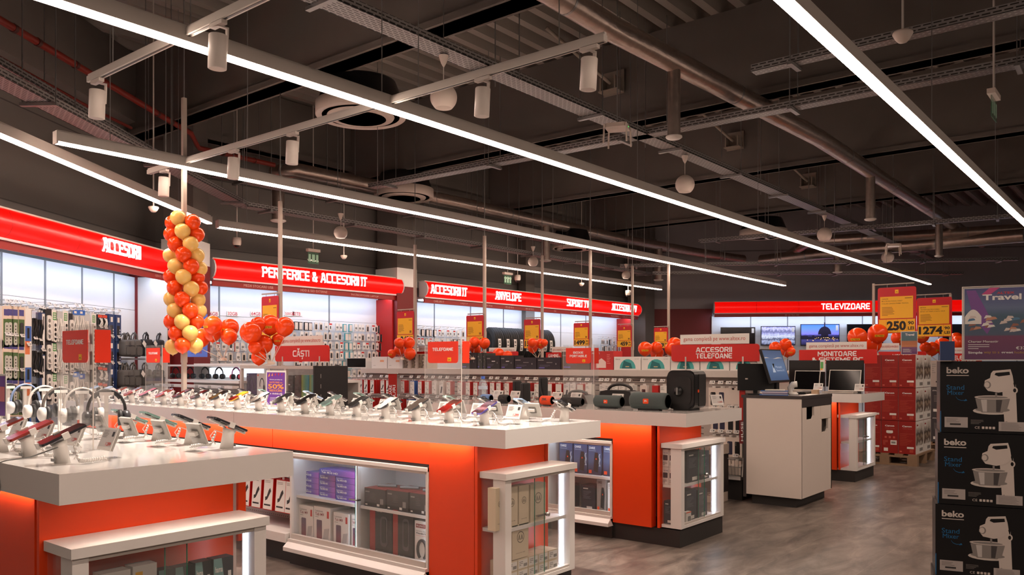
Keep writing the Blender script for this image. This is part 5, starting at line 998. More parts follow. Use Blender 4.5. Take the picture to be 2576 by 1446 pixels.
# ---------------------------------------------------------------- headphone gondola
HX = 4.95
def hy(px, x=HX): return -on_plane(px, 930, (x, 0), WEST)[0]
def hz(px, py, x=HX): return on_plane(px, py, (x, 0), WEST)[1]
ya, yb = hy(605), hy(420); t = thing('headphone_shelf', 'white lit shelf unit with a row of headphones behind the middle table', 'shop shelf', (HX, (ya+yb)/2, 0), WEST); L = (ya-yb)/2*-1; zs = hz(500, 955)
MB().box(-L, L, -.02, .34, zs-.03, zs, WHITE).build('shelf', t); MB().box(-L-.1, L, -.10, -.02, zs-.085, zs-.055, WHITE).build('price_rail', t); MB().box(-L, L, .34, .37, 0, 1.34, WHITE).build('back_board', t)
MB().box(-L, L, .0, .34, zs+.15, zs+.17, WHITE).build('top_shelf', t); MB().box(-L*.5, L*.9, .32, .338, zs+.03, zs+.13, mat('lightbox_white', (232, 240, 250), .5, es=1.2)).build('light_panel', t); MB().box(-L, L, .0, .36, 0, .12, DARK).build('plinth', t); MB().box(-L, L, 0, .34, .55, .58, WHITE).build('shelf', t)
for i in range(6): MB().box(-L+.02+i*.26, -L+.08+i*.26, -.103, -.10, zs-.084, zs-.056, mat('tag_screen', (176, 172, 168), .5)).build('price_label', t)
hp = [(442, ((40, 38, 38), (60, 56, 54))), (478, ((34, 32, 34), (40, 38, 40))), (516, ((36, 34, 36), (34, 34, 38))), (551, ((30, 29, 30), (32, 30, 32))), (594, ((196, 96, 180), (226, 90, 110)))]
for k, (px, c) in enumerate(hp): headphone((HX+.10, hy(px, HX+.10), zs+.005), WEST+R(10), c, ('pink and purple' if k == 4 else 'black')+' headphones on the white shelf, '+ORD[k]+' from the left', 'headphones on the shelf unit', .80)
# tall glass cabinet beside it, with boxes, and the black side panel
y0, y1 = hy(790), hy(606); t = thing('glass_cabinet', 'glass showcase with headphone boxes and a black right side, behind the middle table', 'display cabinet', (HX, (y0+y1)/2, 0), WEST); L = (y1-y0)/2; zt = hz(700, 920); D_ = .40
MB().box(-L, L, 0, D_, .0, .12, DARK).build('plinth', t); MB().box(-L, L, D_-.02, D_, .12, zt, mat('cabinet_back_grey', (150, 146, 142), .5)).build('back_board', t); MB().box(L, L+.02, -.01, D_, .0, zt, mat('black_side_panel', (34, 33, 34), .5)).build('side_panel', t)
MB().box(-L, L, -.012, .02, zt-.03, zt, ALU).build('top_rail', t)
for q in (-L, L*.25): MB().box(q-.0, q+.028, -.012, .018, .12, zt-.03, ALU).build('post', t)
for q0, q1 in ((-L+.028, L*.25), (L*.25+.028, L)): MB().box(q0, q1, .0, .004, .12, zt-.03, GLASS).build('glass_door', t)
for z in (.55, 1.0): MB().box(-L, L, .01, D_-.02, z-.012, z, WHITE).build('shelf', t)
for i in range(9): MB().panel(L+.0201, L+.0201, 0, .001, 0, DARK) if 0 else None
MB().add([(L+.021, .06, z+q) for z in [.3+.1*i for i in range(10)] for q in (0, .04)]+[(L+.021, .07, z+q) for z in [.3+.1*i for i in range(10)] for q in (0, .04)], [(2*i, 20+2*i, 21+2*i, 1+2*i) for i in range(10)], GREYINK).build('slot_row', t)
def b_head(c, w_=False):
    def f(mb, w, h):
        P = [(w*.05+w*.26*math.cos(R(a)), -.0012, h*.5+h*.30*math.sin(R(a))) for a in range(-20, 201, 20)]; Q = [(w*.05+w*.18*math.cos(R(a)), -.0012, h*.5+h*.24*math.sin(R(a))) for a in range(-20, 201, 20)]; n = len(P)
        mb.add(P+Q, [(i, i+1, n+i+1, n+i) for i in range(n-1)], c); mb.add([(w*.05+sx*w*.22+w*.11*math.cos(R(a)), -.0014, h*.36+h*.14*math.sin(R(a))) for sx in (1,) for a in range(0, 360, 30)], [tuple(range(12))], c); mb.panel(-w*.45, -w*.3, h*.88, h*.95, -.001, BADGE if w_ else GREYINK)
    return f
for i, (px0, px1, py, body, fn) in enumerate(((620, 645, 939, CM('box_violet', 66, 34, 84), b_head(CM('print_vdark', 40, 20, 52))), (646, 670, 939, PAPER, b_head(INK, True)), (719, 736, 944, CM('box_charcoal', 52, 46, 48), b_dark(SIGNW)), (741, 757, 943, CM('box_plum', 76, 50, 44), b_head(INK)), (758, 777, 943, ramp_mat('box_turquoise', [(0, (150, 160, 40)), (.5, (90, 160, 120)), (1, (50, 150, 170))], 'X', .4), None), (778, 791, 943, MT['box_turquoise'] if 'box_turquoise' in MT else TEAL, None))):
    x = HX+.08; carton('headphone_box', ['violet headphone box', 'white headphone box', 'charcoal headphone box', 'plum headphone box', 'turquoise headphone box, left', 'turquoise headphone box, right'][i]+' standing in the glass showcase', 'box', 'boxes in the glass showcase', (x, (hy(px0, x)+hy(px1, x))/2, 1.001), hy(px0, x)-hy(px1, x)-.004, .12, hz(px0, py, x)-1.0, WEST, body, fn)
for k, px in enumerate((632, 670, 749, 801, 848)): headphone((HX+.62, hy(px, HX+.62), 1.17), WEST+R(15), ((30, 28, 28), (40, 38, 38)), 'black headphones behind the glass showcase, '+ORD[k]+' from the left', 'headphones behind the showcase', .9, None)
t = thing('headphone_rack', 'white rack behind the glass showcase carrying headphones', 'shop shelf', (HX+.62, (hy(848, HX+.62)+hy(632, HX+.62))/2, 0), WEST); q = (hy(632, HX+.62)-hy(848, HX+.62))/2+.2
MB().box(-q, q, -.10, .12, 1.14, 1.168, WHITE).build('top_shelf', t); MB().box(-q, q, .12, .15, 0, 1.168, WHITE).build('back_board', t); MB().box(-q, q, -.1, .12, 0, .12, DARK).build('plinth', t)
# header signs on posts
def header(label, x, l, r, tpy, bpy_, lines_, gama, feet, zfoot, corner=.03, lh=None):
    yc, w, z0, z1 = face_x(x, l, r, tpy, bpy_); t = thing('header_sign', label, 'sign', (x, yc, z0), WEST, 'red header signs over the shelves'); w2 = w/2; h = z1-z0
    MB().prism(rrect(-w2, w2, 0, h, corner, 4, (1, 0, 1, 0)), 0, .012, REDS).build('sign_board', t); mb = MB(); n = len(lines_); rows = lh or ([(.30, .70)] if n == 1 else [(.54, .84), (.18, .48)])
    for s, (a, b) in zip(lines_, rows): bw = min(w2*.66, h*(b-a)*.42*len(s)); block(mb, s, -bw, bw, h*a, h*b, -.0005, SIGNW, .001)
    mb.build('lettering', t)
    if gama:
        a, b, c, d = gama; ya, wa, za, zb = face_x(x, a, b, c, d); xo = -(ya-yc); MB().box(xo-wa/2, xo+wa/2, .002, .010, za-z0, zb-z0, PAPER).build('web_board', t)
        MB().text('gama completă pe www.altex.ro', xo-wa*.45, xo+wa*.45, za-z0+(zb-za)*.22, za-z0+(zb-za)*.78, .001, CM('web_red', 190, 70, 60), 0, False).build('web_lettering', t)
    for f in feet: q = -(-on_plane(f, 900, (x, 0), WEST)[0]-yc); MB().box(q-.008, q+.008, -.004, .0, zfoot-z0, .05, ALU).box(q-.008, q+.008, -.012, .02, zfoot-z0, zfoot-z0+.008, ALU).build('foot', t)
    return t
header('red header sign reading CĂȘTI above the headphone showcase', HX+.04, 692, 827, 869, 909, ['CĂȘTI'], (707, 811, 845, 869), (711, 804), zt)
header('red header sign reading ACCESORII TELEFOANE on the accessory gondola', GX-.08, 1689, 1910, 866, 909, ['ACCESORII', 'TELEFOANE'], (1711, 1884, 840, 865), (1725, 1869), GZ)
# ================================================================ goods on the walls
GREENP = CM('pack_green', 70, 100, 50); NAVY = CM('pack_navy', 34, 58, 104); LBLUE = CM('pack_blue', 60, 100, 170); POLY = glass('poly_bag', (236, 236, 232), .42, .12)
def p_strip(c):
    def f(mb, w, h, z):
        mb.panel(-w*.45, w*.45, z+h*.02, z+h*.97, -.0008, CM('pack_cream', 226, 206, 188)); mb.panel(-w*.36, w*.36, z+h*.04, z+h*.70, -.0012, c[0]); mb.panel(-w*.30, w*.30, z+h*.78, z+h*.93, -.0012, CM('pack_violet', 70, 66, 130)); mb.prism(rrect(-w*.2, w*.2, z+h*.08, z+h*.62, w*.14, 2), -.006, -.0014, c[1])
        for i in range(6): mb.panel(-w*.06, w*.06, z+h*(.14+.075*i), z+h*(.175+.075*i), -.0065, INK)
    return f
def p_socket(c):
    def f(mb, w, h, z):
        mb.prism(rrect(-w*.3, w*.3, z+h*.05, z+h*.80, w*.2, 3), -.012, 0, c)
        for i in range(4): mb.lathe([(w*.2, -.0125), (.001, -.0125)], GREYINK, 10, (0, 0, z+h*(.16+.16*i)), axis='Y')
    return f
def p_bagcable(c):
    def f(mb, w, h, z):
        for i in range(3): mb.tube([(w*(-.25+.25*i+.08*math.sin(k*1.2+i)), -.004-.004*(i % 2), z+h*(.08+.70*k/8)) for k in range(9)], .008, c, 6)
    return f
def p_grid(mb, w, h, z):
    mb.panel(-w*.3, w*.3, z+h*.70, z+h*.93, -.0012, CM('pack_lgreen', 60, 140, 60))
    for i in range(2):
        for j in range(3): mb.panel(-w*.2+i*w*.22, -w*.04+i*w*.22, z+h*(.73+.065*j), z+h*(.775+.065*j), -.0018, PAPER)
def p_sg(c):
    def f(mb, w, h, z): p_socket(c)(mb, w, h*.86, z); p_grid(mb, w, h, z)
    return f
def p_navy(mb, w, h, z):
    mb.panel(-w*.2, w*.2, z+h*.72, z+h*.9, -.001, PAPER).panel(-w*.3, w*.25, z+h*.25, z+h*.6, -.001, BLACK)
    for i in range(4): mb.panel(w*.2, w*.34, z+h*(.12+.1*i), z+h*(.17+.1*i), -.001, PAPER)
def p_pouch(mb, w, h, z): mb.panel(-w*.42, w*.42, z+h*.80, z+h*.98, -.001, CM('pack_redhead', 214, 70, 40)); mb.tube([(-w*.15, -.006, z+h*.75), (w*.12, -.010, z+h*.55), (-w*.12, -.010, z+h*.30), (w*.15, -.006, z+h*.12)], .009, PAPER, 6).tube([(w*.2, -.006, z+h*.75), (w*.3, -.010, z+h*.45), (w*.22, -.006, z+h*.2)], .007, PAPER, 6)
def p_bluehead(mb, w, h, z): mb.panel(-w*.5, w*.5, z+h*.82, z+h, -.001, CM('pack_bluehead', 40, 100, 190)).panel(-w*.3, w*.1, z+h*.87, z+h*.95, -.0014, PAPER); p_bagcable(PAPER)(mb, w, h, z)
KIND.update({
 'power_strip_pack': ('green and cream power strip pack', .115, .40, .03, CM('pack_cream', 226, 206, 188), p_strip((GREENP, CM('pack_lgrey', 190, 190, 180)))), 'dark_power_strip_pack': ('green pack with a dark power strip', .115, .40, .03, CM('pack_cream', 226, 206, 188), p_strip((GREENP, DARK))),
 'blue_blister': ('white and blue blister pack', .11, .46, .02, PAPER, lambda mb, w, h, z: mb.panel(-w*.42, w*.42, z+h*.30, z+h*.62, -.001, LBLUE).panel(-w*.42, w*.2, z+h*.02, z+h*.3, -.001, CM('pack_orange', 220, 120, 70)).panel(-w*.15, w*.15, z+h*.36, z+h*.58, -.002, BLACK)),
 'dark_cable_bag': ('black cable in a bag', .10, .36, .015, CLEAR, p_bagcable(BLACK)), 'navy_strip_pack': ('narrow white and navy pack', .075, .38, .02, NAVY, lambda mb, w, h, z: mb.panel(-w*.1, w*.45, z+h*.03, z+h*.97, -.001, PAPER).panel(w*.1, w*.3, z+h*.55, z+h*.9, -.0015, BLACK)),
 'black_strip_pack': ('black pack with a white power strip', .10, .34, .03, BLACK, p_socket(PAPER)), 'green_strip_pack': ('white power strip with a green label', .09, .34, .02, PAPER, p_sg(PAPER)), 'white_cable_bag': ('white cable in a bag', .11, .34, .02, POLY, p_bagcable(PAPER)), 'blue_head_bag': ('blue-headed bag of white cable', .11, .30, .02, POLY, p_bluehead),
 'cable_pouch': ('black pouch with white cables', .10, .17, .02, BLACK, p_pouch), 'navy_blister': ('navy blister pack', .11, .32, .02, NAVY, p_navy)})
def left_px(px, py, y=.12):
    o = frame_pt(LO, LA, 0, y); u, z, d = on_plane(px, py, o, LA); return u, z
LCOLS = [ # pixel column, kind, depth, rows (top pixel)
 (16, 'power_strip_pack', 1, (770, 853, 941)), (25, 'power_strip_pack', 1, (770, 854, 941)), (38, 'power_strip_pack', 2, (771, 855, 942)), (54, 'dark_power_strip_pack', 2, (772, 857, 943)), (71, 'blue_blister', 2, (775, 879, 984)), (87, 'dark_cable_bag', 3, (780, 862, 945)), (101, 'dark_cable_bag', 2, (784, 866, 950)), (107, 'navy_strip_pack', 2, (786, 892, 998)),
 (122, 'black_strip_pack', 2, (776, 850, 924)), (137, 'green_strip_pack', 2, (780, 858, 934)), (150, 'white_cable_bag', 2, (783, 860, 938)), (165, 'green_strip_pack', 2, (782, 862, 940)), (179, 'black_strip_pack', 2, (788, 866, 944)), (191, 'blue_head_bag', 2, (779, 860, 935)), (206, 'blue_head_bag', 2, (780, 862, 940)), (218, 'white_cable_bag', 2, (790, 868, 944)), (236, 'green_strip_pack', 2, (788, 840, 884, 930)),
 (252, 'cable_pouch', 2, (791, 832, 876, 922, 962)), (264, 'cable_pouch', 2, (792, 834, 878, 924, 964)), (281, 'navy_blister', 2, (790, 856, 922)), (298, 'navy_blister', 2, (792, 858, 924))]
sl0 = Vector(SL.location)
nh = 0
for c, (px, kind, dep, tops) in enumerate(LCOLS):
    for r, py in enumerate(tops):
        u, z = left_px(px, py); p = frame_pt(LO, LA, u, .12); hangs(kind, "left wall, %s column, %s row" % (ORD[c], ORD[r]), 'packs hanging on the left wall', (p[0], p[1], z), LA, dep)
        if nh < 95: hook(SL, (u-L0, -.31, z+.02)); nh += 1
# grey and black bags
def bag(px, py, hpx, cols, label, tagged=False, wide=1.0):
    u, z = left_px(px, py, .10); p = frame_pt(LO, LA, u, .10); d = p[0]*FX+p[1]*FY; h = hpx*d/FPX; w = h*.56*wide; CL = mat('bag_cloth_%d_%d_%d' % cols, cols, .85, bump=.2, nscale=120)
    t = thing('shoulder_bag', label, 'bag', (p[0], p[1], z-h), LA, 'bags hanging on the left wall'); prof = rrect(-w/2, w/2, 0, h*.72, w*.24, 5)
    n = len(prof); mb = MB(); rings = []
    for y, k in ((-.0, .86), (-.028, .97), (-.055, 1.0), (.03, .9)): rings.append((y, k))
    rings = [(.06, .80), (.045, .97), (0, 1.0), (-.04, .96), (-.055, .80)]; v = [(x*k, y, h*.36+(q-h*.36)*k) for y, k in rings for x, q in prof]
    mb.add(v, [tuple(range(n)), tuple(range(5*n-1, 4*n-1, -1))]+[(j*n+i, (j+1)*n+i, (j+1)*n+(i+1) % n, j*n+(i+1) % n) for j in range(4) for i in range(n)], CL, True); mb.build('bag_body', t)
    MB().prism(rrect(-w*.36, w*.36, h*.08, h*.40, w*.12, 4), -.066, -.05, CL).build('front_pocket', t); MB().tube([(-w*.36, -.058, h*.46), (0, -.062, h*.48), (w*.36, -.058, h*.46)], .003, DARK, 5).build('zip', t)
    MB().tube([(-w*.18, 0, h*.70), (-w*.15, -.01, h*.88), (0, 0, h*1.0), (w*.15, -.01, h*.88), (w*.18, 0, h*.70)], .010, CL, 6).build('handle', t); MB().tube([(-w*.46, .0, h*.55), (-w*.36, .01, h*.85), (0, .02, h*.98), (w*.36, .01, h*.85), (w*.46, .0, h*.55)], .008, DARK, 5).build('strap', t)
    if tagged: MB().at((w*.30, -.075, h*.62), ry=R(38)).box(0, w*.46, -.002, 0, -h*.09, h*.10, PAPER).build('hang_tag', t)
    return t
GRB, BKB, VIB = (86, 84, 82), (38, 36, 38), (64, 36, 66)
for k, (px, py, hp_, c, lb, tg) in enumerate([(312, 838, 58, GRB, 'grey shoulder bag, upper row, first from the left', 0), (321, 837, 60, GRB, 'grey shoulder bag, upper row, second from the left', 0), (339, 836, 62, GRB, 'grey shoulder bag with a white paper tag, upper row', 1), (368, 836, 60, BKB, 'black bag with a white tag, upper row, beside the grey bags', 1), (402, 838, 58, BKB, 'black bag, upper row, behind the small TELEFOANE card', 0), (420, 838, 54, VIB, 'purple bag at the right end of the upper row', 0),
        (308, 914, 58, GRB, 'grey shoulder bag, lower row, first from the left', 0), (318, 913, 60, GRB, 'grey shoulder bag, lower row, second from the left', 0), (336, 912, 62, GRB, 'grey shoulder bag with a white paper tag, lower row', 1), (366, 912, 58, GRB, 'grey bag behind the small TELEFOANE holder, lower row', 0), (400, 914, 56, BKB, 'black bag, lower row, right end', 0)]):
    bag(px, py, hp_, c, lb, tg)
p = frame_pt(LO, LA, wx(372, LO, LA)-.25, .20); tag(MB().box(-.42, .55, 0, .22, 0, .02, mat('grey_shelf', (150, 148, 150), .5)).build('bag_shelf', SL, (wx(372, LO, LA)-L0-.25, -.24, left_px(372, 905)[1])))
# small blister packs on the back wall
rn = random.Random(11); BK = ['blister_pack', 'dark_blister_pack', 'red_top_pack', 'dark_blister_pack', 'blister_pack', 'black_pack', 'teal_pack', 'blister_pack']
su0 = U0-.25; nh = 0; YB = UO[1]+.30
def back_grid(x0, x1, z_rows, step, where, parent, px_off, kinds, hooks=90, gap=None):
    global nh
    nh = 0; k = 0
    n = int((x1-x0)/step)
    for r, z in enumerate(z_rows):
        for i in range(n):
            x = x0+step*(i+.5)
            kd = kinds(r, i, n)
            if not kd: continue
            q = KIND[kd]; me = pack(kd, *q[1:6]); put(kd, me, '%s, %s, row %s from top, %s from left' % (q[0], where, ORD[r], ORD[i]), 'retail pack', 'small packs on the back wall', (x, YB+rn.uniform(-.02, .05), z), 0)
            if nh < hooks and (i+r) % 2 == 0: hook(parent, (x-px_off, -.13, z+.02)); nh += 1
def k1(r, i, n): return rn.choice(BK[:5]) if rn.random() > .05 else 'orange_pack'
def k2(r, i, n):
    if i < 5: return 'black_pack' if r == 0 and i < 4 else 'dark_blister_pack' if r == 0 else rn.choice(BK[:5])
    if i in (10, 11) : return 'teal_pack'
    return 'black_pack' if i > n-3 else rn.choice(BK[:5])
back_grid(U0+.02, wx(690, UO, 0, .3), [1.79, 1.64, 1.49, 1.34, 1.19], .104, 'left shelf', SU, su0, k1)
back_grid(wx(738, UO, 0, .3), wx(985, UO, 0, .3), [1.98, 1.83, 1.68, 1.53, 1.38, 1.23], .098, 'left shelf right half', SU, su0, k2, 0)
back_grid(U2+.02, wx(1172, UO, 0, .3), [1.95, 1.79, 1.63], .105, 'tyre shelf, left end', SV, U2-.2, lambda r, i, n: 'black_pack' if r == 0 and i < 6 else rn.choice(['blister_pack', 'dark_blister_pack', 'black_pack', 'red_top_pack']))
back_grid(wx(1512, UO, 0, .3), wx(1585, UO, 0, .3), [1.90, 1.74, 1.55], .12, 'tyre shelf, right end', SV, U2-.2, lambda r, i, n: rn.choice(['blister_pack', 'black_pack', 'dark_blister_pack', 'dark_blister_pack']))
for a, s in ((536, '16GB'), (585, '32GB'), (644, '64GB'), (728, '500GB'), (748, '2TB')):      # red capacity stickers on the shelf back
    u, z, d = on_plane(a, 789, (0, UO[1]+.42), 0); m_ = MB().box(-.09, .09, 0, .004, -.035, .035, PAPER); m_.text(s, -.08, .08, -.025, .025, -.001, CM('sticker_red', 190, 40, 60), .01, True); m_.build('capacity_sticker', SU, (u-su0, -.012, z))
# ================================================================ power poles, price posters, balloons
POLEM = mat('pole_paint', (176, 160, 148), .5)
POLES = {463: (3.69, None, 1.0), 705: (HX+.22, None, 1.30), 1044: (8.3, None, GZ), 1219: (8.3, None, GZ), 1364: (10.4, None, 1.22), 1485: (10.4, None, 1.22), 1591: (12.5, None, 1.22), 1682: (12.5, None, 1.22)}
PW = ['rising from the middle table into the balloon column', 'above the CĂȘTI sign', 'beside the 249 poster at the column', 'beside the 613 poster left of the tyres', 'beside the 1579 poster right of the tyres', 'beside the 1499 poster', 'beside the 459 poster', 'rightmost one, beside the 579 poster']
for x, w, lb in ((10.4, 0, 'low gondola behind the accessory gondola, mostly hidden'), (12.5, 0, 'low gondola in the back rows, mostly hidden')): gondola(lb, x, 4.6, 8.6, 1.22)
for k, (px, (x, _, zb)) in enumerate(POLES.items()):
    y = -on_plane(px, 800, (x, 0), WEST)[0]; t = thing('power_pole', 'thin pale power pole '+PW[k], 'pole', (x, y, zb), 0, 'pale power poles'); r = .017
    MB().box(-r, r, -r, r, 0, 3.05-zb if k else 3.62-zb, POLEM).build('pole_profile', t); MB().box(-.05, .05, -.05, .05, 0, .012, POLEM).build('foot_plate', t)
    MB().box(-.004, .004, -.004, .004, 3.05-zb if k else 3.62-zb, roof(x)-zb, STEEL).build('cable', t); MB().box(-r*1.2, r*1.2, -r*1.2, r*1.2, .35, .50, POLEM).build('socket_box', t)
PRED = mat('poster_red', (196, 20, 34), .45); PYEL = mat('poster_yellow', (248, 186, 40), .5); PTXT = mat('poster_brown_print', (150, 96, 20), .6); PBLK = mat('poster_black', (26, 24, 22), .5)
def price_poster(label, x, l, r, tp, bt, price, cents, arm, heads=None, info=True):
    yc, w, z0, z1 = face_x(x, l, r, tp, bt); t = thing('price_poster', label, 'price poster', (x, yc, z0), WEST, 'hanging red and yellow price posters'); w2 = w/2; h = z1-z0
    MB().prism(rrect(-w2, w2, 0, h, w*.06, 3), 0, .006, PRED).build('poster_board', t)
    mb = MB().panel(-w2*.87, w2*.84, h*.325, h*.80, -.001, PYEL); altex(mb, -w2*.09, w2*.09, h*.865, h*.945, -.001)
    for i, s in enumerate(heads or []): mb.text(s, -w2*.78, w2*(.55, .30, .62)[i % 3]*(-.55 if i == 0 else 1) if i else -w2*.45, h*(.735-.052*i), h*(.765-.052*i), -.002, PTXT, .01)
    mb.lines(-w2*.78, -w2*.1, h*.38, h*.58 if heads else h*.62, 7, -.002, PTXT, 5, .35); mb.panel(w2*.42, w2*.78, h*.73, h*.745, -.002, PTXT).panel(w2*.52, w2*.74, h*.36, h*.43, -.002, PTXT) if not heads else mb.panel(w2*.42, w2*.78, h*.75, h*.765, -.002, PTXT)
    mb.build('info_sheet', t)
    mb = MB().panel(-w2*.94, w2*.94, h*.015, h*.305, -.002, PYEL)
    if price:
        n = len(price); xa = -w2*.88 if n > 3 else -w2*.52; mb.text(price, xa, w2*.48, h*.06, h*.265, -.003, PBLK, .045); mb.text(cents, w2*.58, w2*.88, h*.18, h*.255, -.003, PBLK, .03); mb.text('LEI', w2*.58, w2*.88, h*.07, h*.14, -.003, PBLK, .03)
        for q in (-.55, .05, .53): mb.panel(w2*q-.001, w2*q+.001, h*.015, h*.305, -.0025, PTXT)
    mb.build('price_strip', t)
    a, b, py = arm; ya, yb = -on_plane(a, 800, (x, 0), WEST)[0], -on_plane(b, 800, (x, 0), WEST)[0]; za = on_plane((a+b)/2, py, (x, 0), WEST)[1]-z0
    MB().box(-(ya-yc), -(yb-yc), .0, .014, za-.007, za+.007, POLEM).build('hanger_arm', t)
    for q in (-.5, .5): MB().tube([(w2*q, .006, za), (w2*q, .004, h-.01)], .0025, STEEL, 5).build('hook', t)
    return t
def x_of(px): return POLES[px][0]-.0
price_poster('red price poster with hidden price above the orange balloons, on the tall pole', x_of(705)-.03, 658, 700, 745, 858, '', '', (658, 705, 738))
price_poster('red and yellow price poster reading 249 30 LEI beside the purple column poster', x_of(1044)-.03, 998, 1041, 783, 868, '249', '30', (1000, 1044, 778)); price_poster('red and yellow price poster reading 613 00 LEI left of the tyres', x_of(1219)-.03, 1173, 1216, 793, 869, '613', '00', (1176, 1219, 789))
price_poster('red and yellow price poster reading 1579 90 LEI in front of the tyres', x_of(1364)-.03, 1318, 1359, 803, 876, '1579', '90', (1322, 1364, 799)); price_poster('red and yellow price poster reading 1499 90 LEI above the BOXE PORTABILE card', x_of(1485)-.03, 1443, 1482, 812, 871, '1499', '90', (1446, 1485, 808))
price_poster('red and yellow price poster reading 459 90 LEI under the ACCESORII A/V lettering', x_of(1591)-.03, 1552, 1589, 820, 873, '459', '90', (1554, 1591, 815)); price_poster('red and yellow price poster reading 579 90 LEI in front of the maroon wall', x_of(1682)-.03, 1645, 1680, 824, 876, '579', '90', (1645, 1682, 821))
XP = 11.9
price_poster('big red and yellow price poster reading 250 90 LEI over the red printer boxes', XP, 2208, 2305, 722, 838, '250', '90', (2197, 2300, 714), ['CANON', 'MULTIFUNCTIONAL INKJET', 'COLOR CANON PIXMA TS5352A,'])
price_poster('red and yellow price poster reading 1274 90 LEI, second big one at right', XP+1.2, 2306, 2395, 748, 847, '1274', '90', (2306, 2393, 740), ['MYRIA', 'TROTINETA ELECTRICA PLIABILA', 'MYRIA 10T VIDEO, 8 INCH, NEGR'])
price_poster('red and yellow price poster half hidden behind the travel sign', XP+2.6, 2430, 2510, 782, 870, '', '', (2426, 2510, 776))
def stand_pole(px, x, tpy, lb, zf=0.0):
    y = -on_plane(px, 800, (x, 0), WEST)[0]; z = on_plane(px, tpy, (x, 0), WEST)[1]; t = thing('poster_stand', lb, 'pole', (x, y, zf), 0, 'poster stand poles'); MB().box(-.016, .016, -.016, .016, 0, z-zf, POLEM).build('pole_profile', t); MB().box(-.12, .12, -.12, .12, 0, .012, POLEM).build('foot_plate', t)
stand_pole(2198, XP+.03, 713, 'white poster stand pole left of the 250 poster'); stand_pole(2428, XP+2.63, 776, 'white poster stand pole left of the hidden poster at right'); stand_pole(2391, XP+1.23, 740, 'white poster stand pole holding the 1274 poster')
# more header signs far behind
header('distant red header with a white web address board under the tyres', 10.2, 1195, 1303, 884, 902, ['TV'], (1230, 1297, 874, 887), (1238, 1290), 1.22)
header('distant red header sign reading GAMING', 10.2, 1373, 1412, 886, 903, ['GAMING'], (1388, 1440, 872, 887), (1380, 1408), 1.22, .02, [(.25, .75)])
header('distant red header hidden behind the TELEFOANE card', 10.2, 1046, 1092, 884, 902, [''], (1053, 1110, 870, 883), (1052, 1088), 1.22)
header('red header sign reading MONITOARE & SISTEME PC behind the sales counter', 10.40, 2010, 2206, 879, 914, ['MONITOARE', '& SISTEME PC'], (2028, 2180, 860, 880), (2050, 2150), 1.0, .03, [(.52, .88), (.08, .44)])
header('red header sign mostly hidden behind the printer boxes', 12.6, 2210, 2330, 884, 906, ['VOLANE'], (2215, 2262, 863, 880), (2225, 2315), 0.0); header('red header sign partly hidden behind the travel sign', 14.2, 2385, 2470, 889, 922, ['ELECTRO', 'CASNICE'], (2395, 2450, 874, 888), (2400, 2455), 0.0)
# balloons
STRING = mat('balloon_string', (232, 214, 196), .5)
def balloon_mesh(m, kind):
    r = 1.0; mb = MB(); mb.lathe([(.02, -1.12), (.16, -1.06), (.45, -.92), (.76, -.66), (.95, -.30), (1.0, .02), (.96, .32), (.83, .60), (.62, .80), (.34, .95), (.001, 1.0)], m, 24); return mb.mesh(kind)
BMS = {'O': balloon_mesh(BALO, 'balloon_skin'), 'C': balloon_mesh(BALC, 'balloon_skin')}
KN = MB(); KN.lathe([(.07, -1.2), (.03, -1.12), (.05, -1.07)], BALO, 10); KNO = KN.mesh('knot'); KN = MB(); KN.lathe([(.07, -1.2), (.03, -1.12), (.05, -1.07)], BALC, 10); KNC = KN.mesh('knot')
LB = MB(); N_ = 5; q = [(1.012*math.cos(R(a))*math.cos(R(b)), 1.012*math.sin(R(a))*math.cos(R(b)), 1.012*math.sin(R(b))) for b in (-22, -8) for a in range(-118, -61, 14)]; LB.add(q, [(i, i+1, 6+i, 5+i) for i in range(4)], YELLOW)
for i in range(4): LB.add([tuple(c*1.004 for c in q[0+i]), tuple(c*1.004 for c in q[1+i]), tuple(c*1.004 for c in q[6+i]), tuple(c*1.004 for c in q[5+i])], [], YELLOW)
vs, fs, asp = text_geo('ALTEX', .02); LB.add([(1.02*math.cos(R(-114+48*u))*math.cos(R(-20+9*w)), 1.02*math.sin(R(-114+48*u))*math.cos(R(-20+9*w)), 1.02*math.sin(R(-20+9*w))) for u, w in vs], fs, PTXT); LBM = LB.mesh('yellow_print')
def balloon(px, py, rp, d, col, label, group, base=None, yaw=None, doff=0.0, printed=False):
    d += doff; x, y, z = at_d(px, py, d); r = rp*d/FPX; t = thing('balloon', label, 'balloon', (x, y, z), random.uniform(-.5, .5)+YAW-R(90), group)
    for me, n in ((BMS[col], 'balloon_skin'), (KNO if col == 'O' else KNC, 'knot')): o = link(n, me, t); o.scale = (r, r, r)
    if printed: o = link('yellow_print', LBM, t, (0, 0, 0), random.uniform(-.4, .4)); o.scale = (r, r, r)
    if base:
        b = t.matrix_basis.inverted() @ Vector(base); MB().tube([(0, 0, -r*1.15), (b.x*.3, b.y*.3, -r*1.15+(b.z+r*1.15)*.3), tuple(b)], .003, STRING, 5).build('string', t)
    return t
COLB = '1350,205,C 1460,235,O 1310,245,O 1383,305,C 1300,330,O 1490,330,O 1330,405,O 1445,400,C 1390,480,O 1292,490,C 1490,490,C 1330,570,C 1450,570,O 1515,590,C 1390,650,C 1295,650,O 1495,655,O 1325,735,O 1450,740,C 1518,735,O 1380,820,O 1300,820,C 1500,825,C 1325,905,C 1442,905,O 1510,910,C 1380,990,C 1300,990,O 1487,990,O 1335,1080,O 1440,1075,C 1383,1170,O 1310,1180,C 1480,1170,C'
_y = -on_plane(463, 800, (3.69, 0), WEST)[0]; DPOLE = 3.69*FX+_y*FY; cnt = {'C': 0, 'O': 0}
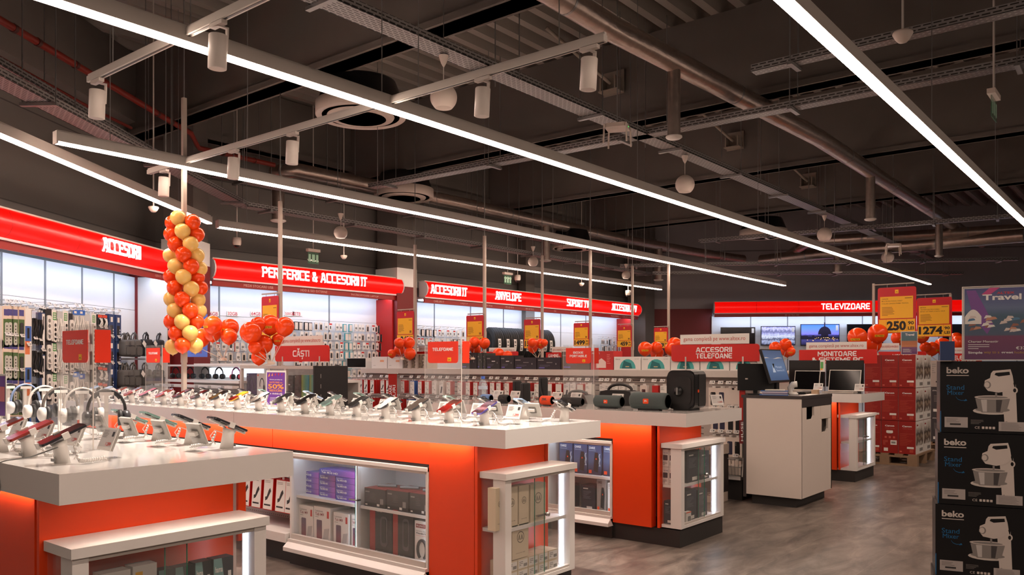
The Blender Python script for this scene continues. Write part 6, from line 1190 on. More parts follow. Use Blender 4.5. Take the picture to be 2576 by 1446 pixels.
for s in COLB.split():
    a, b, c = s.split(','); px, py = float(a)/3.0125, 480+float(b)/3.0125; L = (px-463)*DPOLE/FPX; dd = -math.sqrt(max(0.0, .085**2-L*L)) if abs(L) < .085 else .0
    if abs(L) > .11: dd = .05
    cnt[c] += 1; balloon(px, py, 19.3 if abs(L) < .11 else 18.5, DPOLE+dd-.02, c, ('cream' if c == 'C' else 'orange')+' balloon in the balloon column, '+ORD[cnt[c]-1]+' of its colour from the top', 'balloons of the column')
CLUSTERS = [('in the bunch right of the balloon column', 7.7, (562, 904), [(535, 817, 23, 1), (535, 835, 24, 0), (578, 824, 22.5, 1), (576, 846, 20, 0), (505, 849, 24, 0)]), ('in the bunch left of the CĂȘTI sign', 7.6, (682, 914), [(631, 836, 27, 0), (649, 816, 19, 0), (679, 817, 25.5, 1), (716, 821, 24, 0), (662, 866, 24, 0), (641, 874, 16, 0), (651, 899, 18.5, 0), (699, 854, 15, 1)]),
      ('in the bunch by the purple column poster', 11.4, (1012, 903), [(1004, 862, 13, 0), (1029, 862, 15, 0), (1005, 879, 14, 0), (1031, 889, 15, 0), (986, 889, 11, 1)]), ('in the bunch left of the tyres', 10.7, (1190, 902), [(1174, 870, 12, 0), (1193, 861, 14, 0), (1196, 878, 13.5, 0), (1219, 863, 14, 0), (1172, 880, 11, 0)]),
      ('in the bunch in front of the tyres', 12.4, (1352, 902), [(1339, 862, 12, 0), (1360, 864, 12.6, 1), (1340, 875, 12.6, 0), (1369, 862, 9.5, 0), (1254, 890, 15, 0), (1277, 894, 12, 0)]), ('in the bunch beside the ACCESORII TELEFOANE sign', 13.2, (1645, 905), [(1623, 877, 18, 1), (1651, 874, 15, 0), (1653, 889, 17, 0), (1688, 878, 16, 0), (1697, 866, 18, 0)]),
      ('in the bunch behind the counter screen', 13.6, (1968, 908), [(1950, 874, 15, 0), (1976, 866, 15, 0), (1980, 880, 17, 0), (1990, 884, 11, 1)]), ('in the bunch over the printer boxes', 11.0, (2205, 892), [(2157, 848, 24, 1), (2208, 839, 24, 1), (2193, 864, 24, 0), (2148, 882, 23.5, 0)]),
      ('in the bunch behind the small travel card', 12.9, (2290, 895), [(2260, 850, 17.5, 1), (2318, 844, 18.5, 1), (2275, 858, 14, 0)]), ('in the bunch right of the printer boxes', 13.2, (2366, 912), [(2328, 873, 13.5, 0), (2344, 877, 17.5, 1), (2371, 869, 19.5, 1), (2380, 881, 19, 0), (2406, 852, 16, 0), (2412, 862, 18, 0), (2436, 857, 15, 0)])]
for where, d, bp, bs in CLUSTERS:
    base = at_d(bp[0], bp[1], d)
    for k, (px, py, r, pr) in enumerate(bs): balloon(px, py, r, d+.06*((k*7) % 5)-.1, 'O', 'orange balloon %s, %s of the bunch' % (where, ORD[k]), 'orange balloons '+where, base, printed=bool(pr))
    w = MB().lathe([(.03, 0), (.035, .02), (.01, .03), (.001, .03)], STRING, 12).build('balloon_weight', None, (base[0], base[1], base[2]-.012)); tag(w, 'clip of the balloons '+where, 'balloon clip')
# ================================================================ sales counter
xa, xb, ya, yb = 7.55, 8.41, 2.68, 3.21; loc = ((xa+xb)/2, (ya+yb)/2, 0); t = thing('sales_counter', 'tall white sales counter with a dark grey top and two dark hand openings', 'counter', loc); B = lambda: AB(loc); GRAPH = mat('graphite_laminate', (62, 56, 56), .45); CWH = mat('counter_white', (228, 216, 206), .45)
B().box(xa-.004, xb+.004, ya-.004, yb+.05, 1.012, 1.04, GRAPH).build('top_board', t); B().box(xa, xa+.022, ya, yb, .09, 1.012, CWH).build('side_board', t); B().box(xb-.022, xb, ya, yb, .09, 1.012, CWH).build('side_board', t); B().box(xa-.003, xa+.022, yb, yb+.03, .06, 1.012, GRAPH).build('rear_post', t)
B().box(xa+.04, xb-.04, ya+.06, yb-.04, 0, .09, DARK).build('plinth', t); B().box(xa+.022, xb-.022, ya+.10, yb, .09, 1.0, mat('counter_inside', (30, 27, 26), .7)).build('inner_case', t)
B().box(xa+.012, xb, ya-.001, ya+.02, .935, 1.012, GRAPH).build('top_drawer', t)
def board(pts, n): mb = B(); mb.prism(pts, ya, ya+.02, CWH); return mb.build(n, t)
zs, n1, n2 = .80, (xy(2029, ya), xy(2048, ya)), (xy(2067, ya), xy(2083, ya)); r = .03
board([(xa+.014, .09), (xb, .09), (xb, zs-.002), (n2[1], zs-.002), (n2[1], .67+r), (n2[1]-r, .67), (n2[0], .67), (n2[0], zs-.002), (n2[0]-.03, zs-.002), (n2[0]-.03, .930), (n1[1], .930), (n1[1], .815+r), (n1[1]-r, .815), (n1[0], .815), (n1[0], .930), (xa+.014, .930)], 'door')
board([(n2[0]-.027, zs+.001), (xb, zs+.001), (xb, .930), (n2[0]-.027, .930)], 'drawer')
# things on it
t = thing('monitor', 'tilted computer screen with a blue picture on the sales counter', 'monitor', (7.84, 2.98, 1.04), R(3)); S = lambda: MB().at((0, 0, .12), rx=R(-17)); H_, w2 = .335, .285
S().box(-w2, w2, 0, .025, 0, H_, BLACK).build('frame', t)
mb = S().panel(-w2+.012, w2-.012, .02, H_-.012, -.0008, ramp_mat('monitor_blue', [(0, (60, 84, 120)), (.5, (84, 112, 150)), (1, (56, 80, 116))], 'Z', .3, .55))
mb.add([(-w2*.94+w2*1.88*u, -.0014, H_*(.72+.012*math.sin(u*9))) for u in [i/10 for i in range(11)]]+[(-w2*.94+w2*1.88*u, -.0014, H_*(.735+.022*math.sin(u*9+1))) for u in [i/10 for i in range(11)]], [(i, i+1, 12+i, 11+i) for i in range(10)], SIGNW)
SOFT = mat('soft_screen_text', (170, 186, 206), .5, es=.4); mb.text('Microsoft', -w2*.1, w2*.55, H_*.42, H_*.50, -.0014, SOFT).text('Dynamics AX', -w2*.1, w2*.75, H_*.31, H_*.39, -.0014, SOFT); mb.add([(-w2*.5, -.0014, H_*.30), (-w2*.2, -.0014, H_*.30), (-w2*.26, -.0014, H_*.42), (-w2*.36, -.0014, H_*.55), (-w2*.44, -.0014, H_*.40)], [(0, 1, 2, 3, 4)], SOFT); mb.build('screen', t)
MB().box(-.04, .04, .03, .06, 0, .16, BLACK).slab(rrect(-.12, .12, -.06, .12, .03, 3), 0, .012, BLACK).build('stand', t)
t = thing('monitor', 'back of a black screen left of the tilted one on the sales counter', 'monitor', (7.66, 3.16, 1.04), R(-60)); MB().box(-.17, .17, 0, .03, .04, .30, BLACK).build('case', t); MB().slab(rrect(-.08, .08, -.05, .10, .02, 2), 0, .01, BLACK).box(-.02, .02, .03, .05, 0, .2, BLACK).build('stand', t)
t = thing('paper_stack', 'pile of blue and white papers on the left end of the sales counter', 'papers', (7.66, 2.98, 1.04), R(-70))
for i, (c, w, d) in enumerate(((LBLUE, .13, .09), (PAPER, .12, .085), (CM('paper_violet', 120, 110, 160), .125, .09), (PAPER, .12, .08), (LBLUE, .13, .07), (PAPER, .10, .08))): MB().box(-w+.01*(i % 3), w, -d, d, i*.009, i*.009+.008, c).build('paper', t)
t = thing('barcode_scanner', 'white handheld scanner standing on the sales counter', 'scanner', (7.94, 2.90, 1.04), R(20)); MB().lathe([(.05, 0), (.05, .012), (.035, .022)], STAND, 20).build('base', t); MB().tube([(0, .02, .02), (0, .03, .06), (0, .0, .095), (0, -.04, .10)], .026, STAND, 12, [.02, .026, .032, .03]).build('head', t); MB().box(-.022, .022, -.046, -.040, .085, .118, DARK).build('window', t)
t = thing('keyboard', 'black keyboard on the sales counter', 'keyboard', (8.16, 2.86, 1.04), R(4)); MB().box(-.21, .21, -.065, .065, 0, .018, BLACK).build('case', t)
for r_ in range(4): MB().box(-.20, .20, -.055+.03*r_, -.031+.03*r_, .018, .024, DARK).build('key_row', t)
tag(MB().box(-.05, .05, -.03, .03, 0, .045, CM('kraft', 190, 160, 130)).build('small_carton', None, (8.12, 2.745, 1.04), R(10)), 'small brown carton at the front edge of the sales counter', 'box')
tag(MB().box(-.20, .20, -.03, .05, 0, .004, PAPER).panel(-.2, .2, 0, 0, 0, PAPER).build('paper_sheet', None, (7.9, 2.72, 1.04), R(5)), 'white paper sheets along the front edge of the sales counter', 'papers')
# ================================================================ laptops and monitors on the far table
def laptop(label, px0, px1, tpy, x):
    yc, w, z0, z1 = face_x(x+.10, px0, px1, tpy, 985); t = thing('laptop', label, 'laptop', (x, yc, 1.0), WEST, 'laptops on the far table'); h = max(.2, z1-1.0); w2 = w/2; SV_ = mat('laptop_silver', (196, 188, 180), .35, .3)
    MB().slab(rrect(-w2, w2, -.14, .10, .012, 2), .004, .018, SV_).build('base', t); MB().box(-w2*.85, w2*.85, -.04, .07, .018, .0195, DARK).build('keyboard', t)
    MB().at((0, .10, .016), rx=R(-14)).box(-w2, w2, 0, .008, 0, h*1.0, SV_).build('lid', t); MB().at((0, .10, .016), rx=R(-14)).box(-w2+.008, w2-.008, -.001, 0, .015, h-.008, SCRK).build('screen', t)
laptop('open silver laptop with a black screen at the near corner of the far table', 2083, 2163, 932, 9.70); laptop('open silver laptop with a black screen behind the sales counter', 1996, 2060, 934, 9.72)
for px, x in ((2058, 9.6), (2162, 9.58)): place(TG0, 't', (x, -on_plane(px, 985, (x, 0), WEST)[0], 1.0), WEST, 'white price tag in front of the '+('left' if px < 2100 else 'right')+' laptop', 'price tags, laptop table')
for i, (a, b) in enumerate(((1985, 2074), (2078, 2172))):
    yc, w, z0, z1 = face_x(10.14, a, b, 906, 985); t = thing('monitor', 'black computer monitor, %s one behind the laptops' % ('left', 'right')[i], 'monitor', (10.14, yc, 1.0), WEST, 'monitors behind the laptops'); w2 = w/2; h = z1-1.0
    MB().box(-w2, w2, 0, .03, .06, h, BLACK).build('frame', t); MB().box(-w2+.01, w2-.01, -.002, 0, .075, h-.01, OFF).build('screen', t); MB().box(-.03, .03, .03, .05, 0, .2, BLACK).slab(rrect(-.12, .12, -.05, .12, .02, 2), 0, .01, BLACK).build('stand', t)
    if i == 0: MB().box(w2-.05, w2+.01, -.008, -.003, h-.14, h+.01, PAPER).panel(w2-.045, w2-.01, h-.10, h-.02, -.009, CM('energy_green', 90, 170, 90)).panel(w2-.045, w2-.02, h-.12, h-.10, -.009, CM('energy_amber', 230, 170, 60)).build('energy_label', t)
tag(MB().box(-.02, .02, -.02, .02, 0, .06, BLACK).build('mouse', None, (9.75, 2.80, 1.0)), 'small black mouse beside the right laptop', 'mouse')
# ================================================================ printer boxes on a pallet
WOOD = mat('pallet_wood', (150, 122, 96), .8, noise=.2, nscale=9)
def pallet(label, x0, x1, y0, y1, h=.14):
    loc = ((x0+x1)/2, (y0+y1)/2, 0); t = thing('pallet', label, 'pallet', loc); B = lambda: AB(loc)
    for i in range(5): q = y0+(y1-y0-.1)*i/4; B().box(x0, x1, q, q+.1, h-.022, h, WOOD).build('top_plank', t)
    for i in range(3):
        q = x0+(x1-x0-.1)*i/2; B().box(q, q+.1, y0, y1, h-.044, h-.022, WOOD).build('stringer', t); B().box(q, q+.1, y0, y1, 0, .02, WOOD).build('bottom_plank', t)
        for j in range(3): s = y0+(y1-y0-.12)*j/2; B().box(q, q+.1, s, s+.12, .02, h-.044, WOOD).build('block', t)
    return t
PX0, PY0 = 11.6, 2.625; BWd, BDp, BHt = .213, .43, .435
pallet('wooden pallet under the red printer boxes', 11.56, 12.56, 2.60, 3.40, .15)
CRED = CM('canon_red', 150, 22, 12); CLINE = CM('canon_line', 206, 100, 84); PHOTO = ramp_mat('canon_photo', [(0, (236, 230, 222)), (.25, (226, 220, 212)), (.38, (90, 70, 60)), (.5, (170, 150, 130)), (.62, (60, 46, 40)), (.78, (210, 200, 190)), (1, (236, 230, 222))], 'Z', .45, 0, .5, 5)
def canon_mesh(pic):
    mb = MB(); w = BWd/2-.003; h = BHt-.006; mb.box(-w, w, 0, BDp-.006, 0, h, CRED); mb.text('Canon', -w*.55, w*.55, h*.82, h*.87, -.001, SIGNW, .03).text('PIXMA TS5352a', -w*.5, w*.6, h*.755, h*.785, -.001, CLINE, .0)
    if not pic: mb.panel(-w*.85, w*.85, h*.615, h*.62, -.001, CLINE).lines(-w*.85, w*.7, h*.25, h*.60, 13, -.001, CM('canon_fine', 186, 70, 52), 4, .3); mb.panel(-w*.0, w*.8, h*.16, h*.22, -.001, PAPER).panel(w*.3, w*.75, h*.05, h*.14, -.001, CM('canon_fine', 186, 70, 52)).panel(-w*.85, -w*.6, h*.05, h*.09, -.001, CLINE)
    else:
        mb.prism(rrect(-w*.4, w*.4, h*.62, h*.70, .008, 2), -.0014, -.001, PAPER); mb.panel(-w*.25, w*.25, h*.60, h*.63, -.001, GREYINK); mb.panel(w*.1, w*.85, h*.26, h*.40, -.001, PAPER).panel(w*.2, w*.7, h*.30, h*.36, -.0016, GREYINK).panel(-w*.7, -w*.2, h*.06, h*.16, -.001, PAPER)
        for i in range(3): mb.panel(-w*.6+i*w*.5, -w*.35+i*w*.5, h*.46, h*.52, -.001, CLINE)
        mb.lines(-w*.8, -w*.2, h*.25, h*.40, 4, -.001, CLINE, 2, .4)
    mb.T = Matrix.Rotation(R(90), 4, 'Z'); q = BDp-.006          # right-hand side: photo print on white
    mb.quad((.004, -w-.001, .004), (q-.004, -w-.001, .004), (q-.004, -w-.001, h-.004), (.004, -w-.001, h-.004), PAPER)
    mb.T = Matrix.Identity(4); x = w+.0016
    mb.quad((x, .02, h*.24), (x, q-.02, h*.24), (x, q-.02, h*.93), (x, .02, h*.93), PHOTO); mb.quad((x+.0006, .05, h*.80), (x+.0006, .16, h*.80), (x+.0006, .16, h*.92), (x+.0006, .05, h*.92), PAPER); mb.quad((x+.001, .06, h*.85), (x+.001, .13, h*.85), (x+.001, .13, h*.90), (x+.001, .06, h*.90), CRED)
    mb.quad((x-.0004, .0, .0), (x-.0004, q, .0), (x-.0004, q, h), (x-.0004, .0, h), PAPER); mb.quad((x, q*.5, h*.06), (x, q*.9, h*.06), (x, q*.9, h*.16), (x, q*.5, h*.16), GREYINK)
    return mb.mesh('printer_box')
CM0, CM1 = canon_mesh(False), canon_mesh(True); LV = ['bottom', 'middle', 'top']
for l in range(3):
    for c in range(3):
        for d in range(2):
            if d and c: continue
            y = PY0+BWd*(c+.5); x = PX0+BDp*d
            put('printer_box', CM1 if (l == 0 and c == 1 and d == 0) else CM0, 'red printer carton, %s layer, %s, %s row' % (LV[l], ('right column', 'middle column', 'left column')[c], 'front' if d == 0 else 'rear'), 'box', 'red printer cartons on the pallet', (x, y, .152+BHt*l), WEST)
# grey cartons behind
x0, y0 = 13.75, 2.78; pallet('wooden pallet under the grey scooter cartons', x0, x0+.8, y0-.35, y0+.35, .14)
for l, (c, tx, h) in enumerate(((CM('myria_grey', 66, 62, 66), 'myria', .42), (CM('myria_grey', 66, 62, 66), 'myria', .42), (CM('myria_white', 176, 166, 158), '', .40))):
    def fn(mb, w, h_, tx=tx): (mb.text(tx, -w*.36, w*.2, h_*.82, h_*.90, -.001, PAPER).lines(-w*.3, w*.1, h_*.45, h_*.7, 5, -.001, GREYINK, 3, .3).panel(-w*.34, 0, h_*.1, h_*.2, -.001, PAPER) if tx else mb.box(-.006, .006, -.001, 0, h_*.25, h_*.85, GREYINK).tube([(-w*.2, -.002, h_*.2), (0, -.002, h_*.16), (w*.2, -.002, h_*.2)], .01, INK, 5).lines(-w*.4, -w*.2, h_*.5, h_*.9, 5, -.001, GREYINK, 2, .3))
    carton('scooter_carton', ('dark grey carton at the bottom of the narrow stack', 'dark grey carton in the middle of the narrow stack', 'pale grey carton with a scooter drawing on top of the narrow stack')[l], 'box', 'cartons of the narrow stack', (x0+.02, y0, .142+.42*l), .27, .5, h, WEST, c, fn)
# ================================================================ stand mixer cartons at the right edge
MANG = R(-76); d0 = 3.82; BK_ = mat('mixer_box_black', (14, 13, 15), .35); MH, MW = .340, .385; GRW = CM('mixer_white', 206, 196, 188); GRG = CM('mixer_grey', 136, 130, 126); BLUEI = CM('mixer_blue_ink', 24, 100, 150)
mixp = at_d(2482, 912, d0)
def mixer_mesh():
    mb = MB(); w = MW/2; h = MH-.003; mb.box(-w, w, 0, .27, 0, h, BK_); X = lambda px: -w+(px-2388)/187*MW; Zz = lambda py: h*(1-(py-910)/180)
    mb.text('beko', X(2401), X(2446), Zz(941), Zz(925), -.001, GRW, .03).panel(X(2401), X(2446), Zz(947), Zz(945), -.001, GRW)
    for s, a, b, c, d in (('Stand', 2401, 2437, 982, 970), ('Mixer', 2403, 2436, 995, 984)): mb.text(s, X(a), X(b), Zz(c), Zz(d), -.001, BLUEI)
    P = [(2420, 1000), (2424, 1006), (2431, 1009), (2440, 1008)]; mb.add([(X(a), -.001, Zz(b)-.0012) for a, b in P]+[(X(a), -.001, Zz(b)+.0012) for a, b in P], [(i, i+1, 5+i, 4+i) for i in range(3)], BLUEI); mb.add([(X(2440), -.001, Zz(1005)), (X(2436), -.001, Zz(1011)), (X(2443), -.001, Zz(1009))], [(0, 1, 2)], BLUEI)
    Q = lambda pts, m, y: mb.add([(X(a), y, Zz(b)) for a, b in pts], [tuple(range(len(pts)-1, -1, -1))], m)
    EL = lambda cx, cy, rx, ry, n=18: [(cx+rx*math.cos(2*math.pi*i/n), cy+ry*math.sin(2*math.pi*i/n)) for i in range(n)]
    Q([(2536, 990), (2538, 966), (2541, 1060), (2534, 1064), (2522, 1064), (2518, 1018)], GRW, -.0008); Q([(2524, 948), (2531, 954), (2536, 976), (2541, 1056), (2516, 1060), (2512, 980)], GRW, -.0009)   # column of the stand
    Q(EL(2493, 1034, 39, 9), GRW, -.0010); Q(EL(2493, 1031, 34, 6), GRG, -.0012); Q([(2459, 1003), (2527, 1003), (2521, 1030), (2512, 1038), (2472, 1038), (2464, 1030)], GRG, -.0014); Q([(2470, 1006), (2482, 1006), (2482, 1036), (2474, 1036)], CM('mixer_light', 196, 190, 186), -.0016); Q([(2500, 1006), (2512, 1006), (2508, 1036), (2500, 1036)], CM('mixer_dark', 70, 66, 66), -.0016)   # steel bowl
    Q(EL(2493, 1000, 36, 5), GRW, -.0018); Q(EL(2493, 1000, 30, 3), GRG, -.0019)
    Q([(2484, 984), (2476, 972), (2478, 958), (2488, 952), (2490, 940), (2494, 934), (2528, 930), (2532, 946), (2534, 962), (2531, 976), (2521, 984), (2505, 988)], GRW, -.0020); Q([(2497, 944), (2499, 939), (2526, 936), (2527, 944), (2505, 948)], BK_, -.0022); Q(EL(2483, 969, 7, 9), GRG, -.0022); Q(EL(2482, 969, 5, 7), GRW, -.0024); Q([(2498, 988), (2502, 988), (2502, 998), (2498, 998)], GRG, -.0020)
    Q(EL(2536, 982, 6, 8), GRW, -.0016); Q(EL(2536, 982, 3, 5), BK_, -.0018)
    mb.panel(X(2397), X(2444), Zz(1077), Zz(1051), -.001, CM('mixer_label', 176, 168, 164)).lines(X(2401), X(2440), Zz(1065), Zz(1054), 3, -.0016, GRG, 4, .4); mb.panel(X(2408), X(2430), Zz(1071), Zz(1067), -.0016, INK)
    mb.panel(X(2505), X(2556), Zz(1083), Zz(1060), -.001, CM('mixer_label', 176, 168, 164)).lines(X(2510), X(2550), Zz(1081), Zz(1062), 6, -.0016, GRG, 5, .3); mb.lines(X(2450), X(2478), Zz(1068), Zz(1056), 4, -.001, GRG, 6, .3); mb.text('CE', X(2458), X(2468), Zz(1079), Zz(1073), -.001, GRW)
    for i in range(4): mb.prism(rrect(X(2472+7*i), X(2477+7*i), Zz(1079), Zz(1073), .001, 1), -.0012, -.001, GRW)
    mb.prism([(-w, .001), (-w+.004, .001), (-w+.004, h*.3), (-w, h*.3)], -.0006, .01, BLUEI); return mb.mesh('mixer_carton')
MM = mixer_mesh()
for l in range(4):
    k = 3-l; rgt = (math.cos(MANG), math.sin(MANG)); o = -.010*k
    put('mixer_carton', MM, 'black stand mixer carton, %s of the stack at the right edge' % ('bottom one, cut off', 'second from the bottom', 'third from the bottom', 'topmost')[l], 'box', 'black mixer cartons at the right', (mixp[0]+rgt[0]*o, mixp[1]+rgt[1]*o, MH*l), MANG+R(.6*(l % 2)))
# ================================================================ travel posters
def travel(label, loc, rz, w, h, small=False):
    t = thing('travel_poster', label, 'poster', loc, rz); w2 = w/2
    MB().box(-w2, w2, .004, .008, 0, h, PAPER).build('backing', t); mb = MB().panel(-w2*.96, w2*.96, h*.015, h*.985, .0035, ramp_mat('travel_sky', [(0, (96, 24, 90)), (.32, (110, 30, 84)), (.345, (60, 80, 110)), (.6, (40, 86, 110)), (.72, (90, 110, 150)), (1, (54, 58, 130))], 'Z', .4) if not small else ramp_mat('travel_small', [(0, (80, 30, 110)), (.3, (110, 40, 110)), (.34, (200, 120, 60)), (.58, (190, 110, 60)), (.62, (60, 110, 120)), (1, (70, 110, 130))], 'Z', .4))
    rn = random.Random(5)
    if not small:
        mb.add([(-w2*.9, .003, h*.96), (-w2*.62, .003, h*.96), (-w2*.1, .003, h*.5), (-w2*.28, .003, h*.36), (-w2*.7, .003, h*.6)], [(4, 3, 2, 1, 0)], CM('travel_violet', 120, 60, 150)); mb.add([(-w2*.2, .0028, h*.99), (w2*.1, .0028, h*.99), (-w2*.25, .0028, h*.88), (-w2*.45, .0028, h*.9)], [(3, 2, 1, 0)], CM('travel_pink', 200, 50, 130))
        for i in range(30):
            q = rn.uniform(-w2*.9, w2*.9); zz = rn.uniform(.37, .58)*h; c = rn.choice([(220, 206, 200), (150, 90, 70), (60, 120, 160), (200, 140, 110), (240, 236, 230)]); mb.add([(q, .0026-.00002*i, zz), (q+w*.12, .0026-.00002*i, zz+.006), (q+w*.10, .0026-.00002*i, zz+h*.04), (q+w*.03, .0026-.00002*i, zz+h*.045)], [(0, 1, 2, 3)], CM('beach_%d' % c[0], *c))
        mb.add([(-w2*.95+w2*.5*u, .0022, h*(.60+.10*math.sin(u*3.1))) for u in [i/8 for i in range(9)]]+[(-w2*.45, .0022, h*.5), (-w2*.95, .0022, h*.5)], [tuple(range(10, -1, -1))], CM('beach_240', 240, 236, 230))
        mb.text('ALTEX', w2*.0, w2*.52, h*.90, h*.93, .002, CM('travel_red', 200, 30, 60), .03).text('Travel', -w2*.42, w2*.72, h*.82, h*.90, .002, SIGNW, .03)
        mb.text('Charter Monastir', -w2*.85, w2*.05, h*.245, h*.275, .002, SIGNW).lines(-w2*.85, -w2*.2, h*.15, h*.23, 3, .002, SIGNW, 2, .25).text('€379', w2*.56, w2*.92, h*.15, h*.19, .002, SIGNW).text('Simple', -w2*.85, -w2*.42, h*.085, h*.125, .002, SIGNW, .02).text('way to a', -w2*.38, w2*.08, h*.085, h*.125, .002, CM('travel_gold', 190, 140, 30)).text('great', w2*.13, w2*.48, h*.09, h*.12, .002, SIGNW, .02).text('holiday', w2*.52, w2*.95, h*.085, h*.125, .002, CM('travel_gold', 190, 140, 30))
    else: mb.text('Travel', -w2*.5, w2*.6, h*.82, h*.92, .002, SIGNW, .03).lines(-w2*.8, w2*.6, h*.08, h*.26, 4, .002, SIGNW, 3, .25)
    mb.build('print', t); MB().box(-w2-.004, w2+.004, 0, .0015, -.0, h+.004, CLEAR).build('acrylic_front', t); MB().box(-w2-.004, w2+.004, .03, .07, 0, .004, CLEAR).box(-w2-.004, w2+.004, .0085, .03, 0, .004, CLEAR).build('acrylic_foot', t); MB().box(-w2-.005, -w2-.001, -.001, .009, 0, h+.004, mat('acrylic_edge', (226, 216, 208), .2)).box(-w2-.005, w2+.005, -.001, .009, h+.002, h+.005, MT['acrylic_edge']).build('bright_edge', t)
    return t
p = at_d(2518, 905, 3.80); travel('large purple and blue travel poster standing on the mixer cartons', (p[0]+.02, p[1]+.02, MH*4), MANG-R(2), .275, .345)
yc, w, z0, z1 = face_x(PX0+.03, 2267, 2308, 834, 886); travel('small travel card on top of the red printer cartons', (PX0+.03, yc, .152+BHt*3), WEST, w, z1-(.152+BHt*3), True)
tag(MB().box(-.03, .03, 0, .05, 0, .09, CM('tiny_box_blue', 40, 60, 100)).build('small_box', None, (p[0]-.12, p[1]+.20, MH*4), MANG), 'small dark blue box at the left top of the mixer cartons', 'box')
# ================================================================ goods inside the cabinets
def cab(name, label, group, x, l, r, tp, bt, body, fn=None, d=.12, zb=None, cat='box'):
    yc, w, z0, z1 = face_x(x, l, r, tp, bt); z0 = zb if zb is not None else z0
    return carton(name, label, cat, group, (x, yc, z0), w-.004, d, z1-z0, WEST, body, fn)
LENP = ramp_mat('lenovo_purple', [(0, (70, 70, 170)), (.6, (110, 80, 180)), (1, (170, 90, 190))], 'X', .25); LENP2 = CM('lenovo_violet', 104, 60, 130)
def f_len10(mb, w, h): mb.text('Lenovo', -w*.44, -w*.15, h*.66, h*.86, -.001, SIGNW).text('Tab M10 HD', -w*.44, w*.05, h*.25, h*.58, -.001, SIGNW, .02)
def f_len(mn):
    def f(mb, w, h):
        mb.text('Lenovo', -w*.42, w*.05, h*.85, h*.91, -.001, CM('len_grey', 110, 104, 110)).text('Tab '+mn, -w*.42, w*.12, h*.745, h*.825, -.001, CM('len_red', 150, 60, 70), .01).lines(-w*.42, 0, h*.68, h*.72, 1, -.001, GREYINK, 1, .3); mb.panel(w*.30, w*.42, h*.70, h*.90, -.001, REDC)
        mb.prism(rrect(-w*.32, -w*.0, h*.08, h*.62, .006, 2), -.0016, -.001, ramp_mat('len_screen', [(0, (150, 60, 70)), (.5, (90, 60, 90)), (1, (60, 50, 80))], 'Z', .3)); mb.add([(w*.06, -.0012, h*.08), (w*.36, -.0012, h*.12), (w*.44, -.0012, h*.42), (w*.14, -.0012, h*.38)], [(0, 1, 2, 3)], CM('len_stand', 190, 186, 184))
    return f
A_ = 3.335+.09; zsh = .17+(.745-.17)*.5; G_ = 'tablet boxes in the lit cabinet'
q = lambda a: 560+a/3.242
zl = zsh
for c, (a, b, n) in enumerate(((652, 785, 4), (786, 919, 4), (921, 1090, 4))):
    for l in range(n): yc, w, _, _ = face_x(A_+.02*(2-c), q(a), q(b), 1200, 1200); carton('tablet_box', 'flat purple tablet box, %s stack from the left, %s layer' % (ORD[c], LV[l] if l < 3 and n == 3 else ORD[l]), 'box', G_, (A_+.02*(2-c), yc, zl+.038*l), w-.004, .16, .036, WEST, LENP, f_len10)
yc, w, _, _ = face_x(A_, q(775), q(1085), 1170, 1170); carton('tablet_box', 'flat purple tablet box lying across the top of the stacks', 'box', G_, (A_, yc, zl+.153), w*.9, .15, .038, WEST, LENP, f_len10)
zb = .17
for i, (a, b, tp, m) in enumerate(((622, 741, 880, 'M9'), (743, 880, 893, 'M9'), (903, 1030, 942, 'M8'), (1050, 1118, 960, 'M8'))): cab('tablet_carton', 'white tablet carton, %s from the left on the cabinet bottom' % ORD[i], G_, A_-.02, q(a), q(b), 1000+tp/3.242, 0, PAPER, f_len(m), .17, zb)
for i, (a, b, tp) in enumerate(((935, 1034, 862), (1037, 1116, 880))): yc, w, z0, z1 = face_x(A_+.20, q(a), q(b), 1000+tp/3.242, 1300); carton('tablet_carton', 'violet tablet carton behind the white ones, '+('left', 'right')[i], 'box', G_, (A_+.20, yc, zb), w, .04, z1-zb, WEST, LENP2, lambda mb, w, h: mb.panel(-w*.3, w*.1, h*.86, h*.90, -.001, GREYINK))
def f_wide(mb, w, h): mb.panel(-w*.45, -w*.25, h*.78, h*.85, -.001, GREYINK).lines(-w*.2, w*.1, h*.4, h*.8, 5, -.001, CM('dimline', 90, 86, 84), 3, .25); mb.panel(w*.1, w*.22, h*.08, h*.2, -.001, PAPER).panel(w*.25, w*.4, h*.2, h*.5, -.001, GREYINK).panel(-w*.45, -w*.35, h*.08, h*.14, -.001, PAPER)
for i, (a, b, tp) in enumerate(((1155, 1330, 745), (1337, 1515, 762), (1525, 1692, 786))):
    o = cab('soundbar_box', 'wide black and red soundbar box, %s of three on the cabinet shelf' % ORD[i], 'soundbar boxes in the lit cabinet', A_-.03, q(a), q(b), 1000+tp/3.242, 0, CM('wide_black', 38, 34, 34), f_wide, .20, zsh)
    y0 = Vector(o.location); w = (o.dimensions.x if o.dimensions.x else .2)
    t = MB().box(-.10, .10, .0, .20, 0, .002, CM('wide_red', 130, 26, 20)); t.tube([(-.05, .07, .010), (.07, .12, .010)], .010, GREYP, 8); zz = max(v[2] for v in [tuple(c) for c in o.bound_box]); zz = face_x(A_-.03, q(a), q(b), 1000+tp/3.242, 0)[3]-zsh
    t.v = [(x*(face_x(A_-.03, q(a), q(b), 1200, 1200)[1]-.006)/.2, y, z+zz) for x, y, z in t.v]; t.build('box_top', o)
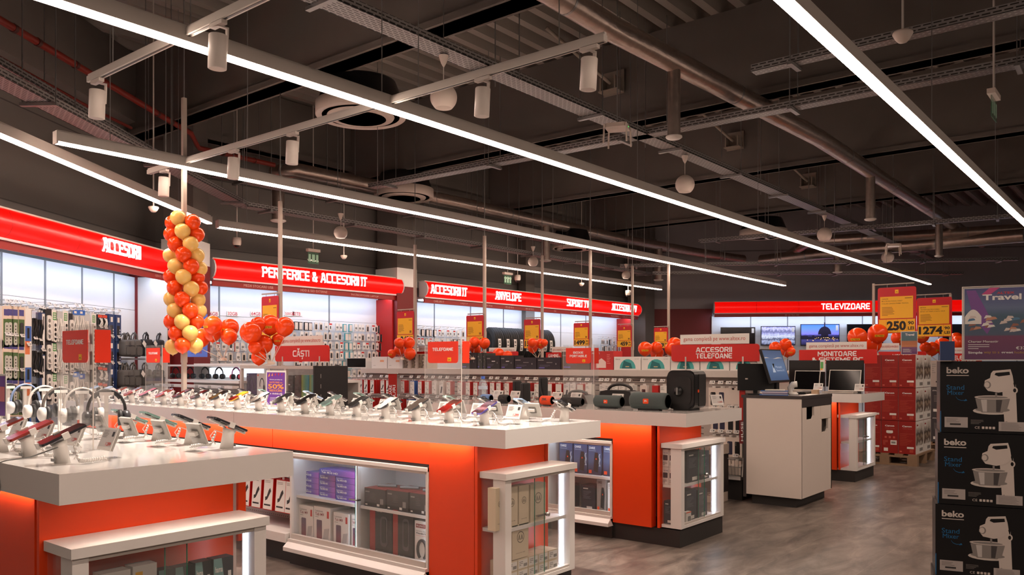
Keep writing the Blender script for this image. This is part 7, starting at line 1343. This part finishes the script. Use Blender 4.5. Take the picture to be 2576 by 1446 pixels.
def f_hama(mb, w, h): mb.panel(-w*.5, -w*.25, 0, h, -.0008, CM('hama_red', 150, 30, 22)); mb.panel(-w*.25, w*.5, h*.0, h, -.0008, CM('hama_black', 30, 27, 28)); mb.prism(rrect(w*.0, w*.32, h*.2, h*.85, w*.12, 4), -.004, -.001, CM('hama_grey', 74, 70, 72)); mb.prism(rrect(w*.06, w*.26, h*.28, h*.8, w*.08, 3), -.006, -.004, BLACK); mb.text('hama', -w*.2, w*.05, h*.93, h*.97, -.0014, PAPER); mb.text('Twin 2.0', -w*.2, w*.1, h*.05, h*.09, -.0014, PAPER)
for i, (a, b, tp) in enumerate(((1200, 1382, 908), (1388, 1556, 925))): cab('speaker_box', 'tall red and black speaker box, %s one on the cabinet bottom' % ('left', 'right')[i], 'speaker boxes in the lit cabinet', A_-.03, q(a), q(b), 1000+tp/3.242, 0, CM('hama_black', 30, 27, 28), f_hama, .14, zb)
def f_prom(mb, w, h):
    mb.panel(-w*.42, w*.2, h*.84, h*.93, -.001, CM('promate_red', 140, 30, 36)).text('PROMATE', -w*.38, w*.16, h*.86, h*.91, -.0016, PAPER); mb.text('Dynamic Stereo', -w*.42, w*.35, h*.745, h*.78, -.001, INK).text('Wearable Neckb', -w*.42, w*.45, h*.69, h*.735, -.001, INK, .02).text('Wireless Speaker', -w*.42, w*.25, h*.64, h*.67, -.001, CLINE)
    P = [(w*(-.0+.28*math.cos(R(a))), -.004, h*(.34+.22*math.sin(R(a)))) for a in range(-60, 241, 20)]; mb.tube(P, .009, INK, 6)
cab('neckband_box', 'white box with a black neckband speaker picture on the cabinet bottom', 'speaker boxes in the lit cabinet', A_-.03, q(1566), q(1696), 1000+1010/3.242, 0, PAPER, f_prom, .12, zb)
# cream phone boxes
CRM = CM('cream_box', 222, 206, 178); MOTO = CM('moto_mark', 90, 80, 66)
def f_moto(mb, w, h):
    r = w*.22; mb.add([(r*math.cos(R(a)), -.001, h*.62+r*math.sin(R(a))) for a in range(0, 360, 20)]+[(r*.88*math.cos(R(a)), -.001, h*.62+r*.88*math.sin(R(a))) for a in range(0, 360, 20)], [(i, (i+1) % 18, 18+(i+1) % 18, 18+i) for i in range(18)], MOTO)
    for s in (-1, 1): mb.add([(s*r*.35-r*.30, -.0012, h*.62-r*.45), (s*r*.35-r*.12, -.0012, h*.62-r*.45), (s*r*.35, -.0012, h*.62+r*.2), (s*r*.35+r*.12, -.0012, h*.62-r*.45), (s*r*.35+r*.30, -.0012, h*.62-r*.45), (s*r*.35, -.0012, h*.62+r*.55)], [(0, 1, 2, 5), (2, 3, 4, 5)], MOTO)
    mb.text('motorola edge', -w*.28, w*.28, h*.14, h*.175, -.001, MOTO)
def caby(name, label, group, y, l, r, tp, body, fn, d, zb, ang=0.0):
    xc, w, z0, z1 = face_y(y, l, r, tp, tp+20); return carton(name, label, 'box', group, (xc, y, zb), w-.004, d, z1-zb, ang, body, fn)
G2 = 'cream phone boxes in the glass cabinet'
for i, (l, r, tp) in enumerate(((1246, 1270, 1227), (1272, 1303, 1226), (1305, 1331, 1220), (1334, 1373, 1216))): caby('phone_box', 'cream phone box standing on the glass shelf, %s from the left' % ORD[i], G2, 2.815, l, r, tp, CRM, f_moto, .055, .45)
caby('phone_box', 'cream phone box standing alone on the lower stack', G2, 2.815, 1288, 1330, 1318, CRM, f_moto, .06, .27)
def f_flat(mb, w, h): mb.panel(-w*.44, w*.44, h*.1, h*.9, -.001, PAPER).panel(w*.05, w*.4, h*.2, h*.5, -.0016, GREYINK).lines(-w*.38, 0, h*.3, h*.8, 3, -.0016, GREYINK, 2, .4)
for l in range(2):
    for i in range(5): a = 3.43+.094*i; carton('phone_box', 'flat cream phone box, %s layer, %s from the left' % (LV[l], ORD[i]), 'box', G2, (a+.045, 2.812, .15+.058*l), .09, .12, .056, 0, CRM, f_flat)
# speaker table, lit cabinet
CHB = ramp_mat('charge_blue', [(0, (36, 44, 66)), (.5, (84, 110, 150)), (1, (60, 76, 110))], 'Z', .3)
def f_charge(dark):
    def f(mb, w, h):
        mb.text('CHARGE', -w*.42, w*.05, h*.87, h*.95, -.001, SIGNW if dark else INK, .02); mb.panel(-w*.44, -w*.22, h*.05, h*.16, -.001, BADGE) if True else 0; mb.text('Essential2', -w*.42, w*.1, h*.80, h*.85, -.001, CM('pale_text', 170, 190, 214) if dark else GREYINK)
        mb.prism([(-w*.06, h*.14), (w*.28, h*.10), (w*.36, h*.55), (w*.26, h*.76), (w*.06, h*.76), (-.0, h*.55)], -.004, -.001, CM('charge_body', 30, 32, 36)); mb.panel(w*.12, w*.2, h*.52, h*.57, -.0045, BADGE)
        if dark: mb.add([(w*(.34+.05*math.sin(i*2.1)), -.0008, h*(.3+.06*i)) for i in range(8)]+[(w*(.44+.04*math.cos(i*1.7)), -.0008, h*(.3+.06*i)) for i in range(8)], [(i, 8+i, 9+i, 1+i) for i in range(7)], CM('splash', 190, 210, 230))
    return f
B3 = 5.375+.10; z3 = .17+(.745-.17)*.5
for i, (l, r) in enumerate(((1407, 1440), (1443, 1477), (1479, 1512), (1517, 1553))): cab('speaker_box', 'blue speaker box with a white splash, %s from the left on the cabinet shelf' % ORD[i], 'blue speaker boxes', B3, l, r, 1114+i*3, 0, CHB, f_charge(True), .11, z3)
DKB = CM('dark_blue_box', 36, 36, 50)
def f_dk(mb, w, h): mb.panel(-w*.36, -w*.0, h*.84, h*.88, -.001, PAPER).lines(-w*.36, w*.3, h*.45, h*.78, 8, -.001, CM('dk_lines', 110, 112, 124), 6, .3); mb.panel(-w*.1, w*.3, h*.05, h*.16, -.001, PAPER)
for i, (l, r, c, f, tp) in enumerate(((1404, 1420, DKB, f_dk, 1218), (1423, 1437, DKB, f_dk, 1218), (1462, 1497, DKB, f_dk, 1220), (1501, 1525, CM('grey_box', 160, 150, 142), f_charge(False), 1206), (1528, 1555, PAPER, f_charge(False), 1215))): cab('speaker_box', '%s box on the bottom of the speaker table cabinet, %s from the left' % ('dark' if c is DKB else 'pale', ORD[i]), 'boxes on the cabinet bottom', B3, l, r, tp, 0, c, f, .12, .17)
# speaker table, glass cabinet
def f_vibe(mb, w, h): mb.prism(rrect(-w*.36, w*.36, h*.38, h*.68, w*.06, 2), -.002, -.001, CM('vibe_dark', 40, 36, 50)); mb.text('THE VIBE', -w*.3, w*.4, h*.76, h*.83, -.001, CM('vibe_blue', 90, 100, 160)).lines(-w*.4, w*.3, h*.1, h*.28, 3, -.001, GREYINK, 2, .4)
for l in range(2):
    for i in range(2): carton('earphone_box', 'white box with a dark square, %s %s in the speaker table cabinet' % (('lower', 'upper')[l], ('right', 'left')[i]), 'box', 'white boxes in the side of the glass cabinet', (5.425, 2.905-.028+.055*i-.0, .45+.13*l), .052, .07, .128, WEST, PAPER, f_vibe)
for i, (l, r, tp) in enumerate(((1728, 1760, 1133), (1762, 1784, 1134))): caby('webcam_box', 'dark blue box on the glass shelf, %s one' % ('left', 'right')[i], 'dark blue boxes in the glass cabinet', 2.83, l, r, tp, DKB, f_dk, .09, .45)
for i, (l, r, tp) in enumerate(((1724, 1752, 1232), (1755, 1779, 1230))): caby('webcam_box', 'dark blue box on the cabinet bottom, %s one' % ('left', 'right')[i], 'dark blue boxes in the glass cabinet', 2.84, l, r, tp, DKB, f_dk, .09, .159)
carton('webcam_box', 'dark navy box at the left side of the cabinet bottom', 'box', 'dark blue boxes in the glass cabinet', (5.43, 2.91, .159), .07, .06, .17, WEST, DKB, f_dk); caby('small_speaker_box', 'small white box with an orange top in the glass cabinet', 'small boxes in the glass cabinet', 2.81, 1726, 1739, 1287, PAPER, lambda mb, w, h: mb.panel(-w*.5, w*.5, h*.9, h, -.001, BADGE).prism(rrect(-w*.2, w*.4, h*.1, h*.6, w*.1, 2), -.002, -.001, GREYP), .05, .159)
# cartons seen through the cabinet, on the gondola base
for i, (l, r, tp, bt, c, f) in enumerate(((1783, 1807, 1118, 1143, CM('rowenta_pale', 200, 184, 170), lambda mb, w, h: mb.text('ROWENTA', -w*.4, w*.4, h*.4, h*.6, -.001, INK)), (1781, 1806, 1144, 1238, CM('rowenta_dark', 52, 44, 42), lambda mb, w, h: mb.panel(w*.1, w*.4, h*.2, h*.4, -.001, PAPER).panel(w*.1, w*.4, h*.05, h*.16, -.001, GREYINK)), (1778, 1806, 1240, 1271, CM('rowenta_pale', 200, 184, 170), lambda mb, w, h: mb.panel(-w*.5, w*.5, h*.7, h, -.001, CM('rowenta_band', 120, 104, 94)).text('ROWENTA', -w*.3, w*.4, h*.76, h*.92, -.0016, PAPER)))):
    yc, w, z0, z1 = face_x(7.35, l, r, tp, bt); carton('appliance_carton', ('pale carton with a brand name on top of the stack by the gondola', 'tall dark carton in the stack by the gondola', 'pale carton at the bottom of the stack by the gondola')[i], 'box', 'cartons by the gondola', (7.35, yc, max(0.0, z0)), max(w, .12), .22, z1-max(0.0, z0)-.002, WEST, c, f)
# nearest table, glass cabinet
TEALP = CM('teal_box', 120, 160, 156)
def f_ham(mb, w, h): mb.add([(-w*.5, -.001, h), (-w*.1, -.001, h), (w*.2, -.001, 0), (-w*.5, -.001, 0)], [(3, 2, 1, 0)], TEALP); mb.prism(rrect(-w*.15, w*.15, h*.1, h*.5, w*.1, 3), -.006, -.001, CM('earbud_pale', 190, 206, 200)); mb.text('hama', -w*.42, -w*.05, h*.72, h*.84, -.0014, PAPER, .02); mb.panel(w*.22, w*.38, h*.6, h*.72, -.0014, PAPER)
for i, (l, r, tp) in enumerate(((398, 438, 1432), (440, 488, 1424), (490, 534, 1412), (536, 588, 1402))): caby('earphone_box', 'black and teal earphone box, %s from the left in the nearest cabinet' % ORD[i], 'teal earphone boxes', 2.85-.012*i, l, r, tp, CM('ham_black', 34, 34, 38), f_ham, .05, .422)
for i, (l, r, tp) in enumerate(((252, 330, 1438), (333, 396, 1420))): caby('white_box', 'plain white box at the left in the nearest cabinet, %s one' % ('left', 'right')[i], 'white boxes in the nearest cabinet', 2.83, l, r, tp, PAPER, lambda mb, w, h: mb.panel(-w*.4, -w*.1, h*.7, h*.9, -.001, YELLOW), .06, .422)
# holder boxes in the open bays
pack('big_holder_box', .115, .225, .05, REDC, p_holder)
PB = KIND['holder_box'][4:6]
for i, px in enumerate((604, 620, 648, 677, 708, 732)):
    y = yx(px, 3.44); put('universal_holder_box', PACK['big_holder_box'], 'red and white holder box under the middle table, %s from the left' % ORD[i], 'retail pack', 'holder boxes under the middle table', (3.44, y, .53), WEST, R(-4)); put('universal_holder_box', PACK['big_holder_box'], 'red and white holder box behind the %s one under the middle table' % ORD[i], 'retail pack', 'holder boxes under the middle table', (3.50, y, .53), WEST, R(-4))
    link('display_hook', HOOKM, bpy.data.objects['pegboard_bay'], (3.42-3.36, y-(YB2+.01+6.2)/2, .55), WEST)
for i, px in enumerate((650, 682, 712, 733)): y = yx(px, 3.44); put('universal_holder_box', PACK['big_holder_box'], 'upper red and white holder box under the middle table, %s from the left' % ORD[i], 'retail pack', 'holder boxes under the middle table', (3.48, y, .86-.05), WEST)
for i, y in enumerate((3.50, 3.66, 3.82)): put('universal_holder_box', PACK['big_holder_box'], 'red and white holder box under the nearest table at the left edge, %s one' % ORD[i], 'retail pack', 'holder boxes under the nearest table', (1.24, y, .56), WEST, R(-4)); link('display_hook', HOOKM, bpy.data.objects['pegboard_bay.001'], (1.22-1.17, y-(3.42+5.6)/2, .58), WEST)
for o in (ST0, TG0):
    if o.location.z < -1: raise RuntimeError('unused prototype')
